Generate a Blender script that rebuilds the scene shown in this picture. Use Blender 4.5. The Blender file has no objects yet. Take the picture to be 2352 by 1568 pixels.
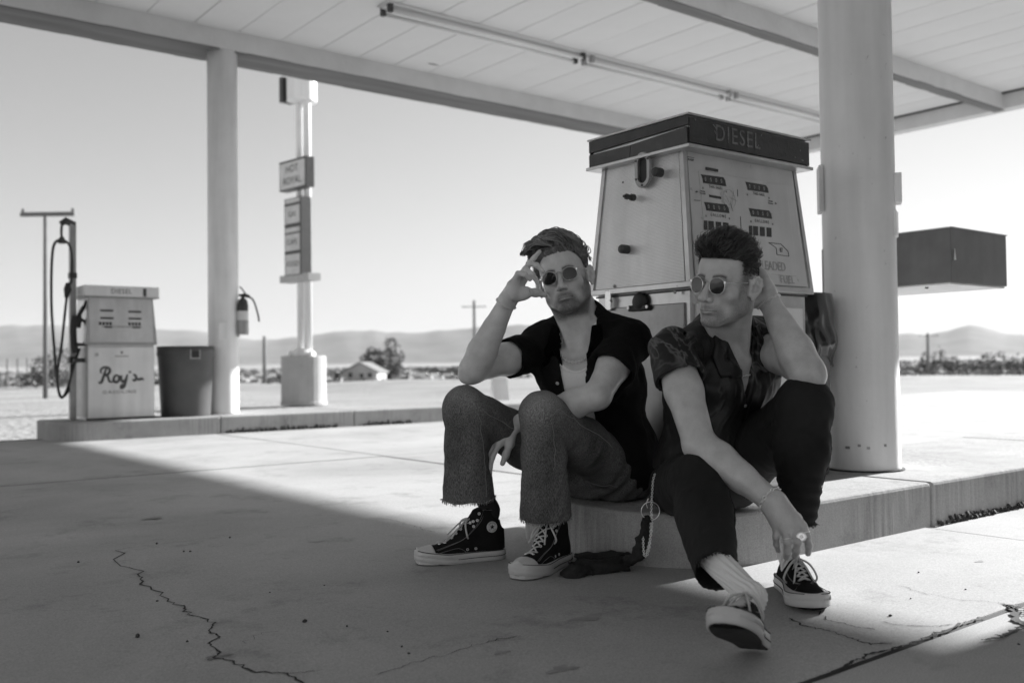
import bpy, math, random
import numpy as np
from mathutils import Matrix, Vector
random.seed(7); rng = np.random.default_rng(7)
SC = bpy.context.scene
COL = SC.collection
R = math.radians
# ---------------------------------------------------------------- camera
FPX = 2200.0                       # focal length in units of a 2352 px wide picture
CAMZ = 0.625
PITCH, ROLL = 1.4, -0.7
cam_d = bpy.data.cameras.new('camera'); cam = bpy.data.objects.new('camera', cam_d); COL.objects.link(cam)
cam_d.sensor_width = 36.0; cam_d.lens = FPX / 2352 * 36.0
cam_d.clip_start = 0.05; cam_d.clip_end = 60000
CAM_R = Matrix.Rotation(R(90 + PITCH), 3, 'X') @ Matrix.Rotation(R(ROLL), 3, 'Z')
cam.matrix_world = Matrix.Translation((0, 0, CAMZ)) @ CAM_R.to_4x4()
cam_d.dof.use_dof = True; cam_d.dof.focus_distance = 2.8; cam_d.dof.aperture_fstop = 2.9
SC.camera = cam
# ---------------------------------------------------------------- world and sun
SUN_AZ, SUN_EL = 52.0, 19.8        # degrees right of the camera axis, degrees up
w = bpy.data.worlds.new('World'); SC.world = w; w.use_nodes = True
nt = w.node_tree; nt.nodes.clear()
sky = nt.nodes.new('ShaderNodeTexSky'); sky.sky_type = 'NISHITA'; sky.sun_disc = False
sky.sun_elevation = R(SUN_EL); sky.sun_rotation = R(SUN_AZ); sky.air_density = 1.0; sky.dust_density = 0.0; sky.ozone_density = 1.0
sep = nt.nodes.new('ShaderNodeSeparateColor')
dot = nt.nodes.new('ShaderNodeVectorMath'); dot.operation = 'DOT_PRODUCT'; dot.inputs[1].default_value = (0.06, 0.26, 0.56)
cmb = nt.nodes.new('ShaderNodeCombineColor')
bg = nt.nodes.new('ShaderNodeBackground'); bg.inputs[1].default_value = 0.053
wo = nt.nodes.new('ShaderNodeOutputWorld')
nt.links.new(sky.outputs[0], dot.inputs[0])
for i in range(3): nt.links.new(dot.outputs['Value'], cmb.inputs[i])
nt.links.new(cmb.outputs[0], bg.inputs[0]); nt.links.new(bg.outputs[0], wo.inputs[0])
sun_d = bpy.data.lights.new('sun', 'SUN'); sun_d.energy = 5.0; sun_d.angle = R(0.53); sun_d.color = (1, 1, 1)
sun = bpy.data.objects.new('sun', sun_d); COL.objects.link(sun)
SUNV = Vector((math.sin(R(SUN_AZ)) * math.cos(R(SUN_EL)), math.cos(R(SUN_AZ)) * math.cos(R(SUN_EL)), math.sin(R(SUN_EL))))
sun.rotation_euler = SUNV.to_track_quat('Z', 'Y').to_euler()
SC.view_settings.view_transform = 'Standard'; SC.view_settings.look = 'None'
SC.view_settings.exposure = 1.46; SC.view_settings.gamma = 1.0; SC.view_settings.use_curve_mapping = False
# ---------------------------------------------------------------- frames of reference
def P(px, py, d):                  # point seen at a pixel of the 2352 px wide picture, d metres along the view axis
    return CAM_R @ Vector(((px - 1176) / FPX * d, -(py - 784) / FPX * d, -d)) + Vector((0, 0, CAMZ))
def G(px, py, z=0.0):              # where the ray through a pixel meets the level z
    r = CAM_R @ Vector(((px - 1176) / FPX, -(py - 784) / FPX, -1))
    t = (z - CAMZ) / r.z
    return Vector((r.x * t, r.y * t, z))
ST = 38.0                          # the station is turned 38 degrees: local x runs along the canopy, y across the islands
AX = Vector((math.cos(R(ST)), math.sin(R(ST)), 0)); BX = Vector((-math.sin(R(ST)), math.cos(R(ST)), 0))
def S(a, b, z=0.0): return AX * a + BX * b + Vector((0, 0, z))
def hit(px, py, p0, n):
    o = Vector((0, 0, CAMZ)); r = CAM_R @ Vector(((px - 1176) / FPX, -(py - 784) / FPX, -1))
    return o + r * ((p0 - o).dot(n) / r.dot(n))
# ---------------------------------------------------------------- materials (the photograph is black and white)
MATS = {}
def mat(name, v, rough=0.6, metal=0.0, var=0.0, vs=4.0, bump=0.0, bs=60.0, spec=0.5, tint=False, vdet=4.0, stretch=None, extra=None):
    if name in MATS: return MATS[name]
    m = bpy.data.materials.new(name); m.use_nodes = True; t = m.node_tree; b = t.nodes['Principled BSDF']
    b.inputs['Base Color'].default_value = (v, v, v, 1); b.inputs['Roughness'].default_value = rough
    b.inputs['Metallic'].default_value = metal; b.inputs['Specular IOR Level'].default_value = spec
    tc = t.nodes.new('ShaderNodeTexCoord'); co = tc.outputs['Object']
    if stretch:
        mp = t.nodes.new('ShaderNodeMapping'); mp.inputs['Scale'].default_value = stretch; t.links.new(co, mp.inputs[0]); co = mp.outputs[0]
    cur = None
    if var > 0:
        n = t.nodes.new('ShaderNodeTexNoise'); n.inputs['Scale'].default_value = vs; n.inputs['Detail'].default_value = vdet; n.inputs['Roughness'].default_value = 0.62
        t.links.new(co, n.inputs['Vector'])
        mr = t.nodes.new('ShaderNodeMapRange'); mr.inputs[1].default_value = 0.25; mr.inputs[2].default_value = 0.75
        mr.inputs[3].default_value = v * (1 - var); mr.inputs[4].default_value = v * (1 + var); t.links.new(n.outputs[0], mr.inputs[0]); cur = mr.outputs[0]
    if tint:
        at = t.nodes.new('ShaderNodeAttribute'); at.attribute_name = 'tint'
        mu = t.nodes.new('ShaderNodeMath'); mu.operation = 'MULTIPLY'
        if cur: t.links.new(cur, mu.inputs[0])
        else: mu.inputs[0].default_value = v
        t.links.new(at.outputs['Fac'], mu.inputs[1]); cur = mu.outputs[0]
    if extra: cur = extra(t, b, co, cur, v)
    if cur: t.links.new(cur, b.inputs['Base Color'])
    if bump > 0:
        n2 = t.nodes.new('ShaderNodeTexNoise'); n2.inputs['Scale'].default_value = bs; n2.inputs['Detail'].default_value = 5.0
        t.links.new(co, n2.inputs['Vector'])
        bp = t.nodes.new('ShaderNodeBump'); bp.inputs['Strength'].default_value = min(1.0, bump); bp.inputs['Distance'].default_value = 0.6 / bs
        t.links.new(n2.outputs[0], bp.inputs['Height']); t.links.new(bp.outputs[0], b.inputs['Normal'])
    MATS[name] = m; return m
def node_math(t, op, a, b_=None):
    m = t.nodes.new('ShaderNodeMath'); m.operation = op
    for i, x in enumerate((a, b_)):
        if x is None: continue
        if isinstance(x, (int, float)): m.inputs[i].default_value = x
        else: t.links.new(x, m.inputs[i])
    return m.outputs[0]
# ---------------------------------------------------------------- object helpers
def tag(o, label=None, cat=None, group=None, kind=None):
    if label: o['label'] = label
    if cat: o['category'] = cat
    if group: o['group'] = group
    if kind: o['kind'] = kind
    return o
def empty(name, loc=(0, 0, 0), rz=0.0, label=None, cat=None, group=None, kind=None):
    o = bpy.data.objects.new(name, None); COL.objects.link(o); o.location = loc; o.rotation_euler = (0, 0, R(rz)); o.empty_display_size = 0.1
    return tag(o, label, cat, group, kind)
def link(name, me, m=None, parent=None, smooth=False, bevel=0.0):
    o = bpy.data.objects.new(name, me); COL.objects.link(o)
    if m is not None and not me.materials: me.materials.append(m)
    if parent is not None: o.parent = parent
    if smooth: me.polygons.foreach_set('use_smooth', np.ones(len(me.polygons), dtype=bool))
    if bevel > 0:
        b = o.modifiers.new('b', 'BEVEL'); b.width = bevel; b.segments = 2; b.limit_method = 'ANGLE'; b.angle_limit = R(40)
    return o
def copy_tree(o, parent=None):
    c = o.copy(); COL.objects.link(c); c.parent = parent
    for ch in list(o.children): copy_tree(ch, c)
    return c
class MB:                          # collects simple shapes into ONE mesh
    def __init__(s, M=None): s.v = []; s.f = []; s.M = M
    def add(s, vs, fs, M=None):
        k = len(s.v)
        for p in vs:
            p = Vector(p)
            if M is not None: p = M @ p
            if s.M is not None: p = s.M @ p
            s.v.append(tuple(p))
        s.f += [tuple(i + k for i in f) for f in fs]; return s
    def box(s, c, d, M=None, taper=(1, 1)):      # centre, full size
        x, y, z = d[0] / 2, d[1] / 2, d[2] / 2; tx, ty = taper
        vs = [(c[0] + i * x * (tx if k > 0 else 1), c[1] + j * y * (ty if k > 0 else 1), c[2] + k * z) for k in (-1, 1) for j in (-1, 1) for i in (-1, 1)]
        return s.add(vs, [(0, 2, 3, 1), (4, 5, 7, 6), (0, 1, 5, 4), (2, 6, 7, 3), (0, 4, 6, 2), (1, 3, 7, 5)], M)
    def prism(s, poly, y0, y1, M=None, axis='y'):  # polygon in (x,z) pushed along y, or in (x,y) along z
        n = len(poly)
        if axis == 'y': vs = [(p[0], y0, p[1]) for p in poly] + [(p[0], y1, p[1]) for p in poly]
        else: vs = [(p[0], p[1], y0) for p in poly] + [(p[0], p[1], y1) for p in poly]
        fs = [tuple(range(n)), tuple(range(2 * n - 1, n - 1, -1))] + [(i, n + i, n + (i + 1) % n, (i + 1) % n) for i in range(n)]
        return s.add(vs, fs, M)
    def lathe(s, prof, n=24, M=None, cap=True):   # profile of (r,z)
        vs = []; fs = []
        for r, z in prof:
            for k in range(n):
                a = 2 * math.pi * k / n; vs.append((r * math.cos(a), r * math.sin(a), z))
        for i in range(len(prof) - 1):
            for k in range(n): fs.append((i * n + k, i * n + (k + 1) % n, (i + 1) * n + (k + 1) % n, (i + 1) * n + k))
        if cap:
            fs.append(tuple(range(n - 1, -1, -1))); fs.append(tuple(range((len(prof) - 1) * n, len(prof) * n)))
        return s.add(vs, fs, M)
    def tube(s, pts, r, n=8, closed=False, flat=1.0, up=None):
        pts = [Vector(p) for p in pts]; m = len(pts); rr = r if hasattr(r, '__len__') else [r] * m
        vs = []; fs = []; u = None
        for i in range(m):
            a = pts[(i - 1) % m] if (closed or i > 0) else pts[i]; b = pts[(i + 1) % m] if (closed or i < m - 1) else pts[i]
            t = (b - a).normalized() if (b - a).length > 1e-9 else Vector((0, 0, 1))
            if up is not None: u = t.cross(Vector(up)); u = u.normalized() if u.length > 1e-6 else t.orthogonal().normalized()
            elif u is None: u = t.orthogonal().normalized()
            else:
                u = u - t * u.dot(t); u = u.normalized() if u.length > 1e-6 else t.orthogonal().normalized()
            w_ = t.cross(u)
            for k in range(n):
                an = 2 * math.pi * k / n; vs.append(pts[i] + (u * math.cos(an) + w_ * math.sin(an) * flat) * rr[i])
        for i in range(m if closed else m - 1):
            j = (i + 1) % m
            for k in range(n): fs.append((i * n + k, i * n + (k + 1) % n, j * n + (k + 1) % n, j * n + k))
        if not closed: fs += [tuple(range(n - 1, -1, -1)), tuple(range((m - 1) * n, m * n))]
        return s.add(vs, fs)
    def mesh(s, name):
        me = bpy.data.meshes.new(name); me.from_pydata(s.v, [], s.f); me.validate(); me.update(); return me
    def build(s, name, m, parent=None, smooth=False, bevel=0.0):
        return link(name, s.mesh(name), m, parent, smooth, bevel)
def text(body, size, m, parent, M, name='lettering', ext=0.0006, align='CENTER', sx=1.0, space=1.0, shear=0.0):
    c = bpy.data.curves.new(name, 'FONT'); c.body = body; c.size = size; c.extrude = ext; c.align_x = align; c.align_y = 'CENTER'
    c.space_character = space; c.shear = shear; c.resolution_u = 3; c.materials.append(m)
    t = bpy.data.objects.new(name, c); me = bpy.data.meshes.new_from_object(t); bpy.data.objects.remove(t); bpy.data.curves.remove(c)
    me.name = name; me.transform(M @ Matrix.Diagonal((sx, 1, 1, 1))); return link(name, me, m, parent)
def frame(o, x, y, z=None):        # 4x4 with columns x, y, z at origin o
    x = Vector(x).normalized(); y = Vector(y); z = x.cross(y).normalized() if z is None else Vector(z); y = z.cross(x).normalized()
    M = Matrix.Identity(4)
    for i in range(3): M[i][0] = x[i]; M[i][1] = y[i]; M[i][2] = z[i]; M[i][3] = o[i]
    return M
def arr(p): return np.array([p[0], p[1], p[2]], dtype=float)
def smooth_path(pts, n=6, closed=False):  # Catmull-Rom
    pts = [Vector(p) for p in pts]; out = []; m = len(pts)
    for i in range(m if closed else m - 1):
        p0 = pts[(i - 1) % m] if closed or i > 0 else pts[0]; p1 = pts[i]; p2 = pts[(i + 1) % m]; p3 = pts[(i + 2) % m] if closed or i + 2 < m else pts[-1]
        for k in range(n):
            t = k / n; out.append(0.5 * ((2 * p1) + (p2 - p0) * t + (2 * p0 - 5 * p1 + 4 * p2 - p3) * t * t + (3 * p1 - p0 - 3 * p2 + p3) * t ** 3))
    if not closed: out.append(pts[-1])
    return out
# ---------------------------------------------------------------- sculpting by signed distance (bodies, clothes, shoes)
def _sm(a, b, k):
    if k <= 0: return np.minimum(a, b)
    h = np.maximum(k - np.abs(a - b), 0) / k
    return np.minimum(a, b) - h * h * k * 0.25
class Field:
    def __init__(s): s.p = []; s.disp = None
    def add(s, f, c, rad, k=0.02, op='u'): s.p.append((f, arr(c), rad, k, op)); return s
    def cone(s, a, b, ra, rb, k=0.02, op='u', n=None, fl=1.0):
        a = arr(a); b = arr(b); ab = b - a; L2 = ab @ ab + 1e-12
        if n is not None: n = arr(n); n = n - ab * (n @ ab) / L2; n = n / np.linalg.norm(n)
        def f(p):
            q = p - a
            if n is not None:
                c = q @ n; q = q + (c * (1 / fl - 1))[:, None] * n
            t = np.clip(q @ ab / L2, 0, 1)
            d = np.linalg.norm(q - t[:, None] * ab, axis=1) - (ra + (rb - ra) * t)
            return d * (min(1.0, fl))
        return s.add(f, (a + b) / 2, math.sqrt(L2) / 2 + max(ra, rb), k, op)
    def chain(s, pts, rs, k=0.02, op='u', n=None, fl=1.0):
        for i in range(len(pts) - 1): s.cone(pts[i], pts[i + 1], rs[i], rs[i + 1], k, op, n, fl)
        return s
    def ell(s, c, r3, Rm=None, k=0.02, op='u'):
        c = arr(c); r3 = np.array(r3, dtype=float); Rm = np.eye(3) if Rm is None else np.array(Rm)
        def f(p):
            q = (p - c) @ Rm; k0 = np.linalg.norm(q / r3, axis=1); k1 = np.linalg.norm(q / (r3 * r3), axis=1)
            return k0 * (k0 - 1) / np.maximum(k1, 1e-9)
        return s.add(f, c, r3.max(), k, op)
    def plane(s, p0, n, k=0.004, op='s', c=None, rad=50.0):   # removes the side the normal points to
        p0 = arr(p0); n = arr(n); n = n / np.linalg.norm(n)
        return s.add(lambda p: -((p - p0) @ n), p0 if c is None else c, rad, k, op)
    def ev(s, p):
        d = np.full(len(p), 9.0)
        for f, c, rad, k, op in s.p:
            if op == 'u': d = _sm(d, f(p), k)
            elif op == 's': d = -_sm(-d, f(p), k)
        if s.disp is not None: d = d + s.disp(p)
        return d
    def grad(s, p, e=1e-3):
        g = np.zeros_like(p)
        for i in range(3):
            o = np.zeros(3); o[i] = e; g[:, i] = s.ev(p + o) - s.ev(p - o)
        return g / np.maximum(np.linalg.norm(g, axis=1, keepdims=True), 1e-9)
    def snap(s, p, off=0.0, it=6):
        p = np.array([arr(q) for q in p]) if not isinstance(p, np.ndarray) else p.copy()
        for _ in range(it): p = p - s.grad(p) * (s.ev(p) - off)[:, None] * 0.9
        return p
def sdf_mesh(F, h, keep=None, relax=1):
    K = 8; B = K * h; ups = [q for q in F.p if q[4] == 'u']
    keys = set()
    for f, c, rad, k, op in ups:
        if rad > 3: continue
        lo = np.floor((c - rad - k) / B).astype(int) - 1; hi = np.floor((c + rad + k) / B).astype(int) + 1
        g = np.stack(np.meshgrid(*[np.arange(lo[i], hi[i] + 1) for i in range(3)], indexing='ij'), -1).reshape(-1, 3)
        if len(g) == 0: continue
        cd = np.abs(f((g + 0.5) * B)); g = g[cd < B * 1.6 + k + 0.01]
        keys.update(map(tuple, g.tolist()))
    blk = np.array(sorted(keys)); cen = (blk + 0.5) * B
    def evb(pts, cen, half):       # pts (nb, m, 3)
        nb, m = pts.shape[:2]; d = np.full((nb, m), 9.0)
        for f, c, rad, k, op in F.p:
            sel = np.linalg.norm(cen - c, axis=1) < rad + half + k + 0.012
            if not sel.any(): continue
            v = f(pts[sel].reshape(-1, 3)).reshape(-1, m)
            d[sel] = _sm(d[sel], v, k) if op == 'u' else -_sm(-d[sel], v, k)
        return d
    half = B * 0.87
    c0 = evb(cen[:, None, :], cen, half)[:, 0]
    a = np.abs(c0) < half * 1.5 + 0.012
    if keep is not None: a &= keep(cen)
    blk = blk[a]; cen = cen[a]
    off = np.stack(np.meshgrid(*[np.arange(K + 1)] * 3, indexing='ij'), -1).reshape(-1, 3)
    gi = blk[:, None, :] * K + off[None]
    pts = gi * h
    d = evb(pts, cen, half)
    if F.disp is not None: d = d + F.disp(pts.reshape(-1, 3)).reshape(d.shape)
    D = d.reshape(-1, K + 1, K + 1, K + 1); nb = len(D); I = D < 0
    G0 = blk * K
    st = np.zeros((nb, K, K, K, 3)); ct = np.zeros((nb, K, K, K))
    cor = [(i, j, k) for i in (0, 1) for j in (0, 1) for k in (0, 1)]
    for i0 in range(8):
        for i1 in range(i0 + 1, 8):
            a0, a1 = cor[i0], cor[i1]
            if sum(abs(a0[q] - a1[q]) for q in range(3)) != 1: continue
            s0 = (slice(None),) + tuple(slice(a0[q], a0[q] + K) for q in range(3)); s1 = (slice(None),) + tuple(slice(a1[q], a1[q] + K) for q in range(3))
            v0, v1 = D[s0], D[s1]; x = I[s0] != I[s1]
            t = np.where(x, v0 / np.where(x, v0 - v1, 1), 0)
            for q in range(3): st[..., q] += np.where(x, a0[q] + (a1[q] - a0[q]) * t, 0)
            ct += x
    has = ct > 0; bi, ci, cj, ck = np.nonzero(has)
    V = st[has] / ct[has][:, None]; cell = G0[bi] + np.stack([ci, cj, ck], 1)
    V = (V + cell) * h
    OFF = 1 << 19
    key = lambda c: ((c[..., 0] + OFF) << 40) | ((c[..., 1] + OFF) << 20) | (c[..., 2] + OFF)
    ky = key(cell.astype(np.int64)); order = np.argsort(ky); ks = ky[order]
    quads = []
    for ax in range(3):
        s0 = [slice(None)] + [slice(0, K)] * 3; s1 = list(s0); s1[ax + 1] = slice(1, K + 1)
        i0 = I[tuple(s0)]; i1 = I[tuple(s1)]; x = i0 != i1
        bi, ci, cj, ck = np.nonzero(x); g = (G0[bi] + np.stack([ci, cj, ck], 1)).astype(np.int64); ins = i0[x]
        u, v = (ax + 1) % 3, (ax + 2) % 3; eu = np.zeros(3, int); eu[u] = 1; ev_ = np.zeros(3, int); ev_[v] = 1
        cs = [g - eu - ev_, g - ev_, g, g - eu]
        idx = []; ok = np.ones(len(g), bool)
        for c in cs:
            kk = key(c); p = np.searchsorted(ks, kk); p = np.minimum(p, len(ks) - 1); ok &= ks[p] == kk; idx.append(order[p])
        q = np.stack(idx, 1); q[~ins] = q[~ins][:, ::-1]; quads.append(q[ok])
    Q = np.concatenate(quads)
    E = np.concatenate([Q[:, [i, (i + 1) % 4]] for i in range(4)])
    for _ in range(relax):
        S_ = np.zeros_like(V); n = np.zeros(len(V))
        np.add.at(S_, E[:, 0], V[E[:, 1]]); np.add.at(n, E[:, 0], 1)
        np.add.at(S_, E[:, 1], V[E[:, 0]]); np.add.at(n, E[:, 1], 1)
        V = V * 0.5 + 0.5 * S_ / np.maximum(n, 1)[:, None]
    return V, Q
def np_mesh(name, V, Q, m=None, parent=None, tint=None, smooth=True):
    me = bpy.data.meshes.new(name); k = Q.shape[1]
    me.vertices.add(len(V)); me.vertices.foreach_set('co', np.ascontiguousarray(V, dtype=np.float32).ravel())
    me.loops.add(Q.size); me.loops.foreach_set('vertex_index', np.ascontiguousarray(Q, dtype=np.int32).ravel())
    me.polygons.add(len(Q)); me.polygons.foreach_set('loop_start', np.arange(0, Q.size, k, dtype=np.int32)); me.polygons.foreach_set('loop_total', np.full(len(Q), k, dtype=np.int32))
    me.update(calc_edges=True)
    if tint is not None:
        at = me.attributes.new('tint', 'FLOAT', 'POINT'); at.data.foreach_set('value', tint.astype(np.float32))
    return link(name, me, m, parent, smooth)
def largest(V, Q):
    lab = np.arange(len(V)); E = np.concatenate([Q[:, [0, 1]], Q[:, [1, 2]], Q[:, [2, 3]]])
    for _ in range(400):
        m_ = np.minimum(lab[E[:, 0]], lab[E[:, 1]]); new = lab.copy(); np.minimum.at(new, E[:, 0], m_); np.minimum.at(new, E[:, 1], m_); new = new[new]; new = new[new]
        np.minimum.at(new, lab, new.copy())
        if (new == lab).all(): break
        lab = new
    u, c = np.unique(lab, return_counts=True); ok = lab == u[np.argmax(c)]; ix = np.cumsum(ok) - 1; Q = Q[ok[Q[:, 0]]]; return V[ok], ix[Q]
def sculpt(F, name, h, m, parent, tint=None, keep=None, relax=1, one=False):
    V, Q = sdf_mesh(F, h, keep, relax)
    if one: V, Q = largest(V, Q)
    return np_mesh(name, V, Q, m, parent, None if tint is None else tint(V))
def tubes_np(paths, radii, ns=3):  # paths (N,S,3), radii (N,S) -> one set of thin tubes
    N, S_, _ = paths.shape
    t = np.gradient(paths, axis=1); t /= np.maximum(np.linalg.norm(t, axis=2, keepdims=True), 1e-9)
    ref = np.where(np.abs(t[..., 2:3]) < 0.9, np.array([0, 0, 1.0]), np.array([1.0, 0, 0]))
    u = np.cross(t, ref); u /= np.maximum(np.linalg.norm(u, axis=2, keepdims=True), 1e-9); v = np.cross(t, u)
    V = np.stack([paths + radii[..., None] * (u * math.cos(2 * math.pi * k / ns) + v * math.sin(2 * math.pi * k / ns)) for k in range(ns)], 2)
    idx = np.arange(N * S_ * ns).reshape(N, S_, ns)
    Q = np.concatenate([np.stack([idx[:, :-1, k], idx[:, :-1, (k + 1) % ns], idx[:, 1:, (k + 1) % ns], idx[:, 1:, k]], -1).reshape(-1, 4) for k in range(ns)])
    return V.reshape(-1, 3), Q
def wav(P_, s, seed=0, n=5):       # smooth pseudo-noise, about -1..1
    r = np.random.default_rng(seed); o = np.zeros(len(P_)); w0 = np.zeros(len(P_))
    for i in range(n):
        kx = r.normal(size=3) * s; ph = r.uniform(0, 6.28); w0 = np.sin(P_ @ kx + ph + 1.3 * w0); o += w0 / n
    return o
# ================================================================ surfaces
def ex_concrete(t, b, co, cur, v):
    n = t.nodes.new('ShaderNodeTexNoise'); n.inputs['Scale'].default_value = 0.7; n.inputs['Detail'].default_value = 6; n.inputs['Roughness'].default_value = 0.6; n.inputs['Distortion'].default_value = 0.6; t.links.new(co, n.inputs[0])
    f = t.nodes.new('ShaderNodeTexNoise'); f.inputs['Scale'].default_value = 260; f.inputs['Detail'].default_value = 2; t.links.new(co, f.inputs[0])
    s = t.nodes.new('ShaderNodeTexNoise'); s.inputs['Scale'].default_value = 3.1; s.inputs['Detail'].default_value = 8; s.inputs['Roughness'].default_value = 0.75; t.links.new(co, s.inputs[0])
    def mr(o, a, b_, c, d):
        m = t.nodes.new('ShaderNodeMapRange'); m.inputs[1].default_value = a; m.inputs[2].default_value = b_; m.inputs[3].default_value = c; m.inputs[4].default_value = d; t.links.new(o, m.inputs[0]); return m.outputs[0]
    o = node_math(t, 'MULTIPLY', cur if cur else v, mr(n.outputs[0], 0.3, 0.7, 0.80, 1.14))
    o = node_math(t, 'MULTIPLY', o, mr(f.outputs[0], 0.25, 0.75, 0.78, 1.2))
    o = node_math(t, 'MULTIPLY', o, mr(s.outputs[0], 0.54, 0.72, 1.0, 0.62))
    return o
def ex_drip(t, b, co, cur, v):      # vertical run marks on the kerb face
    m = t.nodes.new('ShaderNodeMapping'); m.inputs['Scale'].default_value = (55, 55, 2.4); t.links.new(co, m.inputs[0])
    n = t.nodes.new('ShaderNodeTexNoise'); n.inputs['Scale'].default_value = 1.0; n.inputs['Detail'].default_value = 5; n.inputs['Roughness'].default_value = 0.7; t.links.new(m.outputs[0], n.inputs[0])
    r = t.nodes.new('ShaderNodeMapRange'); r.inputs[1].default_value = 0.3; r.inputs[2].default_value = 0.7; r.inputs[3].default_value = 0.62; r.inputs[4].default_value = 1.3; t.links.new(n.outputs[0], r.inputs[0])
    q = t.nodes.new('ShaderNodeTexNoise'); q.inputs['Scale'].default_value = 2.3; q.inputs['Detail'].default_value = 3; t.links.new(co, q.inputs[0])
    k = t.nodes.new('ShaderNodeMapRange'); k.inputs[1].default_value = 0.4; k.inputs[2].default_value = 0.62; t.links.new(q.outputs[0], k.inputs[0])
    f = node_math(t, 'ADD', node_math(t, 'MULTIPLY', node_math(t, 'SUBTRACT', r.outputs[0], 1.0), k.outputs[0]), 1.0)
    return node_math(t, 'MULTIPLY', ex_concrete(t, b, co, cur, v), f)
def ex_streak(t, b, co, cur, v):
    m = t.nodes.new('ShaderNodeMapping'); m.inputs['Scale'].default_value = (9, 9, 0.8); t.links.new(co, m.inputs[0])
    n = t.nodes.new('ShaderNodeTexNoise'); n.inputs['Scale'].default_value = 1.0; n.inputs['Detail'].default_value = 4; t.links.new(m.outputs[0], n.inputs[0])
    r = t.nodes.new('ShaderNodeMapRange'); r.inputs[1].default_value = 0.35; r.inputs[2].default_value = 0.65; r.inputs[3].default_value = 0.9; r.inputs[4].default_value = 1.06; t.links.new(n.outputs[0], r.inputs[0])
    return node_math(t, 'MULTIPLY', cur if cur else v, r.outputs[0])
def ex_wear(t, b, co, cur, v):      # scuffs, runs and small chips in old paint
    n = t.nodes.new('ShaderNodeTexNoise'); n.inputs['Scale'].default_value = 26; n.inputs['Detail'].default_value = 7; n.inputs['Roughness'].default_value = 0.7; t.links.new(co, n.inputs[0])
    r = t.nodes.new('ShaderNodeMapRange'); r.inputs[1].default_value = 0.655; r.inputs[2].default_value = 0.70; r.inputs[3].default_value = 1.0; r.inputs[4].default_value = 0.6; t.links.new(n.outputs[0], r.inputs[0])
    return node_math(t, 'MULTIPLY', ex_streak(t, b, co, cur, v), r.outputs[0])
M_slab = mat('concrete_slab', 0.45, 0.88, var=0.06, vs=1.3, bump=0.08, bs=110, spec=0.25, extra=ex_concrete)
M_kerb = mat('kerb_concrete', 0.40, 0.9, var=0.1, vs=6, bump=0.25, bs=80, spec=0.2, extra=ex_drip)
M_joint = mat('joint_dirt', 0.05, 0.95)
M_crack = mat('crack_dark', 0.035, 0.95)
M_sand = mat('desert_sand', 0.36, 0.95, var=0.22, vs=0.35, bump=0.6, bs=8, spec=0.1, vdet=8)
M_hill = mat('desert_hill', 0.19, 0.95, var=0.35, vs=0.0025, spec=0.05, vdet=10)
M_white = mat('white_paint', 0.86, 0.5, var=0.06, vs=3, bump=0.08, bs=40, extra=ex_wear)
M_soffit = mat('soffit_paint', 0.68, 0.6, var=0.05, vs=0.9, bump=0.06, bs=30)
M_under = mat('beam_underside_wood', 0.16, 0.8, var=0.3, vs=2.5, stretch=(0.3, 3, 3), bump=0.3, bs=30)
M_dark = mat('dark_metal', 0.06, 0.45, 0.3, var=0.2, vs=9)
M_black = mat('black_rubber', 0.02, 0.55)
M_grey = mat('grey_metal', 0.35, 0.4, 0.6, var=0.15, vs=12)
M_steel = mat('stainless_steel', 0.62, 0.26, 1.0, var=0.12, vs=6, extra=ex_streak)
M_alu = mat('aluminium_trim', 0.55, 0.33, 0.9, var=0.12, vs=14)
M_glass = mat('dark_window', 0.05, 0.15)
# ================================================================ ground and hills
def ground():
    rs = [0] + list(np.geomspace(2.0, 30000, 70)); na = 180; V = []; F_ = []
    for i, r in enumerate(rs):
        for k in range(na):
            a = 2 * math.pi * k / na; x, y = r * math.sin(a), r * math.cos(a)
            z = -0.02 if r < 17 else float(np.interp(r, [17, 60, 250, 700, 2500, 5000, 9000, 30000], [-0.02, -0.5, -3.3, -4.2, 0.0, 14, 30, 60]))
            if r > 17: z += min(0.25, (r - 17) * 0.01) * (math.sin(x * 0.11 + 1.7) * math.cos(y * 0.13) + 0.5 * math.sin(x * 0.31 + y * 0.2))
            V.append((x, y, z))
    for i in range(len(rs) - 1):
        for k in range(na): F_.append((i * na + k, i * na + (k + 1) % na, (i + 1) * na + (k + 1) % na, (i + 1) * na + k)[::-1])
    me = bpy.data.meshes.new('ground'); me.from_pydata(V, [], F_); me.validate()
    return tag(link('ground', me, M_sand, smooth=True), kind='structure')
ground()
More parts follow.
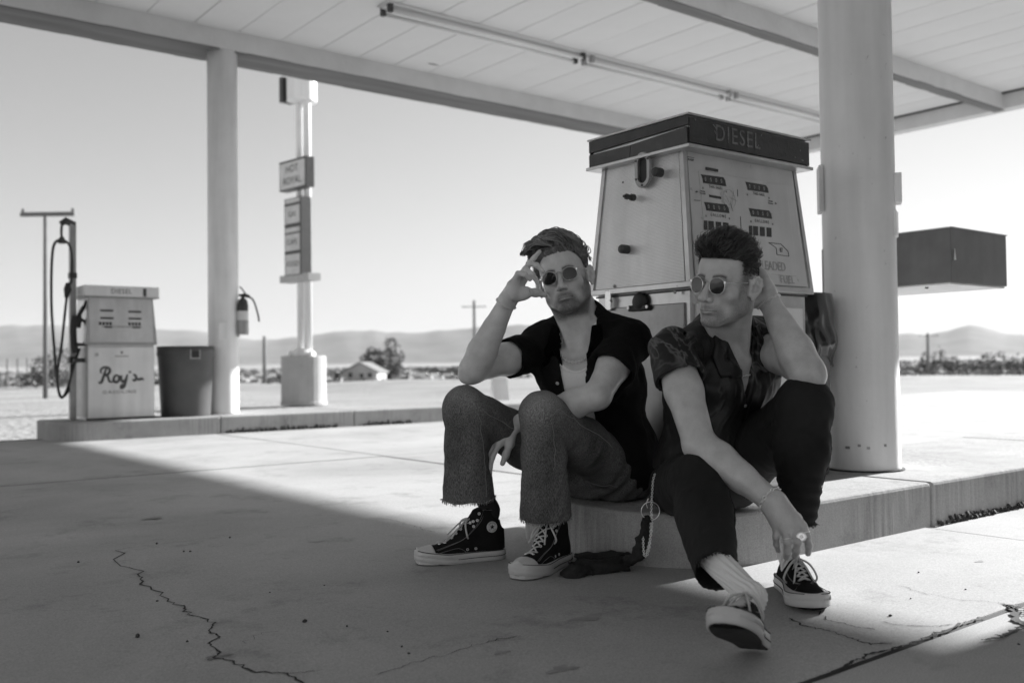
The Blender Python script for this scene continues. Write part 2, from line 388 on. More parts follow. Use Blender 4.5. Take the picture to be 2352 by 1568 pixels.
def hills(prof, r0, r1, seed, name='hills'):   # prof: (bearing px, crest px above the horizon) seen from the forecourt
    r_ = random.Random(seed); nr, na = 26, 170; V = []; F_ = []
    p0, p1 = prof[0][0], prof[-1][0]; ph = [(r_.uniform(0.6, 5) / 260, r_.uniform(0, 6.3), r_.uniform(0.3, 1)) for _ in range(14)]
    for i in range(nr):
        u = i / (nr - 1); rr = r0 + (r1 - r0) * u
        for k in range(na):
            px = p0 + (p1 - p0) * k / (na - 1); h = float(np.interp(px, [q[0] for q in prof], [q[1] for q in prof]))
            crest = math.sin(min(1, u / 0.7) * math.pi / 2) ** 1.7 if u < 0.7 else max(0, 1 - (u - 0.7) / 0.3) ** 0.8
            n = sum(math.sin(px * f * (1 + 2 * j / 14) + q + u * (4 + j)) * w_ / (1 + j * 0.6) for j, (f, q, w_) in enumerate(ph)) * 0.05 + 0.035 * math.sin(px * 0.055 + 2.5 * math.sin(px * 0.021)) * u + 0.02 * math.sin(px * 0.13 + seed) * u
            rid = 1 - abs(math.sin(px * 0.021 + 3 * math.sin(px * 0.007) + u * 3)) * 0.05 * (1 - u)
            z = h / FPX * (r0 + (r1 - r0) * 0.7) * max(0, crest * rid * (1 + n * (1.2 - u))) + 8
            d = (px - 1176) / FPX; V.append((d * rr, rr, z - 12 * (1 - u)))
    for i in range(nr - 1):
        for k in range(na - 1): F_.append((i * na + k, i * na + k + 1, (i + 1) * na + k + 1, (i + 1) * na + k))
    me = bpy.data.meshes.new(name); me.from_pydata(V, [], F_); me.validate()
    return tag(link(name, me, M_hill, smooth=True), kind='structure')
hills([(-900, 60), (-400, 90), (-60, 103), (60, 104), (190, 100), (330, 92), (450, 86), (520, 72), (590, 64), (660, 68), (730, 78), (800, 86), (870, 82), (930, 76), (990, 78), (1100, 84), (1200, 90), (1330, 84), (1500, 70), (1800, 45), (1950, 20)], 6500, 11000, 3)
hills([(1500, 10), (1700, 40), (1900, 52), (2040, 56), (2085, 58), (2130, 55), (2180, 66), (2225, 82), (2262, 76), (2305, 60), (2345, 54), (2450, 50), (2700, 60), (3100, 30)], 7000, 12000, 5)
# ================================================================ forecourt: concrete slabs with open joints
court = empty('forecourt', (0, 0, 0), ST, kind='structure')
MB().box((4.9, 0.4, -0.0125), (27.4, 18.4, 0.02)).build('joint_filler', M_joint, court)
ja = [-8.5, -5.0, -1.3, 3.42, 8.1, 12.8, 18.6]; jb = [-8.7, -6.0, -3.6, -1.21, 1.14, 3.5, 5.85, 8.2, 9.5]
for i in range(len(ja) - 1):
    for j in range(len(jb) - 1):
        g = 0.006
        a0, a1, b0, b1 = ja[i] + g, ja[i + 1] - g, jb[j] + 0.007, jb[j + 1] - 0.007
        dz = random.uniform(-0.002, 0.002)
        MB().box(((a0 + a1) / 2, (b0 + b1) / 2, -0.04 + dz), (a1 - a0, b1 - b0, 0.08)).build('concrete_slab', M_slab, court, bevel=0.006)
INV = Matrix.Rotation(R(-ST), 4, 'Z')
def crack(pts, wd, seed=1, sub=7, jit=0.035, name='crack'):
    r_ = random.Random(seed); q = [INV @ G(*p) for p in pts]; line = []
    for i in range(len(q) - 1):
        for k in range(sub):
            t = min(0.97, max(0, (k + r_.uniform(-0.4, 0.4)) / sub)) if k else 0; p = q[i].lerp(q[i + 1], t); d = (q[i + 1] - q[i]); n = Vector((-d.y, d.x, 0)).normalized() if d.length > 0 else Vector((0, 1, 0))
            line.append(p + n * r_.gauss(0, 0.55) * min(jit, d.length * 0.10))
    line.append(q[-1]); V = []; F_ = []
    for i, p in enumerate(line):
        d = (line[min(i + 1, len(line) - 1)] - line[max(i - 1, 0)]); n = Vector((-d.y, d.x, 0)).normalized()
        ww = wd * r_.uniform(0.35, 1.25) * (0.25 if i in (0, len(line) - 1) else 1)
        V += [tuple(p + n * ww * 0.5 + Vector((0, 0, 0.0034))), tuple(p - n * ww * 0.5 + Vector((0, 0, 0.0034)))]
    F_ = [(2 * i, 2 * i + 1, 2 * i + 3, 2 * i + 2) for i in range(len(line) - 1)]
    me = bpy.data.meshes.new(name); me.from_pydata(V, [], F_); me.validate(); return link(name, me, M_crack, court)
crack([(272, 1260), (284, 1300), (325, 1325), (330, 1345), (380, 1378), (425, 1395), (425, 1405), (458, 1420), (492, 1435), (480, 1450), (500, 1462), (482, 1482), (505, 1500), (490, 1512), (535, 1520), (582, 1543), (655, 1549), (700, 1575), (730, 1600), (790, 1640)], 0.006, 2, 5)
crack([(655, 1549), (700, 1546), (745, 1540)], 0.002, 3)
crack([(860, 1555), (940, 1528), (1020, 1505), (1100, 1480), (1190, 1462)], 0.0025, 4)
crack([(870, 1190), (910, 1197), (945, 1210), (1000, 1222)], 0.003, 5)
crack([(1870, 1400), (1900, 1425), (1960, 1440), (2010, 1448)], 0.004, 6)
crack([(1812, 1421), (1850, 1440), (1910, 1452), (1955, 1468), (1998, 1482), (2050, 1478)], 0.0045, 7)
crack([(2024, 1430), (2070, 1438), (2140, 1440), (2190, 1436)], 0.003, 8)
crack([(2060, 1345), (2130, 1365), (2200, 1378), (2290, 1385)], 0.002, 9)
for k in range(7): crack([(2290 + k * 8, 1385 + k * 3), (2320 + 5 * k, 1392 + 4 * k), (2345 + 3 * k, 1388 + 5 * k), (2390 + k, 1400 + 6 * k)], 0.004 + 0.002 * (k % 3), 20 + k)
crack([(2318, 1390), (2330, 1405), (2335, 1425), (2360, 1440), (2400, 1450)], 0.02, 31)
crack([(2350, 1440), (2320, 1455), (2280, 1468), (2255, 1472)], 0.014, 32)
crack([(1870, 1560), (1960, 1522), (2000, 1505), (2060, 1490), (2130, 1466), (2200, 1437), (2260, 1415)], 0.008, 33, 9, 0.008)
crack([(545, 1060), (700, 1062), (835, 1053)], 0.004, 34)
crack([(1700, 1300 + 20), (1730, 1335), (1760, 1350)], 0.002, 35)
crack([(560, 1450 + 30), (600, 1455), (640, 1452)], 0.0015, 36)
M_oil = mat('oil_stain', 0.16, 0.6, var=0.3, vs=20)
for k, (px, py, s_) in enumerate([(1350, 1420, .05), (730, 1245, .035), (500, 1510, .03), (1150, 1500, .022), (1290, 1538, .04), (350, 1190, .05), (2250, 1290, .02)]):
    q = INV @ G(px, py); r_ = random.Random(90 + k); n = 18; rad = [s_ * (0.7 + 0.25 * math.sin(3 * t + k) + 0.12 * math.sin(7 * t + 2 * k) + r_.uniform(-.06, .06)) for t in [2 * math.pi * i / n for i in range(n)]]
    me = bpy.data.meshes.new('oil_spot'); me.from_pydata([(q.x + rad[i] * math.cos(2 * math.pi * i / n) * 1.3, q.y + rad[i] * math.sin(2 * math.pi * i / n) * 0.6, 0.0030) for i in range(n)], [], [tuple(range(n))]); link('oil_spot', me, mat('oil_faint', 0.30, 0.8, var=0.2, vs=30) if k != 2 else M_oil, court)
# small stones on the slab
M_stone = mat('small_stone', 0.05, 0.9)
for k, (px, py, s_) in enumerate([(316, 1464, .009), (700, 1430, .008), (180, 1293, .006), (360, 1250, .006), (422, 1268, .005), (437, 1268, .005), (528, 1236, .006), (797, 1440, .004), (923, 1487, .004), (939, 1503, .004), (361, 1382, .004), (745, 1346, .003), (2045, 1416, .005), (2092, 1376, .003), (2110, 1316, .004), (2218, 1355, .003), (2340, 1482, .004), (890, 1452, .003), (430, 1475, .004), (620, 1362, .003)]):
    s_ *= 0.7; p = G(px, py); mb = MB(); r_ = random.Random(k)
    mb.lathe([(0.5 * s_, 0), (s_, s_ * .4), (s_ * .8, s_ * 1.1), (s_ * .2, s_ * 1.5)], 6, Matrix.Rotation(r_.uniform(0, 6), 4, 'Z') @ Matrix.Diagonal((1.4, 0.9, 0.9, 1)))
    o = mb.build('small_stone', M_stone); o.location = p + Vector((0, 0, 0.002))
    if k < 2: tag(o, ['biggest dark stone on the shaded concrete, left of the long crack', 'dark stone on the shaded concrete below the first high-top sneaker'][k], 'stone', 'small stones on the shaded concrete'); continue
    tag(o, 'small dark stone lying on the shaded concrete floor' if px < 1000 else 'small dark stone lying on the sunlit concrete right of the shoes', 'stone', 'small stones on the shaded concrete' if px < 1000 else 'small stones on the sunlit concrete')
# ================================================================ fuel islands
def island(b0, b1, a0, label, rc, joints):
    root = empty('fuel_island', S(0, 0, 0), ST, label, 'concrete island', 'raised concrete fuel islands')
    xs = [a0] + joints
    for i in range(len(xs) - 1):
        x0, x1 = xs[i] + (0.004 if i else 0), xs[i + 1] - 0.004
        if i == 0:
            poly = [(x1, b0), (x1, b1)]
            for k in range(9): a = math.pi / 2 + k / 8 * math.pi / 2; poly.append((x0 + rc + rc * math.cos(a), b1 - rc + rc * math.sin(a)))
            for k in range(9): a = math.pi + k / 8 * math.pi / 2; poly.append((x0 + rc + rc * math.cos(a), b0 + rc + rc * math.sin(a)))
        else: poly = [(x0, b0), (x1, b0), (x1, b1), (x0, b1)]
        MB().prism(poly, -0.03, 0.165, axis='z').build('kerb_section', M_kerb, root, bevel=0.012)
    return root
isl1 = island(1.88, 2.86, 2.11, 'near concrete island the two men sit on, with a rounded end', 0.34, [3.46, 5.6, 8.0])
isl2 = island(8.98, 9.98, 2.0, 'far concrete island under the smaller pump, face crumbling at its foot', 0.27, [3.46, 4.9, 6.6, 9.0])
# spalled, weed-filled foot of the kerbs
def rubble(root, a0, a1, b, z1, n, seed):
    r_ = random.Random(seed); mb = MB()
    for k in range(n * 2):
        a = r_.uniform(a0, a1); h = r_.uniform(0.005, 0.03) * (1 if z1 > 0.04 else 0.6); s_ = r_.uniform(0.003, 0.010)
        mb.box((a, b - 0.004 - s_ * 0.3, h * 0.5 * r_.uniform(0.2, 2.5)), (s_ * 1.6, s_, h), Matrix.Translation((a, b, h)) @ Matrix.Rotation(r_.uniform(-1, 1), 4, 'Z') @ Matrix.Rotation(r_.uniform(-.8, .8), 4, 'X') @ Matrix.Translation((-a, -b, -h)))
    return tag(mb.build('crumbled_edge', M_joint, root), kind='stuff')
rubble(isl2, 3.5, 4.7, 8.975, 0.05, 130, 1); rubble(isl2, 5.0, 5.6, 8.975, 0.05, 50, 2); rubble(isl1, 3.5, 4.9, 1.876, 0.03, 170, 3)
# ================================================================ canopy
can = empty('canopy', S(0, 0, 0), ST, 'flat white canopy roof with boarded ceiling over both islands', 'canopy')
HB, HC = 3.85, 4.06
AE = 12.8
M_fas = mat('fascia_paint', 0.6, 0.6, var=0.1, vs=2.2, bump=0.15, bs=20)
def beam(b0, b1, under=True):
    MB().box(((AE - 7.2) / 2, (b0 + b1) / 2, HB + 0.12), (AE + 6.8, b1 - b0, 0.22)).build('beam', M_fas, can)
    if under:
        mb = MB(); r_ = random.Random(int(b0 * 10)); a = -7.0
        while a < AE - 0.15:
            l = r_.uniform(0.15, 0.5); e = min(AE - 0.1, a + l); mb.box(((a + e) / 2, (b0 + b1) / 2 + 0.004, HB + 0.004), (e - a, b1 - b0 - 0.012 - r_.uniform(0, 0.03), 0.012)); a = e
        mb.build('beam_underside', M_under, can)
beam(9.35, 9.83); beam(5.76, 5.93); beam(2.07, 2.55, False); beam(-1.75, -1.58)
MB().box((AE - 0.1, 4.03, HB + 0.12), (0.2, 11.6, 0.235)).build('end_beam', M_fas, can)
MB().box((AE - 0.215, 4.03, HC - 0.012), (0.03, 11.5, 0.02)).build('shadow_gap_strip', M_dark, can)
pan = {}
for (b0, b1) in ((-1.58, 2.07), (2.55, 5.76), (5.93, 9.35)):
    a = -7.24
    while a < AE - 0.4:
        l = 0.46; key_ = (b0,)
        if key_ not in pan:
            pan[key_] = MB().box((0, 0, 0), (l - 0.008, b1 - b0 - 0.006, 0.02)).mesh('ceiling_panel')
        o = link('ceiling_panel', pan[key_], M_soffit, can); o.location = (a + l / 2, (b0 + b1) / 2, HC + random.uniform(0, 0.004)); a += l
MB().box((2.8, 4.03, 4.2), (20.0, 11.64, 0.18)).build('roof_deck', M_fas, can)
for k, (px, py) in enumerate([(995, 147), (1098, 172), (1425, 248), (1395, 262), (195, 3)]):
    p = INV @ hit(px, py, Vector((0, 0, HC - 0.003)), Vector((0, 0, 1))); MB().lathe([(0.05, 0), (0.035, 0.008)], 7, Matrix.Translation(p - Vector((0, 0, 0.006))) @ Matrix.Diagonal((1.6, .5, 1, 1))).build('stain_patch', M_under, can)
# columns
def column(a, b, z0, label):
    c = empty('canopy_column', S(a, b, z0), ST, label, 'column', 'round white columns holding the canopy')
    MB().lathe([(0.151, 0), (0.151, 0.012), (0.15, 0.03), (0.15, HB - z0 + 0.02)], 48).build('shaft', M_white, c, smooth=True)
    return c
c1 = column(3.70, 2.31, 0.165, 'thick round white column in front, right of the two men')
c2 = column(3.69, 9.50, 0.165, 'slim looking round white column on the far island beside the bin')
MB().lathe([(0.165, 0.0), (0.165, 0.006)], 40).build('base_seal', M_joint, c1)
def on_col(c, ang, z, w_, h, t_, m, name, bev=0.004):   # a box on the column's skin; ang in world degrees
    a = R(ang - ST); M = Matrix.Rotation(a, 4, 'Z')
    return MB().box((0.15 + t_ / 2 - 0.006, 0, z), (t_, w_, h), M).build(name, m, c, bevel=bev)
on_col(c1, -20, 1.185 + .0, 0.09, 0.125, 0.03, M_white, 'junction_box'); on_col(c1, -28, 1.035, 0.075, 0.11, 0.012, M_white, 'junction_box')
on_col(c1, 168, 1.2, 0.10, 0.20, 0.02, M_soffit, 'plate'); on_col(c1, 160, 0.83, 0.08, 0.22, 0.008, M_soffit, 'plate')
for k, (dx, s_) in enumerate([(-0.06, 0.012), (-0.015, 0.008), (0.02, 0.008), (0.085, 0.006)]):
    an = math.asin(dx / 0.15); th = R(-90 - 20) + an - R(ST); MB().box((0.1515, 0, 0.10 + .01 * (k % 2)), (0.004, s_ * 1.5, 0.01), Matrix.Rotation(th, 4, 'Z')).build('chip', M_grey, c1)
on_col(c2, -75, 0.84, 0.09, 0.16, 0.03, M_white, 'junction_box')
# fluorescent fittings
M_tube = mat('dead_tube', 0.7, 0.3)
for k, (a0, a1) in enumerate([(4.6, 7.12), (7.18, 9.6), (9.66, 12.1)]):
    f = empty('tube_light', S(a0, 7.8, HC - 0.005), ST, ['unlit tube light on the ceiling, the one nearest the camera in its row', 'unlit tube light on the ceiling, the middle one of its row', 'unlit tube light on the ceiling, farthest of its row toward the thick column'][k], 'tube light', 'fluorescent lights in one row')
    L = a1 - a0
    MB().box((L / 2, 0, -0.02), (L, 0.09, 0.04)).build('channel', M_fas, f, bevel=0.004)
    for s_ in (-1, 1):
        MB().tube([(0.06, s_ * 0.07, -0.075), (L - 0.06, s_ * 0.07, -0.075)], 0.019, 10).build('tube', M_tube, f, smooth=True)
        for e in (0.035, L - 0.035): MB().box((e, s_ * 0.065, -0.055), (0.045, 0.05, 0.085)).build('lamp_holder', M_grey if k else M_dark, f, bevel=0.006)
    MB().box((L / 2, 0, -0.012), (L + 0.02, 0.2, 0.012)).build('reflector', M_soffit, f)
# two unseen buildings, added to cut light from the right and shade near ground
M_blocker = mat('blocker_wall', 0.22, 0.6)
blocker = empty('light_blocker', S(0, 0, 0), ST, 'unseen dark glass-fronted block behind the viewer, added to cut light from the right', 'building')
MB().box((10.5, -8.2, 2.1), (14, 9.0, 4.2)).build('wall', M_blocker, blocker); MB().box((10.5, -8.2, 4.26), (14.8, 9.8, 0.14)).build('roof', M_fas, blocker)
for k in range(5): f = MB().box((5.3 + k * 2.6, -3.68, 1.7), (2.3, 0.06, 2.6)).build('window_frame', M_alu, blocker); MB().box((5.3 + k * 2.6, -3.64, 1.7), (2.16, 0.03, 2.46)).build('pane', M_glass, f)
bld = empty('shade_building', S(6.6, 1.0, 0), ST, 'low white building out of view, added to shade the near ground', 'building')
MB().box((1.9, -1.6, 1.85), (3.8, 3.2, 3.72)).build('wall', M_white, bld)
MB().box((1.9, -1.6, 3.74), (4.0, 3.3, 0.06)).build('roof', M_fas, bld)
for x in (1.9,):
    fr = MB().box((x, 0.012, 1.6), (1.8, 0.05, 1.3)).build('window_frame', M_alu, bld); MB().box((x, 0.045, 1.6), (1.68, 0.02, 1.18)).build('pane', M_glass, fr)
# ================================================================ fuel pumps
def ex_perf(t, b, co, cur, v):      # embossed sheet: rows of small domes
    m = t.nodes.new('ShaderNodeMapping'); m.inputs['Scale'].default_value = (1, 200, 200); t.links.new(co, m.inputs[0])
    sx = t.nodes.new('ShaderNodeSeparateXYZ'); t.links.new(m.outputs[0], sx.inputs[0])
    row = node_math(t, 'FLOOR', sx.outputs[2]); sh = node_math(t, 'MULTIPLY', node_math(t, 'MODULO', row, 2.0), 0.5)
    fy = node_math(t, 'SUBTRACT', node_math(t, 'FRACT', node_math(t, 'ADD', sx.outputs[1], sh)), 0.5); fz = node_math(t, 'SUBTRACT', node_math(t, 'FRACT', sx.outputs[2]), 0.5)
    r2 = node_math(t, 'ADD', node_math(t, 'MULTIPLY', fy, fy), node_math(t, 'MULTIPLY', fz, fz)); d = node_math(t, 'SQRT', r2)
    h = t.nodes.new('ShaderNodeMapRange'); h.inputs[1].default_value = 0.42; h.inputs[2].default_value = 0.2; h.inputs[3].default_value = 0; h.inputs[4].default_value = 1; t.links.new(d, h.inputs[0])
    bp = t.nodes.new('ShaderNodeBump'); bp.inputs['Strength'].default_value = 1.0; bp.inputs['Distance'].default_value = 0.0009; t.links.new(h.outputs[0], bp.inputs['Height']); t.links.new(bp.outputs[0], b.inputs['Normal'])
    k = t.nodes.new('ShaderNodeMapRange'); k.inputs[3].default_value = 1.2; k.inputs[4].default_value = 0.72; t.links.new(h.outputs[0], k.inputs[0])
    return node_math(t, 'MULTIPLY', ex_streak(t, b, co, cur, v), k.outputs[0])
M_perf = mat('embossed_steel', 0.80, 0.38, 0.6, var=0.08, vs=5, extra=ex_perf)
M_dial = mat('dial_face_plastic', 0.55, 0.35, var=0.1, vs=6, extra=ex_wear)
M_panel = mat('painted_panel', 0.70, 0.4, var=0.07, vs=5, extra=ex_wear)
M_capd = mat('cap_dark_enamel', 0.035, 0.38, var=0.35, vs=14, bump=0.1, bs=60)
M_win = mat('meter_window', 0.035, 0.22, var=0.15, vs=30)
M_ink = mat('printed_ink', 0.06, 0.6)
M_fade = mat('faded_ink', 0.36, 0.6, var=0.25, vs=60)
M_scr = mat('scratched_off_letters', 0.15, 0.6, var=0.7, vs=90)
def pump_body(root, w, d, h1, h2, hc, dt, capm, trim=0.012):
    x0, y0 = w / 2, d / 2
    MB().box((0, 0, h1 / 2), (w - 0.03, d - 0.03, h1)).build('cabinet', M_alu, root)
    # upper housing with leaning faces
    hx = x0 - 0.03
    MB().add([(-x0, -y0, h1), (x0, -y0, h1), (x0, y0, h1), (-x0, y0, h1), (-hx, -dt, h2), (hx, -dt, h2), (hx, dt, h2), (-hx, dt, h2)], [(0, 3, 2, 1), (4, 5, 6, 7), (0, 1, 5, 4), (1, 2, 6, 5), (2, 3, 7, 6), (3, 0, 4, 7)]).build('housing', M_alu, root, bevel=0.003)
    return x0, y0, hx
def face_frame(x0, y0, h1, h2, dt, side=-1):   # 4x4: x along the face, y up the slope, z outwards
    up = Vector((0, -(dt - y0) * -1 if side < 0 else 0, 0)); up = Vector((0, (y0 - dt), h2 - h1)) if side < 0 else Vector((0, -(y0 - dt), h2 - h1))
    return frame(Vector((0, side * y0, h1)), (1, 0, 0) if side < 0 else (-1, 0, 0), up)
near = empty('fuel_pump', S(2.80, 2.41, 0.165), ST, 'large weathered fuel pump with embossed steel side and dark cap, behind the men', 'fuel pump', 'fuel pumps')
W_, D_, H1_, H2_, HC_, DT = 0.68, 0.48, 0.725, 1.205, 1.30, 0.19
x0, y0, hx = pump_body(near, W_, D_, H1_, H2_, HC_, DT, M_capd)
FM = face_frame(x0, y0, H1_, H2_, DT); FL_ = math.hypot(y0 - DT, H2_ - H1_)
PM = Matrix.Translation(S(2.80, 2.41, 0.165)) @ Matrix.Rotation(R(ST), 4, 'Z'); FW = PM @ FM; FWI = FW.inverted()
fn0 = FW.to_3x3() @ Vector((0, 0, 1)); fp0 = FW @ Vector((0, 0, 0))
def fxy(px, py): q = FWI @ hit(px, py, fp0, fn0); return q.x, q.y
MB(FM).add([(s * (x0 - .026), 0.015, z) for z in (0, .008) for s in (-1, 1)] + [(s * (hx - .012), FL_ - 0.015, z) for z in (0, .008) for s in (-1, 1)], [(0, 4, 5, 1), (2, 3, 7, 6), (0, 1, 3, 2), (4, 6, 7, 5), (0, 2, 6, 4), (1, 5, 7, 3)]).build('dial_face', M_dial, near, bevel=0.002)
MB(FM).box((0, FL_ * 0.47, 0.0092), (W_ - 0.18, FL_ * 0.72, 0.0035)).build('dial_recess', M_dial, near, bevel=0.003)
ED = [((-x0, -y0, H1_), (-hx, -DT, H2_)), ((x0, -y0, H1_), (hx, -DT, H2_)), ((-x0, y0, H1_), (-hx, DT, H2_)), ((x0, y0, H1_), (hx, DT, H2_))]
for a, b in ED: MB().tube([a, b], 0.013, 4).build('corner_trim', M_alu, near)
MB().box((0, 0, H1_), (W_ + 0.02, D_ + 0.02, 0.022)).build('waist_trim', M_alu, near, bevel=0.003)
MB().box((0, 0, H1_ - 0.017), (W_ - 0.016, D_ - 0.016, 0.006)).build('shadow_gap', M_dark, near)
def quad_px(pts, z0, z1, m, name, parent=near):
    q = [fxy(*p) for p in pts]; mb = MB(FM); n = len(q)
    mb.add([(a[0], a[1], z0) for a in q] + [(a[0], a[1], z1) for a in q], [tuple(range(n, 2 * n))] + [(i, (i + 1) % n, n + (i + 1) % n, n + i) for i in range(n)]); return mb.build(name, m, parent)
Z = lambda x, y: (1580.5 + .198 * x, 366.9 + .198 * y)
def window(pts):
    o = quad_px([Z(*p) for p in pts], 0.0105, 0.0122, M_dark, 'window_bezel'); c = (sum(p[0] for p in pts) / len(pts), sum(p[1] for p in pts) / len(pts))
    quad_px([Z(c[0] + (p[0] - c[0]) * 0.94, c[1] + (p[1] - c[1]) * 0.88) for p in pts], 0.0122, 0.0128, M_win, 'pane', o)
    return o
wins = [[(118, 180), (380, 215), (400, 250), (413, 320), (145, 280), (138, 225)], [(635, 265), (870, 305), (893, 335), (906, 396), (663, 360), (652, 310)], [(155, 500), (415, 530), (438, 565), (450, 630), (183, 598), (172, 545)], [(675, 570), (910, 600), (933, 635), (945, 695), (702, 663), (690, 615)]]
for q in wins:
    o = window(q)
    for k in range(4):
        t = (k + 0.7) / 4.6; cx = q[0][0] + (q[1][0] + 20 - q[0][0]) * t + 8; cy = (q[0][1] + q[4][1]) / 2 + (q[1][1] - q[0][1]) * t + 3; a = fxy(*Z(cx, cy)); text('0', 0.021, M_fade, o, FM @ Matrix.Translation((a[0], a[1], 0.0131)), 'digit', 0.0002, sx=0.8)
for q in ([(175, 95), (320, 122), (319, 152), (176, 126)], [(214, 415), (355, 440), (355, 467), (215, 442)]): window(q)
for xs, ya, yb in (((155, 193, 205, 268, 290, 353, 375, 438), 712, 0.105), ((677, 714, 725, 780, 803, 858, 880, 936), 772, 0.10)):
    for k in range(4):
        a, b = xs[2 * k], xs[2 * k + 1]; y_ = ya + (a - xs[0]) * 0.105; window([(a, y_), (b, y_ + (b - a) * .1), (b + 2, y_ + 112), (a + 2, y_ + 108)])
def ftext(s, zx, zy, size, m=M_ink, sx=0.8, sp=1.25, z=0.0126, rot=0.0):
    a = fxy(*Z(zx, zy)); return text(s, size, m, near, FM @ Matrix.Translation((a[0], a[1], z)) @ Matrix.Rotation(rot, 4, 'Z'), 'lettering', 0.0003, sx=sx, space=sp)
ftext('THIS SALE', 283, 332, 0.0155); ftext('THIS SALE', 788, 410, 0.0155); ftext('GALLONS', 318, 658, 0.0165, sp=1.6); ftext('GALLONS', 825, 726, 0.0165, sp=1.6)
ftext('THIS DIAL', 137, 378, 0.007, sp=1.1); ftext('THIS HOSE', 137, 404, 0.007, sp=1.1); ftext('THIS DIAL', 925, 492, 0.007, sp=1.1); ftext('THIS HOSE', 925, 518, 0.007, sp=1.1)
for p in (((52, 380), (70, 368), (84, 382), (68, 394)), ((998, 517), (982, 504), (974, 516), (984, 530))): quad_px([Z(*q) for q in p], 0.012, 0.0126, M_ink, 'arrow')
for p in ((143, 338), (413, 380), (658, 415), (908, 453), (178, 660), (449, 690), (700, 724), (950, 755)):
    a = fxy(*Z(*p)); MB(FM).lathe([(0.0042, 0.012), (0.0042, 0.0135), (0.002, 0.0145)], 8, Matrix.Translation((a[0], a[1], 0))).build('screw', M_grey, near)
for (a, b) in (((543, 355), (545, 435)), ((576, 668), (586, 858)), ((40, 478), (110, 484))):
    p, q = fxy(*Z(*a)), fxy(*Z(*b)); MB(FM).tube([(p[0], p[1], 0.0122), (q[0], q[1], 0.0122)], 0.0011, 4).build('slot', M_ink, near)
a = fxy(1669, 459); ring = [(a[0] + 0.034 * math.cos(t), a[1] + 0.034 * math.sin(t), 0.0118) for t in np.linspace(0, 6.28, 28)[:-1]]; MB(FM).tube(ring, 0.0006, 4, closed=True).build('scratch', M_fade, near)
for k in range(9):
    r_ = random.Random(k + 3); p = [(a[0] + r_.uniform(-.05, .05), a[1] + r_.uniform(-.05, .05), 0.0118) for _ in range(3)]; MB(FM).tube(p, 0.0004, 3).build('scratch', M_fade, near)
fr = [fxy(*Z(*p)) for p in ((905, 970), (1045, 985), (1128, 1068), (1138, 1128), (1000, 1108), (990, 1030))]; MB(FM).tube([(p[0], p[1], 0.012) for p in fr], 0.0012, 4, closed=True).build('octane_badge', M_ink, near)
ftext('87', 1048, 1058, 0.024, sx=0.8, sp=1.0)
fr = [fxy(*Z(*p)) for p in ((95, 890), (235, 900), (200, 960), (160, 960))]; MB(FM).tube([(p[0], p[1], 0.012) for p in fr], 0.0012, 4, closed=True).build('octane_badge', M_fade, near)
ftext('UNLEADED', 905, 1240, 0.048, M_fade, sx=0.85, sp=0.95); ftext('FUEL', 1120, 1400, 0.040, M_fade, sx=1.0, sp=1.0); ftext('pp', 100, 1180, 0.024, M_ink, sx=0.8, sp=0.9)
a = fxy(1578, 368); text('TOKHEIM', 0.0115, M_ink, near, FM @ Matrix.Translation((a[0] + 0.004, a[1], 0.0086)), 'lettering', 0.0003, sx=0.85)
MB(FM).box((a[0] + 0.004, a[1] + 0.009, 0.0086), (0.05, 0.0018, 0.0006)).build('underline', M_ink, near)
# embossed side
SM = lambda s_: None
for s_ in (-1, 1):
    e = 0.0035; xb, xt = s_ * (x0 + e), s_ * (hx + e); yb, yt = y0 - 0.02, DT - 0.016
    MB().add([(xb, -yb, H1_ + 0.012), (xb, yb, H1_ + 0.012), (xt, yt, H2_), (xt, -yt, H2_), (xb - s_ * .003, -yb, H1_ + 0.012), (xb - s_ * .003, yb, H1_ + 0.012), (xt - s_ * .003, yt, H2_), (xt - s_ * .003, -yt, H2_)], [(0, 1, 2, 3), (4, 7, 6, 5), (0, 3, 7, 4), (1, 0, 4, 5), (2, 1, 5, 6), (3, 2, 6, 7)]).build('embossed_side_panel', M_perf, near)
    MB().box((s_ * (x0 - 0.012), 0, H1_ / 2 - 0.02), (0.012, D_ - 0.07, H1_ - 0.08)).build('side_door', mat('darkened_steel', 0.26, 0.3, 0.95, var=0.2, vs=7, extra=ex_streak), near, bevel=0.003)  # door steel darkened in its base colour to stand for reflected black clothes
for yy_ in (-0.5, 0.5): MB().box((0, yy_ * (D_ - 0.024), H1_ / 2 - 0.02), (W_ - 0.08, 0.012, H1_ - 0.09)).build('front_door', M_panel, near, bevel=0.003)
# fittings on the side facing the first man
sp0 = PM @ Vector((-x0 - 0.004, 0, H1_)); sn = PM.to_3x3() @ Vector((-1, 0, 0.02)); PMI = PM.inverted()
def sxy(px, py): return PMI @ hit(px, py, sp0, sn)
def stub(px, py, prof, m, name, n=18):
    q = sxy(px, py); M = Matrix.Translation(q) @ Matrix.Rotation(R(-90), 4, 'Y'); return MB().lathe([(r_, z) for r_, z in prof], n, M).build(name, m, near, smooth=False)
for (px, py) in ((1518, 397), (1441, 573)): stub(px, py, [(0.0165, 0), (0.0165, 0.030), (0.014, 0.034), (0.012, 0.034), (0.004, 0.037)], M_dark, 'cap_nut')
stub(1456, 454, [(0.013, 0), (0.013, 0.014), (0.009, 0.016), (0.009, 0.03), (0.011, 0.032), (0.011, 0.04), (0.005, 0.042), (0.005, 0.052)], M_dark, 'valve_stub', 8)
stub(1431, 419, [(0.004, 0), (0.004, 0.001)], M_black, 'hole', 10)
q = sxy(1480, 391)
def stad(rw, rh, n=20): return [(rw * math.cos(a), (rh - rw) * (1 if math.sin(a) > 0 else -1) + rw * math.sin(a)) for a in [2 * math.pi * (k + .5) / n for k in range(n)]]
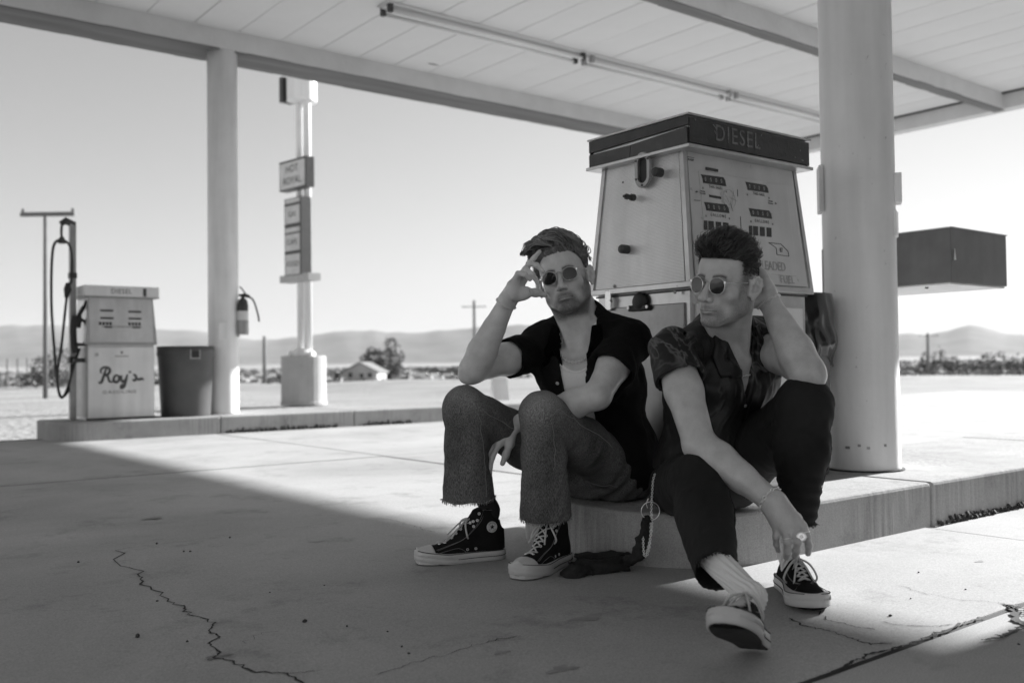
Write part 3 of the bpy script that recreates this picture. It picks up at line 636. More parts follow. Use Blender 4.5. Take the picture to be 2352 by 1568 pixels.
MQ = Matrix.Translation(q) @ Matrix.Rotation(R(-90), 4, 'Z')
o = MB(); A_, B_ = stad(0.037, 0.064), stad(0.0225, 0.047); n = 20
o.add([(x, 0.0, z) for x, z in A_] + [(x, -0.010, z) for x, z in A_] + [(x * .96, -0.013, z * .96) for x, z in A_] + [(x, -0.012, z) for x, z in B_] + [(x, 0.002, z) for x, z in B_], [(i * n + k, i * n + (k + 1) % n, (i + 1) * n + (k + 1) % n, (i + 1) * n + k) for i in range(4) for k in range(n)], MQ)
esc = o.build('nozzle_boot', M_grey, near); o = MB(); o.add([(x, -0.0015, z) for x, z in B_], [tuple(range(n))], MQ); o.build('opening', M_black, esc)
for dz, dx in ((-0.055, 0), (0.035, -0.029), (0.035, 0.029), (-0.03, -0.029)): MB().lathe([(0.004, 0), (0.004, 0.003)], 8, MQ @ Matrix.Translation((dx, -0.0125, dz)) @ Matrix.Rotation(R(90), 4, 'X')).build('screw', M_dark, esc)
q = sxy(1466, 693); MQ = Matrix.Translation(q + Vector((0.012, 0, 0))) @ Matrix.Rotation(R(-90), 4, 'Z')
lm_ = MB().lathe([(0.036, 0), (0.036, 0.006), (0.028, 0.015), (0.012, 0.019)], 20, MQ @ Matrix.Rotation(R(90), 4, 'X') @ Matrix.Diagonal((1, 0.95, 1, 1))).build('lock_housing', M_black, near, smooth=True)
MB().box((0, -0.008, -0.022), (0.105, 0.014, 0.022), MQ).build('flange', M_black, lm_, bevel=0.005)
for dx in (-0.046, 0.046): MB().lathe([(0.006, 0), (0.006, 0.004)], 10, MQ @ Matrix.Translation((dx, -0.015, -0.02)) @ Matrix.Rotation(R(90), 4, 'X')).build('bolt', M_alu, lm_)
for (px, py) in ((1412, 657), (1558, 657), (1551, 671), (1375, 672), (1404, 690)): stub(px, py, [(0.006, 0), (0.006, 0.004), (0.003, 0.006)], M_grey, 'rivet', 10)
q = sxy(1398, 690); MB().box((q.x, q.y, q.z), (0.012, 0.03, 0.075)).build('hinge_plate', M_steel, near, bevel=0.003)
# cap: two dark strips a side, the lower one buckled so a pale gap shows
cx_, cy_ = 0.347, 0.250
MB().box((0, 0, (H2_ + HC_) / 2 - 0.004), (2 * cx_ - 0.03, 2 * cy_ - 0.03, HC_ - H2_ + 0.01)).build('cap_core', M_alu, near)
cap = MB().box((0, 0, HC_ + 0.002), (2 * cx_ + 0.004, 2 * cy_ + 0.004, 0.008)).build('cap_top_rail', M_alu, near, bevel=0.002)
MB().box((0, 0, H2_ - 0.012), (2 * cx_ + 0.012, 2 * cy_ + 0.012, 0.012)).build('cap_bottom_rail', M_alu, near, bevel=0.002)
hh = HC_ - H2_
for s_ in (-1, 1):
    MB().box((0, s_ * (cy_ - 0.004), H2_ + hh / 2 - 0.004), (2 * cx_ - 0.018, 0.006, hh - 0.008)).build('cap_strip', M_capd, near, bevel=0.001)
xs_ = -(cx_ - 0.003)
MB().add([(xs_, -cy_ + .006, H2_ - 0.004), (xs_, 0.03, H2_ - 0.004), (xs_ - 0.004, 0.02, H2_ + 0.040), (xs_ - 0.006, -cy_ + .006, H2_ + 0.052), (xs_ + .004, -cy_ + .006, H2_ - 0.004), (xs_ + .004, 0.03, H2_ - 0.004), (xs_ + .004, 0.02, H2_ + 0.040), (xs_ + .004, -cy_ + .006, H2_ + 0.052)], [(0, 3, 2, 1), (4, 5, 6, 7), (0, 1, 5, 4), (1, 2, 6, 5), (2, 3, 7, 6), (3, 0, 4, 7)]).build('cap_strip', M_capd, near)
MB().add([(xs_, 0.033, H2_ - 0.004), (xs_, cy_ - .004, H2_ - 0.004), (xs_, cy_ - .004, H2_ + 0.042), (xs_ - .003, 0.023, H2_ + 0.040), (xs_ + .004, 0.033, H2_ - 0.004), (xs_ + .004, cy_ - .004, H2_ - 0.004), (xs_ + .004, cy_ - .004, H2_ + 0.042), (xs_ + .004, 0.023, H2_ + 0.040)], [(0, 3, 2, 1), (4, 5, 6, 7), (0, 1, 5, 4), (1, 2, 6, 5), (2, 3, 7, 6), (3, 0, 4, 7)]).build('cap_strip', M_capd, near)
MB().add([(xs_, -cy_ + .003, H2_ + 0.061), (xs_, cy_ - .004, H2_ + 0.050), (xs_, cy_ - .004, HC_ - 0.003), (xs_, -cy_ + .003, HC_ - 0.003), (xs_ + .004, -cy_ + .003, H2_ + 0.061), (xs_ + .004, cy_ - .004, H2_ + 0.050), (xs_ + .004, cy_ - .004, HC_ - 0.003), (xs_ + .004, -cy_ + .003, HC_ - 0.003)], [(0, 3, 2, 1), (4, 5, 6, 7), (0, 1, 5, 4), (1, 2, 6, 5), (2, 3, 7, 6), (3, 0, 4, 7)]).build('cap_strip', M_capd, near)
MB().box((cx_ - 0.004, 0, H2_ + hh / 2 - 0.004), (0.006, 2 * cy_ - 0.014, hh - 0.008)).build('cap_strip', M_capd, near)
text('DIESEL', 0.082, M_scr, near, Matrix.Translation((-0.085, -cy_ - 0.0002, H2_ + hh / 2)) @ Matrix.Rotation(R(90), 4, 'X'), 'lettering', 0.0002, sx=0.92, space=1.15)
for k in range(10):
    r_ = random.Random(50 + k); x_ = r_.uniform(-.37, .3); z_ = H2_ + r_.uniform(.01, .08); MB().tube([(x_, -cy_ - .0012, z_), (x_ + r_.uniform(-.01, .02), -cy_ - .0012, z_ + r_.uniform(-.015, .015))], r_.uniform(.0005, .0014), 4).build('paint_chip', M_fade, near)
# ---------------------------------------------------------------- far pump
far = empty('fuel_pump', S(2.615, 9.45, 0.165), ST, 'small white fuel pump with script lettering on its lower panel, far island', 'fuel pump', 'fuel pumps')
w2, d2, h1, h2, hc2, dt2 = 0.62, 0.46, 0.70, 1.135, 1.24, 0.20
x0f, y0f, hxf = pump_body(far, w2, d2, h1, h2, hc2, dt2, M_panel)
MB().box((0, 0, h2 + 0.048), (w2 + 0.05, 2 * dt2 + 0.11, 0.10)).build('cap', M_panel, far, bevel=0.008)
MB().box((0, 0, h2 - 0.004), (w2 + 0.055, 2 * dt2 + 0.115, 0.008)).build('cap_rail', M_grey, far)
FM2 = face_frame(x0f, y0f, h1, h2, dt2); fl2 = math.hypot(y0f - dt2, h2 - h1)
MB(FM2).box((0, fl2 / 2, 0.004), (w2 - 0.05, fl2 - 0.03, 0.008)).build('dial_face', M_dial, far)
for sx_, zy in ((-0.13, 0.305), (0.12, 0.30), (-0.13, 0.235), (0.12, 0.235)): MB(FM2).box((sx_, zy, 0.0095), (0.115, 0.016, 0.003)).build('meter_window', M_black, far)
for sx_ in (-0.19, -0.16, -0.13, -0.10, 0.07, 0.10, 0.13, 0.16): MB(FM2).box((sx_, 0.185, 0.0095), (0.02, 0.028, 0.003)).build('price_window', M_win, far)
for sx_ in (-0.12, 0.13): MB(FM2).box((sx_, 0.152, 0.0095), (0.07, 0.014, 0.003)).build('badge', M_ink, far)
MB(FM2).box((0.0, 0.157, 0.0088), (0.36, 0.016, 0.002)).build('printed_band', M_fade, far)
for e0, e1 in (((-x0f, -y0f, h1), (-hxf, -dt2, h2)), ((x0f, -y0f, h1), (hxf, -dt2, h2))): MB().tube([e0, e1], 0.012, 4).build('corner_trim', M_alu, far)
MB().box((0, 0, h1), (w2 + 0.014, d2 + 0.014, 0.016)).build('waist_trim', M_grey, far)
MB().box((0, -y0f + 0.012, h1 / 2 - 0.005), (w2 - 0.03, 0.012, h1 - 0.05)).build('lower_panel', M_panel, far, bevel=0.004)
MB().box((0, -y0f + 0.02, 0.012), (w2 - 0.01, 0.02, 0.022)).build('kick_strip', M_black, far)
for s_ in (-1, 1): MB().box((s_ * (x0f - 0.012), 0, h1 / 2), (0.012, d2 - 0.06, h1 - 0.06)).build('side_door', M_grey, far, bevel=0.003)
TM = Matrix.Translation((0, -y0f + 0.0045, 0)) @ Matrix.Rotation(R(90), 4, 'X')
text('DIESEL', 0.062, M_ink, far, Matrix.Translation((-0.01, -dt2 - 0.0562, h2 + 0.047)) @ Matrix.Rotation(R(90), 4, 'X'), 'lettering', 0.0003, sx=0.95, space=1.1)
MB().box((0.2, -dt2 - 0.0565, h2 + 0.045), (0.03, 0.002, 0.075)).build('badge', M_ink, far)
text('GASOLINE', 0.040, M_ink, far, TM @ Matrix.Translation((-0.02, 0.255, 0)), 'lettering', 0.0003, sx=1.35, space=1.25)
def script(strokes, ox, oz, k, wd):
    mb = MB()
    for s_ in strokes:
        q = smooth_path([(ox + x * k, -y0f + 0.0042, oz + z * k) for x, z in s_], 6); n = len(q); mb.tube(q, [wd * (0.55 + 0.45 * math.sin(math.pi * i / (n - 1))) for i in range(n)], 6, flat=0.25, up=(0, 1, 0))
    return mb.build('script_lettering', M_ink, far)
script([[(0.0, 0.10), (0.12, 0.05), (0.22, 0.18), (0.36, 0.62), (0.48, 0.98)], [(0.16, 0.66), (0.14, 0.88), (0.34, 1.04), (0.62, 1.0), (0.70, 0.80), (0.56, 0.58), (0.40, 0.55), (0.56, 0.48), (0.66, 0.16), (0.82, 0.10), (0.92, 0.2)],
        [(1.22, 0.50), (1.06, 0.52), (0.94, 0.32), (0.98, 0.12), (1.14, 0.08), (1.28, 0.26), (1.24, 0.46), (1.36, 0.44)], [(1.44, 0.52), (1.40, 0.26), (1.50, 0.10), (1.66, 0.22), (1.80, 0.58)], [(1.80, 0.58), (1.70, 0.12), (1.58, -0.22), (1.40, -0.30), (1.42, -0.14), (1.60, -0.05)],
        [(1.98, 0.78), (1.94, 0.66)], [(2.16, 0.56), (2.30, 0.50), (2.36, 0.28), (2.24, 0.16), (2.12, 0.24)], [(2.36, 0.32), (2.52, 0.22), (2.70, 0.28), (2.84, 0.18)]], -0.205, 0.335, 0.142, 0.013)
MB(TM).lathe([(0.010, 0), (0.010, 0.001)], 10, Matrix.Translation((0, 0.62, 0))).build('badge', M_ink, far)
MB(TM).box((0, 0.585, 0), (0.12, 0.012, 0.001)).build('badge', M_fade, far); MB(TM).box((-0.22, 0.60, 0), (0.03, 0.03, 0.001)).build('sticker', M_fade, far)
# mast, reel and hose at its left end
mast = empty('hose_mast', S(2.235, 9.42, 0.165), ST, 'tall square hose mast beside the small pump with looped black hose', 'hose mast')
MB().box((0, 0, 0.905), (0.055, 0.055, 1.81)).build('post', M_grey, mast, bevel=0.004)
for z in (0.55, 0.56, 1.33): MB().box((0, 0, z), (0.065, 0.065, 0.05)).build('clamp', M_dark, mast)
MB().tube([(0.02, 0, 1.80), (-0.06, 0, 1.83), (-0.10, 0, 1.80)], [0.03, 0.035, 0.025], 10).build('reel_head', M_dark, mast, smooth=True)
MB().tube(smooth_path([(-0.09, 0, 1.80), (-0.095, 0, 1.72), (-0.09, -0.0, 1.66)], 4), 0.012, 8).build('hook', M_dark, mast)
MB().tube([(-0.09, 0, 1.68), (-0.09, 0, 1.62)], [0.02, 0.035], 8).build('hose_clamp', M_dark, mast)
MB().tube(smooth_path([(-0.09, 0, 1.66), (-0.165, 0.0, 1.57), (-0.18, 0.0, 1.1), (-0.155, 0, 0.65), (-0.13, 0, 0.35), (-0.10, 0, 0.22), (-0.04, 0, 0.27), (-0.02, -0.02, 0.40), (-0.015, -0.03, 0.52)], 10), 0.0125, 8).build('hose', M_black, mast, smooth=True)
MB().tube(smooth_path([(-0.09, 0, 1.66), (-0.02, -0.02, 1.58), (-0.015, -0.03, 1.3), (-0.05, -0.03, 1.18), (-0.10, -0.03, 0.7), (-0.135, -0.02, 0.40), (-0.10, -0.01, 0.215), (-0.05, -0.03, 0.3), (0.0, -0.04, 0.5), (0.05, -0.05, 0.66)], 10), 0.0115, 8).build('hose', M_black, mast, smooth=True)
MB().tube([(-0.045, -0.03, 1.26), (-0.05, -0.03, 1.2), (-0.06, -0.03, 1.12)], [0.018, 0.034, 0.016], 8).build('breakaway_coupling', M_black, mast, smooth=True)
noz = empty('fuel_nozzle', S(2.27, 9.33, 0.165), ST, 'black fuel nozzle holstered on the side of the small pump', 'nozzle')
MB().tube(smooth_path([(0.06, 0, 1.10), (0.045, 0, 1.05), (0.0, 0, 0.96), (-0.02, 0, 0.85)], 5), [0.012] * 6 + [0.02] * 5 + [0.035] * 5, 10).build('spout', M_black, noz, smooth=True)
MB().tube(smooth_path([(-0.03, 0, 0.95), (-0.05, 0, 0.86), (-0.045, 0, 0.70), (-0.03, 0, 0.62)], 5), [0.03] * 16, 10).build('handle', M_black, noz, smooth=True)
MB().tube(smooth_path([(-0.02, 0, 0.93), (0.05, 0, 0.90), (0.055, 0, 0.78), (0.04, 0, 0.70), (-0.03, 0, 0.70)], 5), 0.014, 8).build('lever_guard', M_black, noz, smooth=True)
MB().box((0.03, 0.0, 0.69), (0.12, 0.09, 0.025)).build('holster', M_dark, noz, bevel=0.004)
MB().tube([(0.04, 0, 0.55), (-0.05, 0, 0.55)], 0.02, 8).build('valve', M_dark, noz)
# ================================================================ bins
def bin_(a, b, z, r0, r1, h, label, m, pan=True):
    root = empty('trash_bin', S(a, b, z), ST, label, 'trash bin', 'trash bins beside the columns')
    MB().lathe([(r0, 0), (r0 + 0.004, 0.01), (r1, h * 0.86), (r1 + 0.008, h * 0.87), (r1 + 0.008, h), (r1 - 0.006, h), (r1 - 0.012, h * 0.9), (r0 - 0.01, 0.02)], 40, cap=True).build('barrel', m, root, smooth=True)
    return root
M_bin1 = mat('dark_plastic_bin', 0.075, 0.5, var=0.2, vs=5); M_bin2 = mat('grey_plastic_bin', 0.13, 0.55, var=0.2, vs=7, extra=ex_streak)
b1 = bin_(3.27, 9.40, 0.165, 0.228, 0.262, 0.68, 'dark tapered trash bin on the far island, between pump and column', M_bin1)
MB().box((0, -0.262, 0.60), (0.10, 0.01, 0.09)).build('label_frame', M_grey, b1); MB().box((0, -0.268, 0.60), (0.075, 0.006, 0.065)).build('label_window', M_black, b1)
b2 = bin_(3.35, 2.47, 0.165, 0.185, 0.205, 0.71, 'grey trash bin with shiny bag liner, squeezed between pump and near column', M_bin2)
M_bag = mat('black_bin_liner', 0.012, 0.16, spec=0.9)
BF = []; nb_ = 96; lv = 26; r_ = random.Random(4); ph = [r_.uniform(0, 6.3) for _ in range(8)]
for i in range(lv):
    t = i / (lv - 1); z = 0.735 - t * 0.30
    for k in range(nb_):
        a = 2 * math.pi * k / nb_; cr = 0.006 * math.sin(11 * a + 3 * t + ph[0]) * t + 0.004 * math.sin(23 * a - 9 * t + ph[1]) * t + 0.010 * math.sin(2 * a + 11 * t + ph[2]) * t
        BF.append(((0.214 + cr + 0.012 * math.sin(t * 3.1)) * math.cos(a), (0.214 + cr + 0.012 * math.sin(t * 3.1)) * math.sin(a), z - 0.03 * t * math.sin(a * 2 + 1.0) - 0.02 * t * math.sin(5 * a)))
MB().add(BF, [(i * nb_ + k, i * nb_ + (k + 1) % nb_, (i + 1) * nb_ + (k + 1) % nb_, (i + 1) * nb_ + k) for i in range(lv - 1) for k in range(nb_)] + [tuple(range(nb_ - 1, -1, -1))]).build('bag_liner', M_bag, b2, smooth=True)
# fire extinguisher hung on the far column
ex = empty('fire_extinguisher', S(3.69, 9.50, 0.165) + Vector((0.205, -0.02, 0)), 0, 'fire extinguisher with curved hose hanging off the far column', 'fire extinguisher')
MB().lathe([(0.04, 0.90), (0.055, 0.905), (0.055, 1.10), (0.045, 1.15), (0.018, 1.175), (0.018, 1.20)], 20).build('cylinder', M_dark, ex, smooth=True)
MB().lathe([(0.0562, 0.94), (0.0562, 1.04)], 20, cap=False).build('label_band', M_panel, ex)
MB().lathe([(0.050, 0.80), (0.058, 0.81), (0.058, 0.945), (0.05, 0.95)], 16).build('holder_cup', M_grey, ex)
MB().tube([(-0.04, 0, 1.20), (0.02, 0, 1.21), (0.07, 0, 1.19)], 0.012, 6).build('handle', M_black, ex); MB().tube([(0.03, 0, 1.215), (-0.01, 0, 1.27), (-0.03, 0, 1.29)], 0.008, 6).build('lever', M_black, ex)
MB().tube(smooth_path([(0.02, 0, 1.19), (0.10, 0, 1.16), (0.15, 0, 1.02), (0.165, 0, 0.93)], 6), 0.009, 8).build('hose', M_dark, ex, smooth=True)
MB().box((-0.055, 0, 0.93), (0.04, 0.03, 0.30)).build('bracket', M_grey, ex)
# dark box on a curved bracket, behind the thick column
bx = empty('lamp_box', S(4.50, 2.32, 0), ST, 'dark metal box on a pale curved bracket, right of the thick column', 'box')
M_box = mat('box_enamel', 0.13, 0.45, var=0.18, vs=7, extra=ex_streak)
MB().box((0.285, 0.30, 1.130), (0.57, 0.60, 0.262)).build('box_body', M_box, bx, bevel=0.003)
MB().box((0.285, 0.30, 1.263), (0.58, 0.61, 0.005)).build('top_edge', M_alu, bx); MB().box((0.285, 0.30, 0.993), (0.55, 0.58, 0.008)).build('underside', M_panel, bx)
for p in ((0.06, 0.42), (0.10, 0.18)): MB().lathe([(0.009, 0.982), (0.009, 0.99)], 8, Matrix.Translation((p[0], p[1], 0))).build('bolt', M_dark, bx)
MB().tube([(0.03, -0.0035, 1.105), (0.0301, -0.0035, 1.16)], [0.006, 0.0012], 6).build('paint_drip', M_panel, bx); 
poly = [(-0.02, 0.75), (0.05, 0.80), (0.12, 0.84), (0.19, 0.90), (0.20, 0.985), (-0.02, 0.985)]
MB().prism(poly, 0.42, 0.46).build('gusset', M_fas, bx, bevel=0.003)
MB().box((-0.04, 0.44, 0.60), (0.09, 0.09, 0.86)).build('post', M_fas, bx)
# ================================================================ roadside sign on twin poles
gp = G(698, 929); sg = empty('pole_sign', gp, 0, 'tall twin-pole roadside sign on a round concrete footing', 'sign')
M_sign = mat('sign_face', 0.6, 0.6, var=0.18, vs=5); k_ = gp.y / 16.4
MB().lathe([(0.385, 0), (0.385, 0.05), (0.372, 0.06), (0.372, 0.80), (0.36, 0.815)], 28, Matrix.Diagonal((1, 1, 1, 1))).build('footing', mat('footing_concrete', 0.42, 0.85, var=0.1, vs=4), sg, smooth=False)
MB().lathe([(0.20, 0.81), (0.20, 0.87), (0.13, 0.93), (0.12, 0.95)], 20).build('collar', M_white, sg)
for dx, dy in ((-0.055, 0.09), (0.085, -0.02)): MB().lathe([(0.066, 0.83), (0.066, 9.2)], 20, Matrix.Translation((dx, dy, 0))).build('pole', M_white, sg, smooth=True)
for dx, dy in ((-0.2, -0.1), (0.16, -0.16)): MB().lathe([(0.03, 0.81), (0.03, 0.9)], 8, Matrix.Translation((dx, dy, 0))).build('anchor_bolt', M_white, sg)
SR = Matrix.Rotation(R(ST + 8), 4, 'Z')   # panels face along the canopy
MB().lathe([(0.25, 5.12), (0.25, 5.55)], 24).build('drum', M_white, sg); MB(SR).box((-0.14, 0.25, 5.33), (0.22, 0.10, 0.42)).build('emblem_box', M_capd, sg)
pnl = MB(SR).box((-0.10, 0.02, 3.87), (0.16, 0.80, 0.50)).build('sign_cabinet', M_capd, sg)
MB(SR).box((-0.185, 0.02, 3.86), (0.012, 0.74, 0.44)).build('sign_face', M_sign, pnl)
for i, s_ in enumerate(('HOT', 'ROYAL')): text(s_, 0.17, M_win, pnl, SR @ Matrix.Translation((-0.193, 0.02, 3.96 - 0.2 * i)) @ Matrix.Rotation(R(-90), 4, 'Z') @ Matrix.Rotation(R(90), 4, 'X'), 'lettering', 0.001)
low = MB(SR).box((-0.05, 0.07, 2.83), (0.20, 0.50, 1.30)).build('price_board', M_dark, sg)
for z, h in ((3.43, 0.07), (3.20, 0.30), (2.94, 0.08), (2.73, 0.28), (2.36, 0.34)): MB(SR).box((-0.155, 0.07, z), (0.012, 0.43, h)).build('price_panel', M_sign, low)
for i, s_ in enumerate(('GAS', 'CAFE', 'FOOD')): text(s_, 0.13, M_win, low, SR @ Matrix.Translation((-0.163, 0.07, (3.20, 2.73, 2.36)[i])) @ Matrix.Rotation(R(-90), 4, 'Z') @ Matrix.Rotation(R(90), 4, 'X'), 'lettering', 0.001)
MB(SR).box((-0.02, 0.06, 2.13), (0.24, 0.86, 0.12)).build('cross_bar', M_grey, sg)
# ================================================================ beyond the forecourt
def far_z(r): return float(np.interp(r, [17, 60, 250, 700, 2500, 5000], [-0.02, -0.5, -3.3, -4.2, 0.0, 14]))
def at(px, d): return Vector(((px - 1176) / FPX * d, d, far_z(d)))
M_wood = mat('weathered_pole', 0.16, 0.9, var=0.2, vs=3)
def utility_pole(px, d, top_y, r, arms, label, tie=0):
    p = at(px, d); hz_ = 784 + (CAMZ * 0 + (838 - 784)) - 0.0122 * (px - 1176); h = (hz_ - top_y) / FPX * d + CAMZ - p.z
    o = empty('utility_pole', p, 0, label, 'utility pole', 'wooden utility poles'); MB().tube([(0, 0, -0.2), (0, 0, h)], [r * 1.15, r * 0.85], 10).build('pole', M_wood, o, smooth=True)
    for (x_a, x_b, dz) in arms: MB().box(((x_a + x_b) / 2, -r - 0.04, h - dz), (x_b - x_a, 0.09, 0.11)).build('crossarm', M_wood, o); [MB().lathe([(0.03, h - dz + .05), (0.04, h - dz + .12), (0.02, h - dz + .16)], 8, Matrix.Translation((q, -r - 0.04, 0))).build('insulator', M_dark, o) for q in (x_a + .06, x_b - .06)]
    return o
utility_pole(104, 26, 490, 0.06, [(-0.62, 0.85, 0.03)], 'tall thin wooden pole with crossarm, left of the hose mast')
utility_pole(607, 90, 772, 0.16, [], 'short bare pole on the plain between column and sign')
utility_pole(1090, 120, 690, 0.19, [(-1.5, 1.5, 0.8)], 'distant pole with crossarm beside the raised forearm')
utility_pole(2131, 150, 765, 0.22, [(-1.5, 1.6, 0.4)], 'faint distant pole under the dark box at right')
for k, px in enumerate((16, 40, 62)): p = at(px, 70); o = empty('fence_post', p, 0, 'thin far fence post left of the wooden pole, %s of three' % ('leftmost', 'middle', 'rightmost')[k], 'fence post', 'fence posts'); MB().tube([(0, 0, 0), (0, 0, 2.2)], 0.05, 5).build('post', M_wood, o)
M_leaf = mat('desert_foliage', 0.085, 0.85, tint=True); M_leafg = mat('grey_foliage', 0.16, 0.85, tint=True)
def crown(name, parent, blobs, n, sz, m, seed):
    r_ = np.random.default_rng(seed); C_ = []; 
    for (c, rad) in blobs:
        k = int(n * rad[0] * rad[2] / sum(b[1][0] * b[1][2] for b in blobs)) + 5
        d = r_.normal(size=(k, 3)); d /= np.linalg.norm(d, axis=1, keepdims=True); q = d * (r_.uniform(0.35, 1.0, (k, 1)) ** 0.6) * np.array(rad); q *= 1 + 0.28 * wav(d * 3, 2.2, seed, 4)[:, None]; C_.append(q + np.array(c))
    C_ = np.concatenate(C_); N = len(C_); u = r_.normal(size=(N, 3)); u /= np.linalg.norm(u, axis=1, keepdims=True); v = np.cross(u, r_.normal(size=(N, 3))); v /= np.linalg.norm(v, axis=1, keepdims=True); s_ = sz * r_.uniform(0.5, 1.4, (N, 1))
    V = np.stack([C_ - u * s_, C_ - v * s_ * 0.5, C_ + u * s_, C_ + v * s_ * 0.5], 1).reshape(-1, 3); V[:, 2] = np.maximum(V[:, 2], 0.02)
    return np_mesh(name, V, np.arange(4 * N).reshape(-1, 4), m, parent, np.repeat(r_.uniform(0.6, 1.5, N), 4), smooth=False)
def tree(px, d, w_, h, label, m, seed, kind='tree', blobs=None, n=900, sz=None, group=None):
    p = at(px, d); o = empty(kind, p, 0, label, kind, group)
    if kind == 'tree':
        MB().tube([(0, 0, -0.3), (0.03 * h, 0, h * 0.3), (0, 0, h * 0.6)], [h * 0.04, h * 0.03, h * 0.015], 7).build('trunk', M_wood, o)
        for k in range(4): a = k * 1.6; MB().tube([(0.01 * h, 0, h * (0.25 + 0.06 * k)), (math.cos(a) * w_ * 0.3, math.sin(a) * w_ * 0.3, h * (0.5 + 0.08 * k))], [h * 0.016, h * 0.006], 5).build('limb', M_wood, o)
    bl = blobs or [((0, 0, h * 0.62), (w_ * 0.5, w_ * 0.5, h * 0.38))]
    crown('crown' if kind == 'tree' else 'foliage', o, bl, n, sz or h * 0.05, m, seed); return o
tree(862, 245, 9, 9.5, 'dark rounded tree rising behind the gabled house', M_leaf, 1, blobs=[((-0.5, 0, 5.6), (3.2, 3, 3.2)), ((1.8, 0, 3.8), (3.6, 3, 2.6)), ((-2.6, 0, 4.0), (1.8, 2, 1.8))], n=1500, sz=0.42)
tree(896, 260, 8, 12.5, 'tall feathery pale tree right of the dark tree', M_leafg, 2, blobs=[((0.3, 0, 9.6), (2.0, 2, 2.6)), ((-0.6, 0, 7.4), (1.8, 1.6, 1.6)), ((1.2, 0, 5.6), (1.5, 1.5, 2.4)), ((3.0, 0, 6.4), (1.0, 1, 2.2)), ((1.8, 0, 3.0), (2.4, 2, 1.8))], n=1000, sz=0.36)
tree(898, 225, 6, 3, 'dark low bush at the right end of the house', M_leaf, 3, 'bush', blobs=[((-1.6, 0, 0.9), (2.0, 1.2, 0.9)), ((0.6, 0, 1.3), (1.4, 1.2, 1.4)), ((1.2, 0, 2.8), (0.9, 0.9, 1.5))], n=600, sz=0.3)
tree(96, 62, 2, 2, 'dark bush at the foot of the tall thin pole', M_leaf, 4, 'bush', blobs=[((0.1, 0, 1.2), (0.9, 0.8, 1.2)), ((-0.7, 0, 0.6), (0.8, 0.7, 0.6)), ((1.0, 0, 0.7), (0.6, 0.6, 0.7))], n=900, sz=0.11)
tree(142, 66, 2, 2, 'pale bush seen behind the hose loop', M_leafg, 5, 'bush', blobs=[((0, 0, 1.4), (0.9, 0.8, 1.6)), ((0.8, 0, 0.7), (0.6, 0.6, 0.7))], n=700, sz=0.11)
tree(648, 200, 5, 2, 'low bush on the plain left of the footing', M_leaf, 6, 'bush', blobs=[((0, 0, 0.9), (1.8, 1, 1.0))], n=300, sz=0.3)
for k, (px, d, w_, h, dk) in enumerate([(2128, 190, 3.2, 4.6, 1), (2158, 230, 3.4, 6.5, 1), (2188, 210, 4.2, 4.4, 1), (2225, 220, 5.0, 3.6, 0), (2262, 215, 4.6, 4.8, 1), (2298, 230, 5.4, 5.4, 1), (2338, 215, 5.0, 4.6, 1), (2375, 220, 5.0, 4.8, 1), (2092, 230, 4.0, 2.4, 0)]):
    tree(px, d, w_, h, ['leftmost dark desert shrub right of the thick column', 'tallest narrow shrub in the row at right', 'round shrub just right of the tallest one', 'paler shrub with a gap beside it', 'dark shrub under the mountain peak', 'broad dark shrub right of the peak', 'shrub near the edge of the picture', 'shrub cut by the edge of the picture', 'low pale shrub closest to the thick column'][k], M_leaf if dk else M_leafg, 10 + k, 'shrub', blobs=[((0, 0, h * .5), (w_ * .5, w_ * .4, h * .5)), ((w_ * .4, 0, h * .3), (w_ * .4, w_ * .3, h * .3)), ((-w_ * .3, 0, h * .35), (w_ * .35, w_ * .3, h * .35))], n=420, sz=0.30, group='desert shrubs in a row')
# low scrub that reads as one mass
r_ = np.random.default_rng(9); SV = []; N = 5200
dd = r_.uniform(90, 1500, N) ** 1.0; bb = r_.uniform(-0.62, 0.62, N); pp = np.stack([bb * dd, dd, np.array([far_z(a) for a in dd])], 1); s_ = (0.5 + dd * 0.0016) * r_.uniform(0.4, 1.3, N)
V = []; 
for k in range(3):
    an = r_.uniform(0, 3.14, N); u = np.stack([np.cos(an), np.sin(an), np.zeros(N)], 1) * s_[:, None]; z = np.stack([np.zeros(N), np.zeros(N), s_ * 0.8], 1)
    V.append(np.stack([pp - u, pp + u, pp + u * 0.5 + z, pp - u * 0.6 + z * 0.9], 1))
V = np.concatenate(V).reshape(-1, 3); o = np_mesh('scrub', V, np.arange(len(V)).reshape(-1, 4), M_leafg, None, np.repeat(r_.uniform(0.6, 2.4, len(V) // 4), 4), smooth=False); tag(o, 'low scrub scattered over the desert plain', 'scrub', kind='stuff')
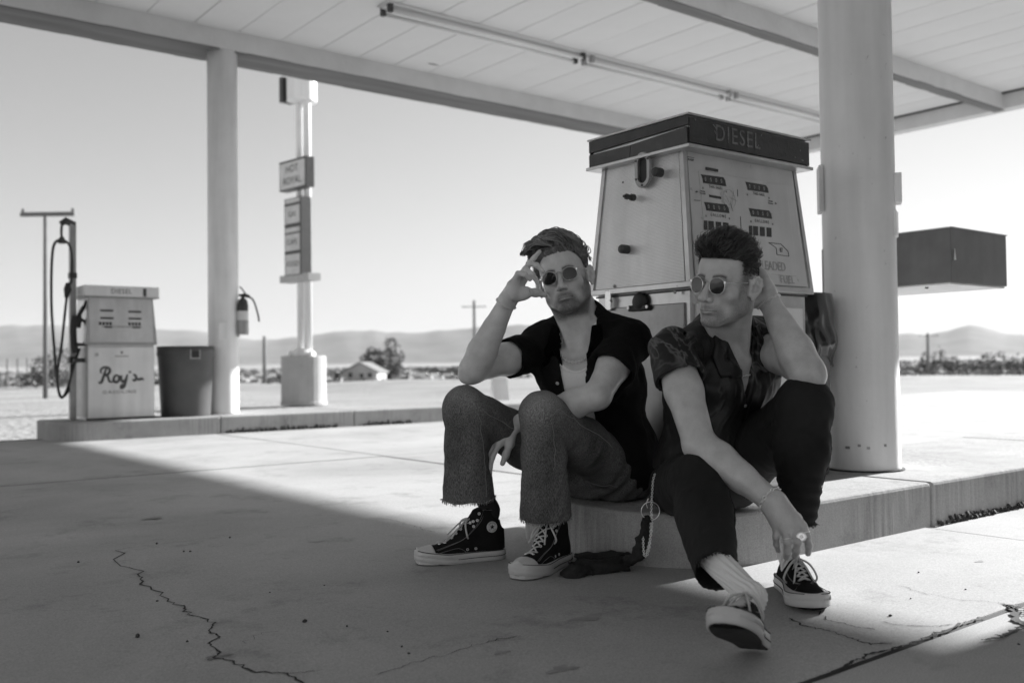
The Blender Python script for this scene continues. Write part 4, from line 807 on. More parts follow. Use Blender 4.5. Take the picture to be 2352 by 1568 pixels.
# house, sheds and white vehicles far off
def house(px, d, w_, dp, h, rise, label, mw, mr, rz=0, side=1):
    o = empty('house', at(px, d), rz, label, 'house')
    MB().box((0, 0, h / 2), (w_, dp, h)).build('wall', mw, o)
    MB().add([(-w_ / 2, -dp / 2 - .01, h), (w_ / 2, -dp / 2 - .01, h), (0, -dp / 2 - .01, h + rise)], [(0, 1, 2)]).build('gable', mw, o)
    for s_ in (-1, 1): MB().add([(s_ * (w_ / 2 + .5), -dp / 2 - .5, h - .2), (0, -dp / 2 - .5, h + rise), (0, dp / 2 + .5, h + rise), (s_ * (w_ / 2 + .5), dp / 2 + .5, h - .2), (s_ * (w_ / 2 + .5), -dp / 2 - .5, h - .4), (0, -dp / 2 - .5, h + rise - .2), (0, dp / 2 + .5, h + rise - .2), (s_ * (w_ / 2 + .5), dp / 2 + .5, h - .4)], [(0, 1, 2, 3), (4, 7, 6, 5), (0, 4, 5, 1), (1, 5, 6, 2), (2, 6, 7, 3), (3, 7, 4, 0)]).build('roof', mr, o)
    for x_, ww, wh in ((-w_ * .28, 1.0, 1.2), (w_ * .05, 0.9, 1.9), (w_ * .3, 1.1, 1.1)):
        f = MB().box((x_, -dp / 2 - .03, 1.0 + wh / 2 - (.9 if wh > 1.5 else 0)), (ww + .2, .06, wh + .2)).build('window' if wh < 1.5 else 'door', M_fas, o); MB().box((x_, -dp / 2 - .08, 1.0 + wh / 2 - (.9 if wh > 1.5 else 0)), (ww, .04, wh)).build('pane' if wh < 1.5 else 'leaf', M_win, f)
    return o
M_stucco = mat('pale_stucco', 0.42, 0.9, var=0.1, vs=.5); M_roof = mat('grey_roof', 0.2, 0.9, var=0.15, vs=1)
house(838, 215, 7.6, 9, 2.5, 2.0, 'pale gabled house in front of the dark tree', M_stucco, M_roof, -6)
hl = empty('lean_to', at(793, 218), 0, 'low shaded porch wing at the left of the gabled house', 'shed'); MB().box((0, 0, 1.0), (5.6, 4, 2.0)).build('wall', M_fas, hl); MB().box((0, 0, 2.15), (6.2, 5, 0.22)).build('roof', M_roof, hl); MB().box((-1.6, -2.04, 1.0), (1.1, .08, 1.9)).build('door', M_dark, hl); MB().box((0.8, -2.04, 1.0), (1.0, .08, 1.2)).build('window', M_win, hl)
sh = empty('shed', at(1012, 300), 0, 'long low open shed roof on the plain left of the raised elbow', 'shed'); MB().box((0, 0, 3.4), (15, 6, 0.35)).build('roof', M_dark, sh)
for x_ in (-7, -2.3, 2.3, 7): MB().box((x_, -2.8, 1.6), (0.25, 0.25, 3.3)).build('post', M_wood, sh)
MB().box((0, 2.8, 1.4), (14.4, .2, 2.8)).build('back_wall', M_roof, sh)
M_veh = mat('white_vehicle_paint', 0.8, 0.35)
def van(px, d, L, h, label, rz=0):
    o = empty('van', at(px, d), rz, label, 'van', 'white vehicles by the shed')
    MB().prism([(-L / 2, 0.35), (L / 2, 0.35), (L / 2, h * .5), (L / 2 - .8, h * .58), (L / 2 - 1.3, h), (-L / 2 + .1, h)], -0.95, 0.95).build('body', M_veh, o, bevel=0.08)
    for x_ in (-L * .32, L * .32): MB().lathe([(0.36, -1.0), (0.36, 1.0)], 14, Matrix.Translation((x_, 0, .36)) @ Matrix.Rotation(R(90), 4, 'X')).build('wheel', M_black, o)
    MB().box((L * .26, -0.97, h * .72), (0.9, 0.03, h * .26)).build('side_window', M_glass, o)
van(972, 235, 4.4, 2.1, 'white van parked left of the long shed'); van(1002, 240, 3.6, 2.0, 'white van parked under the long shed, right of the other'); van(1032, 262, 4.2, 1.9, 'small pale van farthest right beside the raised elbow')
for k, (px, d, w_, h) in enumerate([(2080, 200, 4, 1.0), (2150, 190, 5, 0.9), (2250, 195, 4, 0.8)]): o = empty('boulder', at(px, d), 0, 'pale heap of rock below the shrubs, %s' % ('near the thick column', 'under the tallest shrub', 'under the mountain peak')[k], 'rock', 'pale rock heaps'); MB().lathe([(w_ * .5, 0), (w_ * .42, h * .6), (w_ * .15, h)], 9, Matrix.Diagonal((1, .5, 1, 1))).build('heap', M_stucco, o)
sb = empty('sandwich_board', at(1146, 15.5) + Vector((0, 0, 0.02)), 20, 'pale folding board standing between the forearm and the knee', 'sign board')
for s_ in (-1, 1): MB().box((0, 0, 0.30), (0.26, 0.025, 0.62), Matrix.Translation((0, s_ * 0.1, 0)) @ Matrix.Rotation(R(s_ * 14), 4, 'X')).build('leaf_panel', M_white, sb)
# ================================================================ people
def ex_skin(t, b, co, cur, v):
    b.inputs['Subsurface Weight'].default_value = 0.08; b.inputs['Subsurface Radius'].default_value = (0.008, 0.008, 0.008); b.inputs['Subsurface Scale'].default_value = 0.5
    n = t.nodes.new('ShaderNodeTexNoise'); n.inputs['Scale'].default_value = 420; n.inputs['Detail'].default_value = 2; t.links.new(co, n.inputs[0])
    n3 = t.nodes.new('ShaderNodeTexNoise'); n3.inputs['Scale'].default_value = 26; n3.inputs['Detail'].default_value = 4; t.links.new(co, n3.inputs[0])
    at = t.nodes.new('ShaderNodeAttribute'); at.attribute_name = 'tint'
    # speckle grows where the tint is dark: stubble
    k = node_math(t, 'SUBTRACT', 1.0, at.outputs['Fac']); s_ = node_math(t, 'SUBTRACT', n.outputs[0], 0.5)
    s_ = node_math(t, 'MULTIPLY', s_, node_math(t, 'ADD', node_math(t, 'MULTIPLY', k, 3.2), 0.25)); s_ = node_math(t, 'ADD', s_, 1.0)
    m_ = node_math(t, 'ADD', node_math(t, 'MULTIPLY', node_math(t, 'SUBTRACT', n3.outputs[0], 0.5), 0.55), 1.0)
    return node_math(t, 'MAXIMUM', node_math(t, 'MULTIPLY', node_math(t, 'MULTIPLY', cur, s_), m_), 0.015)
def ex_weave(t, b, co, cur, v):     # denim: pale flecks along the warp
    n = t.nodes.new('ShaderNodeTexNoise'); n.inputs['Scale'].default_value = 1.0; n.inputs['Detail'].default_value = 3
    m = t.nodes.new('ShaderNodeMapping'); m.inputs['Scale'].default_value = (700, 700, 130); t.links.new(co, m.inputs[0]); t.links.new(m.outputs[0], n.inputs[0])
    r = t.nodes.new('ShaderNodeMapRange'); r.inputs[1].default_value = 0.35; r.inputs[2].default_value = 0.7; r.inputs[3].default_value = 0.45; r.inputs[4].default_value = 1.9; t.links.new(n.outputs[0], r.inputs[0])
    return node_math(t, 'MULTIPLY', cur, r.outputs[0])
def ex_tiedye(t, b, co, cur, v):
    n = t.nodes.new('ShaderNodeTexNoise'); n.inputs['Scale'].default_value = 5.5; n.inputs['Detail'].default_value = 3; n.inputs['Distortion'].default_value = 2.2; t.links.new(co, n.inputs[0])
    d = node_math(t, 'ABSOLUTE', node_math(t, 'SUBTRACT', n.outputs[0], 0.5))
    r = t.nodes.new('ShaderNodeMapRange'); r.inputs[1].default_value = 0.0; r.inputs[2].default_value = 0.045; r.inputs[3].default_value = 1.0; r.inputs[4].default_value = 0.0; t.links.new(d, r.inputs[0])
    n2 = t.nodes.new('ShaderNodeTexNoise'); n2.inputs['Scale'].default_value = 4.0; t.links.new(co, n2.inputs[0])
    q = t.nodes.new('ShaderNodeMapRange'); q.inputs[1].default_value = 0.45; q.inputs[2].default_value = 0.65; t.links.new(n2.outputs[0], q.inputs[0])
    return node_math(t, 'ADD', node_math(t, 'MULTIPLY', node_math(t, 'MULTIPLY', r.outputs[0], q.outputs[0]), 0.11), cur if cur else v)
M_skin1 = mat('skin_pale', 0.62, 0.34, tint=True, spec=0.4, bump=0.12, bs=300, extra=ex_skin)
M_skin2 = mat('skin_tan', 0.53, 0.32, tint=True, spec=0.45, bump=0.14, bs=280, extra=ex_skin)
M_denim = mat('washed_black_denim', 0.12, 0.85, tint=True, bump=0.35, bs=420, spec=0.2, extra=ex_weave)
M_trous = mat('black_cotton_trousers', 0.016, 0.8, tint=True, bump=0.25, bs=240, spec=0.25)
M_shirt1 = mat('black_gauze_shirt', 0.010, 0.92, tint=True, bump=0.4, bs=200, spec=0.12)
M_shirt2 = mat('black_satin_shirt', 0.012, 0.5, bump=0.15, bs=60, spec=0.35, extra=ex_tiedye)
M_tank = mat('white_ribbed_vest', 0.95, 0.85, bump=0.3, bs=200)
M_hair1 = mat('brown_hair', 0.19, 0.36, tint=True, spec=0.55)
M_hair2 = mat('dark_hair', 0.03, 0.42, tint=True, spec=0.55)
M_sock = mat('white_ribbed_sock', 0.78, 0.9, bump=0.2, bs=200)
M_bsock = mat('black_sock', 0.014, 0.9)
M_canvas = mat('black_canvas', 0.010, 0.85, bump=0.3, bs=500, spec=0.2)
M_suede = mat('black_suede', 0.012, 0.95, bump=0.5, bs=400, spec=0.1)
M_rubber = mat('off_white_rubber', 0.55, 0.5, var=0.07, vs=18)
M_lace = mat('off_white_lace', 0.55, 0.9, bump=0.3, bs=600)
M_stitch = mat('pale_thread', 0.28, 0.9)
M_sole = mat('dark_outsole', 0.035, 0.85, var=0.4, vs=40)
M_silver = mat('silver', 0.95, 0.28, 0.55)
M_lens = mat('dark_lens', 0.012, 0.06, spec=0.6)
M_clear = mat('clear_acetate', 0.45, 0.15, spec=0.6)
M_wire = mat('steel_wire_frame', 0.7, 0.22, 1.0)
M_eye = mat('eye_white', 0.5, 0.2)
M_linen = mat('bandana_cloth', 0.018, 0.9, var=0.5, vs=120, bump=0.3, bs=100)

def headframe(c, f, roll, pitch=0.0, up=(0, 0, 1)):
    """columns: X = the person's left, Y = forward, Z = up; roll > 0 leans to the person's left, pitch > 0 looks up"""
    f = Vector(f).normalized(); u = Vector(up).normalized(); x = u.cross(f).normalized(); z = f.cross(x).normalized()
    M = np.array([[x[i], f[i], z[i]] for i in range(3)])
    cr, sr = math.cos(R(roll)), math.sin(R(roll)); Rr = np.array([[cr, 0, sr], [0, 1, 0], [-sr, 0, cr]])
    cp, sp = math.cos(R(pitch)), math.sin(R(pitch)); Rp = np.array([[1, 0, 0], [0, cp, -sp], [0, sp, cp]])
    return Loc(arr(c), M @ Rr @ Rp)
class Loc:                          # local head/foot coordinates -> world
    def __init__(s, c, M, k=1.0): s.c, s.M, s.k = c, M, k
    def w(s, *p): return s.c + s.M @ (np.array(p, dtype=float) * s.k)
    def inv(s, p): return ((p - s.c) @ s.M) / s.k
    def cone(s, F, a, b, ra, rb, k=0.01, op='u', n=None, fl=1.0): F.cone(s.w(*a), s.w(*b), ra * s.k, rb * s.k, k, op, None if n is None else s.M @ np.array(n), fl)
    def ell(s, F, c, r3, rot=None, k=0.01, op='u'):
        Rm = s.M if rot is None else s.M @ np.array(rot.to_3x3()); F.ell(s.w(*c), np.array(r3) * s.k, Rm, k, op)
def ears(F, L):
    for s_ in (-1, 1):              # ears: thin plate, rolled rim, inner fold, tragus, lobe
        ca, sa = math.cos(R(26)), math.sin(R(26))
        def E(u, v, o=0.0): return (s_ * (0.0765 + 0.002 + sa * (u + 0.012) + ca * o), 0.0 - ca * (u + 0.0) + sa * o - 0.004 - 0.12 * v, -0.006 + v)   # u back, v up, o out
        for q in range(5):
            v = -0.018 + 0.0095 * q; L.cone(F, E(-0.010, v), E(0.014 - 0.00025 * abs(v * 1000 - 4), v), 0.0052, 0.0046, 0.005)
        rim = [(-0.006, 0.012), (-0.002, 0.026), (0.008, 0.031), (0.018, 0.025), (0.022, 0.010), (0.018, -0.006), (0.009, -0.019)]
        L_pts = [L.w(*E(u, v, 0.0040)) for u, v in rim]; F.chain(L_pts, [0.0046 * L.k] * 7, 0.003)
        F.chain([L.w(*E(u, v, 0.0050)) for u, v in [(0.008, 0.020), (0.013, 0.008), (0.011, -0.004), (0.004, -0.012)]], [0.0028 * L.k] * 4, 0.003)
        L.ell(F, E(0.004, 0.001, 0.0062), (0.0075, 0.0088, 0.0130), None, k=0.002, op='s')
        L.ell(F, E(-0.009, -0.003, 0.003), (0.004, 0.005, 0.006), None, k=0.004)
        L.ell(F, E(0.002, -0.026, 0.002), (0.0055, 0.0085, 0.0095), None, k=0.006)
def build_head(F, L, jaw=1.0, nose=1.0):
    L.ell(F, (0, -0.012, 0.032), (0.074, 0.094, 0.086), k=0.02)
    L.ell(F, (0, 0.012, 0.045), (0.066, 0.074, 0.066), k=0.02)
    L.ell(F, (0, 0.022, -0.03), (0.061, 0.062, 0.078), k=0.02)
    for s_ in (-1, 1):
        L.cone(F, (s_ * 0.050 * jaw, 0.0, -0.058), (s_ * 0.017, 0.062, -0.101), 0.0195, 0.0155, 0.022)
        L.cone(F, (s_ * 0.055 * jaw, -0.008, -0.02), (s_ * 0.051 * jaw, -0.002, -0.06), 0.018, 0.017, 0.02)
        L.ell(F, (s_ * 0.043, 0.054, -0.027), (0.022, 0.022, 0.017), k=0.018)      # cheekbone
        L.cone(F, (s_ * 0.012, 0.0835, 0.0165), (s_ * 0.046, 0.070, 0.018), 0.0085, 0.0075, 0.012)
    L.ell(F, (0, 0.070, -0.1), (0.021, 0.019, 0.017), k=0.016)
    L.ell(F, (0, 0.070, -0.064), (0.030, 0.024, 0.026), k=0.016)                  # muzzle
    for s_ in (-1, 1): L.ell(F, (s_ * 0.032, 0.090, -0.002), (0.019, 0.013, 0.0125), k=0.012, op='s')
    for s_ in (-1, 1): L.ell(F, (s_ * 0.031, 0.0725, -0.001), (0.0155, 0.0125, 0.0115), k=0.003)
    L.cone(F, (0, 0.084, 0.010), (0, 0.1135, -0.035), 0.0065, 0.0098 * nose, 0.011)
    L.ell(F, (0, 0.1145, -0.0385), (0.0098 * nose, 0.010, 0.0088), k=0.008)
    for s_ in (-1, 1):
        L.ell(F, (s_ * 0.0128 * nose, 0.100, -0.0425), (0.0072, 0.0105, 0.0078), k=0.007)
        L.ell(F, (s_ * 0.0065, 0.1075, -0.0505), (0.0036, 0.0056, 0.0045), k=0.003, op='s')
    # lips
    for s_ in (-1, 1):
        L.cone(F, (0, 0.0965, -0.0672), (s_ * 0.024, 0.0825, -0.0705), 0.0050, 0.0025, 0.004)
        L.cone(F, (0, 0.0945, -0.0782), (s_ * 0.021, 0.0825, -0.0735), 0.0066, 0.0028, 0.004)
        L.cone(F, (0, 0.1035, -0.0728), (s_ * 0.025, 0.0865, -0.0722), 0.0022, 0.0016, 0.0022, op='s')
    L.ell(F, (0, 0.0925, -0.087), (0.018, 0.006, 0.0045), k=0.008, op='s')
    L.ell(F, (0, 0.1, -0.0575), (0.003, 0.006, 0.006), k=0.004, op='s')
    ears(F, L)
def finger(F, pts, r0=0.0088, r1=0.0064, k=0.006):
    n = len(pts) - 1; F.chain(pts, [r0 + (r1 - r0) * i / n for i in range(n + 1)], k)
def loop(L, c, rx, rz, fn, n=28, sq=2.3):
    out = []
    for k in range(n):
        a = 2 * math.pi * k / n; ca, sa = math.cos(a), math.sin(a)
        x = c[0] + rx * abs(ca) ** (2 / sq) * (1 if ca >= 0 else -1); z = c[2] + rz * abs(sa) ** (2 / sq) * (1 if sa >= 0 else -1)
        z += (-0.08 * abs(x - c[0]) if sa > 0 else 0); out.append(L.w(x, c[1] + fn(x), z))
    return out
def glasses(root, L, rx, rz, cx, rim, tube_r, m_frame, y0, label, droop=-0.002, temple=True):
    fn = lambda x: -0.25 * abs(x) ** 1.0 * 0.35 - 1.6 * x * x
    g = bpy.data.objects.new('sunglasses', None); COL.objects.link(g); g.parent = root
    tag(g, label)
    for s_ in (-1, 1):
        lp = loop(L, (s_ * cx, y0, droop), rx, rz, fn)
        MB().tube(lp, tube_r, 6, closed=True).build('rim', m_frame, g, smooth=True)
        c = sum((Vector(p) for p in lp), Vector()) / len(lp); c = c + Vector(L.M[:, 1]) * 0.0015
        vs = [c] + [Vector(p) * 0.997 + c * 0.003 for p in lp]; mb = MB()
        bk = [v_ - Vector(L.M[:, 1]) * 0.0012 for v_ in vs]; n = len(lp)
        mb.add(vs + bk, [(0, 1 + k, 1 + (k + 1) % n) for k in range(n)] + [(n + 1, n + 2 + (k + 1) % n, n + 2 + k) for k in range(n)])
        mb.build('lens', M_lens, g, smooth=True)
        if temple:
            xo = s_ * (cx + rx); MB().tube([L.w(xo, y0 + fn(xo), droop + rz * 0.45), L.w(s_ * 0.0755, y0 - 0.03, 0.008), L.w(s_ * 0.0815, 0.0, 0.009), L.w(s_ * 0.0835, -0.022, -0.004)], [tube_r * 1.5, tube_r * 1.1, tube_r * 0.9, tube_r], 6).build('temple', m_frame, g, smooth=True)
            MB().box((0, 0, 0), (0.004, 0.004, 0.006), Matrix.Translation(L.w(xo, y0 + fn(xo) + 0.002, droop + rz * 0.45))).build('hinge', M_silver, g)
    xi = cx - rx; MB().tube([L.w(-xi, y0 + fn(xi), droop + rz * 0.35), L.w(0, y0 + 0.004, droop + rz * 0.6), L.w(xi, y0 + fn(xi), droop + rz * 0.35)], tube_r, 6).build('bridge', m_frame, g, smooth=True)
    return g
def chain_links(root, pts, name, label, r=0.004, wire=0.0011, step=0.0062, m=None, ratio=1.5):
    m = m or M_silver; pts = [Vector(p) for p in pts]; seg = []; tot = 0
    for i in range(len(pts) - 1): tot += (pts[i + 1] - pts[i]).length
    n = max(3, int(tot / step)); mb = MB(); acc = 0; i = 0
    for k in range(n):
        t = (k + 0.5) * tot / n
        while i < len(pts) - 2 and acc + (pts[i + 1] - pts[i]).length < t: acc += (pts[i + 1] - pts[i]).length; i += 1
        d = (pts[i + 1] - pts[i]); p = pts[i] + d.normalized() * (t - acc); d.normalize(); u = d.orthogonal().normalized(); u = Matrix.Rotation(R(50 + (85 if k % 2 else 0)), 3, d) @ u
        mb.tube([p + d * math.cos(a) * r * ratio * 0.8 + u * math.sin(a) * r for a in [2 * math.pi * q / 8 for q in range(8)]], wire, 4, closed=True)
    o = mb.build(name, m, root, smooth=True)
    return tag(o, label) if label else o
def strands(name, m, parent, roots, dirs, length, segs, flow, w0, w1, wave=0.0, wfreq=1.0, seed=0, grav=0.0, tint=(0.6, 1.6), lift=None):
    """roots (N,3), dirs (N,3) start directions; flow(p, t, i) -> preferred direction"""
    r = np.random.default_rng(seed); N = len(roots); st = (length / segs)
    P_ = [roots]; d = dirs.copy(); ph = r.uniform(0, 6.28, N)
    for k in range(1, segs + 1):
        t = k / segs; fl = flow(P_[-1], t)
        d = d * 0.62 + fl * 0.38; d /= np.maximum(np.linalg.norm(d, axis=1, keepdims=True), 1e-9)
        side = np.cross(d, np.array([0.3, 0.2, 1.0])); side /= np.maximum(np.linalg.norm(side, axis=1, keepdims=True), 1e-9)
        P_.append(P_[-1] + (d + side * (wave * np.sin(ph * 0.35 + wfreq * 6.28 * t))[:, None]) * st[:, None])
    P_ = np.stack(P_, 1); tt = np.linspace(0, 1, segs + 1)
    rad = (w0 + (w1 - w0) * tt)[None, :] * r.uniform(0.7, 1.3, N)[:, None]
    V, Q = tubes_np(P_, rad, 3); ti = np.repeat(r.uniform(tint[0], tint[1], N), (segs + 1) * 3)
    return V, Q, ti
def join_np(parts):
    V, Q, T = [], [], []; k = 0
    for v, q, t in parts: V.append(v); Q.append(q + k); T.append(t); k += len(v)
    return np.concatenate(V), np.concatenate(Q), np.concatenate(T)
# ---------------------------------------------------------------- shoes
def shoe(root, heel, toe, zup, hi, label, pitch=0.0, roll=0.0, side=1, sc=1.0):
    heel, toe = Vector(heel), Vector(toe); y = (toe - heel).normalized(); x = y.cross(Vector((0, 0, 1))).normalized(); z = x.cross(y)
    M3 = np.array([[x[i], y[i], z[i]] for i in range(3)])
    cp, sp = math.cos(R(pitch)), math.sin(R(pitch)); cr, sr = math.cos(R(roll)), math.sin(R(roll))
    M3 = M3 @ np.array([[cr, 0, sr], [0, 1, 0], [-sr, 0, cr]]) @ np.array([[1, 0, 0], [0, cp, -sp], [0, sp, cp]])
    L = Loc(arr(heel) + np.array([0, 0, zup]), M3, sc); LN = 0.298
    ys = [0, .006, .018, .04, .08, .12, .16, .20, .23, .255, .275, .289, LN - 0.0005]; hw = [.004, .020, .0295, .0345, .0335, .0345, .042, .0485, .050, .0465, .038, .026, .005]
    off = lambda y_: side * -0.006 * math.sin(min(1, max(0, y_ / LN)) * math.pi)   # slight inward curve
    W = lambda y_: np.interp(y_, ys, hw); spring = lambda y_: np.interp(y_, [0, .02, .2, LN], [.003, 0, 0, .014])
    so = bpy.data.objects.new('shoe', None); COL.objects.link(so); so.parent = root; tag(so, label)
    # sole: stacked outline rings
    yy = np.concatenate([np.linspace(0, .03, 7), np.linspace(.04, .26, 14), np.linspace(.27, LN, 9)]); out = [(W(a) + off(a), a) for a in yy] + [(-W(a) + off(a), a) for a in yy[::-1]]
    def rings(lv, g=0.0):
        mb = MB(); n = len(out); vs = []
        for zz, gr in lv:
            for (a, b) in out:
                cxo = off(b); aa = cxo + (a - cxo) * (1 + (gr + g) / 0.045); bb = LN / 2 + (b - LN / 2) * (1 + (gr + g) / (LN / 2)); vs.append(tuple(L.w(aa, bb, zz + spring(b) * (1 if zz < .03 else 1))))
        fs = [(i * n + k, i * n + (k + 1) % n, (i + 1) * n + (k + 1) % n, (i + 1) * n + k) for i in range(len(lv) - 1) for k in range(n)]
        fs += [tuple(range(n - 1, -1, -1)), tuple(range((len(lv) - 1) * n, len(lv) * n))]
        return mb.add(vs, fs)
    H = 0.034
    rings([(0.0, -0.0045), (0.0015, -0.003), (0.0045, -0.003)]).build('outsole', M_sole, so)
    rings([(0.0015, -0.002), (0.003, 0.001), (0.016, 0.0015), (0.0185, 0.0006), (0.020, 0.0014), (H - 0.002, 0.0008), (H, -0.002)]).build('midsole', M_rubber, so, smooth=True)
    # thin dark line round the foxing
    def band(zz, y0, y1, r_, m, name, g=0.0018, sides=(1, -1)):
        mb = MB()
        for s_ in sides: mb.tube([L.w(off(a) + s_ * (W(a) + g) * 1.0, LN / 2 + (a - LN / 2) * (1 + g / .15), zz + spring(a)) for a in np.linspace(y0, y1, 24)], r_, 4)
        mb.build(name, m, so)
    band(0.0165, 0.003, 0.17, 0.0011, M_canvas, 'foxing_line'); band(H - 0.0005, 0.012, 0.292, 0.0011, M_canvas, 'piping', 0.0008)
    # bumpy toe bumper: small ridges
    mb = MB()
    for a in np.linspace(0.19, 0.293, 30):
        for s_ in (1, -1): mb.tube([L.w(off(a) + s_ * (W(a) + 0.002), a + 0.0015, 0.018 + spring(a)), L.w(off(a) + s_ * (W(a) + 0.002), a - 0.002, 0.0265 + spring(a))], 0.0008, 3)
    mb.build('toe_texture', M_rubber, so)
    # upper
    UF = Field(); top = ([0, .03, .07, .105, .15, .20, .25, .285], [.092, .10, .104, .108, .088, .063, .050, .038]) if hi else ([0, .02, .06, .10, .13, .16, .20, .25, .285], [.070, .066, .064, .088, .086, .074, .059, .048, .038])
    def up(p):
        q = L.inv(p); a = np.clip(q[:, 1], 0.0, LN); ww = np.maximum(np.interp(a, ys, hw) - 0.004, 0.002); h = np.interp(a, *top) - spring0(a) * 0
        zz = np.maximum(q[:, 2] - spring0(a), 0); xx = np.abs(q[:, 0] - side * -0.006 * np.sin(a / LN * math.pi))
        e = (np.maximum(xx, 1e-6) / np.maximum(ww, 1e-3)) ** 2.4 + (zz / h) ** 2.4; d = (e ** (1 / 2.4) - 1) * np.minimum(ww, h) * 0.8
        ends = np.maximum(-(q[:, 1] - 0.002), q[:, 1] - (LN - 0.007)); return np.maximum(np.maximum(d, ends), -(q[:, 2] - 0.006))
    spring0 = lambda a: np.interp(a, [0, .02, .2, LN], [.003, 0, 0, .014])
    UF.add(up, L.w(0, LN / 2, 0.04), 0.18, 0.004)
    if hi:
        UF.cone(L.w(0, 0.052, 0.05), L.w(0, 0.062, 0.112), 0.036, 0.034, 0.02, n=M3[:, 0], fl=0.86); UF.cone(L.w(0, 0.062, 0.112), L.w(0, 0.058, 0.172), 0.034, 0.038, 0.02, n=M3[:, 0], fl=0.86)
        UF.cone(L.w(0, 0.075, 0.15), L.w(0, 0.145, 0.07), 0.025, 0.022, 0.025)
        UF.cone(L.w(0, 0.050, 0.14), L.w(0, 0.054, 0.25), 0.032, 0.036, 0.004, op='s', n=M3[:, 0], fl=0.86)
        UF.plane(L.w(0, 0.06, 0.168), M3 @ np.array([0, 0.14, 1.0]), 0.004, c=L.w(0, 0.06, 0.17), rad=0.12)
    else:
        UF.ell(L.w(0, 0.052, 0.088), (0.026, 0.040, 0.03), M3, 0.01, 's')
    UF.plane(L.w(0, 0, 0.010), M3 @ np.array([0, 0, -1.0]), 0.0, c=L.w(0, 0.15, 0.01), rad=0.2)
    sculpt(UF, 'upper', 0.003, M_canvas if hi else M_suede, so)
    if hi:                           # rubber toe cap
        TF = Field(); TF.add(lambda p: up(p) - 0.0018, L.w(0, LN / 2, .04), 0.18, 0)
        TF.plane(L.w(0, 0.243, 0.05), M3 @ np.array([0, -1, 0.25]), 0.002, c=L.w(0, .15, .05), rad=.3); sculpt(TF, 'toe_cap', 0.003, M_rubber, so)
    # laces, snapped on the upper
    def on(x_, y_, z_=0.2, lift=0.002):
        p = L.w(x_, y_, 0.02 + np.interp(y_, *top)); return Vector(UF.snap(np.array([p]), lift, 8)[0])
    n = 7 if hi else 6; y0_, y1_ = (0.225, 0.118) if hi else (0.213, 0.128); sx = 0.015
    ps = []
    for k in range(n):
        a = y0_ + (y1_ - y0_) * k / (n - 1); hx = sx + 0.0055 * k / n
        if hi and k > 4: a = y1_ + 0.012 - 0.010 * (k - 4)
        ps.append((on(-hx, a), on(hx, a), a, hx))
    if hi:                           # the shaft eyelets climb the front of the ankle
        for k, (yy_, zz_) in enumerate([(0.112, 0.112), (0.098, 0.130), (0.090, 0.150)]):
            ps.append(tuple(Vector(UF.snap(np.array([L.w(s_ * 0.021, yy_, zz_)]), 0.0018, 8)[0]) for s_ in (-1, 1)) + (yy_, 0.021))
    fw = Vector(M3[:, 1]); uz = Vector(M3[:, 2]); mb = MB()
    nl = len(ps) - (1 if hi else 0)
    for k in range(nl - 1):
        for s_ in (0, 1):
            a, b = ps[k][s_], ps[k + 1][1 - s_]; mid = (a + b) / 2 + (uz * 0.6 + fw * 0.4) * (0.006 + 0.0015 * s_)
            mb.tube(smooth_path([a, mid, b], 5), 0.0027, 6, flat=0.6)
    mb.tube(smooth_path([ps[0][0], (ps[0][0] + ps[0][1]) / 2 + uz * 0.004, ps[0][1]], 5), 0.0027, 6)
    kn = (ps[nl - 1][0] + ps[nl - 1][1]) / 2 + (fw * 0.7 + uz * 0.5) * 0.012
    xr = Vector(M3[:, 0])
    for s_ in (-1, 1):               # bow loops and ends
        mb.tube(smooth_path([kn, kn + xr * s_ * 0.025 + fw * 0.028 - uz * 0.012, kn + xr * s_ * 0.043 + fw * 0.030 - uz * 0.046, kn + xr * s_ * 0.030 + fw * 0.022 - uz * 0.060, kn + xr * s_ * 0.018 + fw * 0.016 - uz * 0.035, kn], 6), 0.0029, 6)
        mb.tube(smooth_path([kn, kn + xr * s_ * 0.012 + fw * 0.035 - uz * 0.015, kn + xr * s_ * 0.028 + fw * 0.075 - uz * 0.055], 6), 0.0026, 6)
    mb.tube([kn + xr * 0.006, kn - xr * 0.006], 0.005, 6)
    mb.build('laces', M_lace, so, smooth=True)
    mb = MB(); 
    for a in ps:
        for s_ in (0, 1):
            nrm = Vector(UF.grad(np.array([arr(a[s_])]))[0]); c_ = a[s_]; u = nrm.orthogonal().normalized(); v_ = nrm.cross(u)
            mb.tube([c_ + (u * math.cos(q) + v_ * math.sin(q)) * 0.0036 for q in [k * math.pi / 4 for k in range(8)]], 0.0012, 4, closed=True)
    if hi:
        for s_ in (-1, 1):
            for yy_ in (0.108, 0.135):
                c_ = Vector(UF.snap(np.array([L.w(s_ * 0.05, yy_, 0.045)]), 0.001, 8)[0]); nrm = Vector(UF.grad(np.array([arr(c_)]))[0]); u = nrm.orthogonal().normalized(); v_ = nrm.cross(u)
                mb.tube([c_ + (u * math.cos(q) + v_ * math.sin(q)) * 0.0034 for q in [k * math.pi / 4 for k in range(8)]], 0.0011, 4, closed=True)
    mb.build('eyelets', M_silver if hi else M_stitch, so)
    # pale stitch lines
    mb = MB()
    def st(pts):
        q = UF.snap([Vector(L.w(*p)) for p in pts], 0.0004, 8); mb.tube(smooth_path([Vector(a) for a in q], 3), 0.0007, 3)
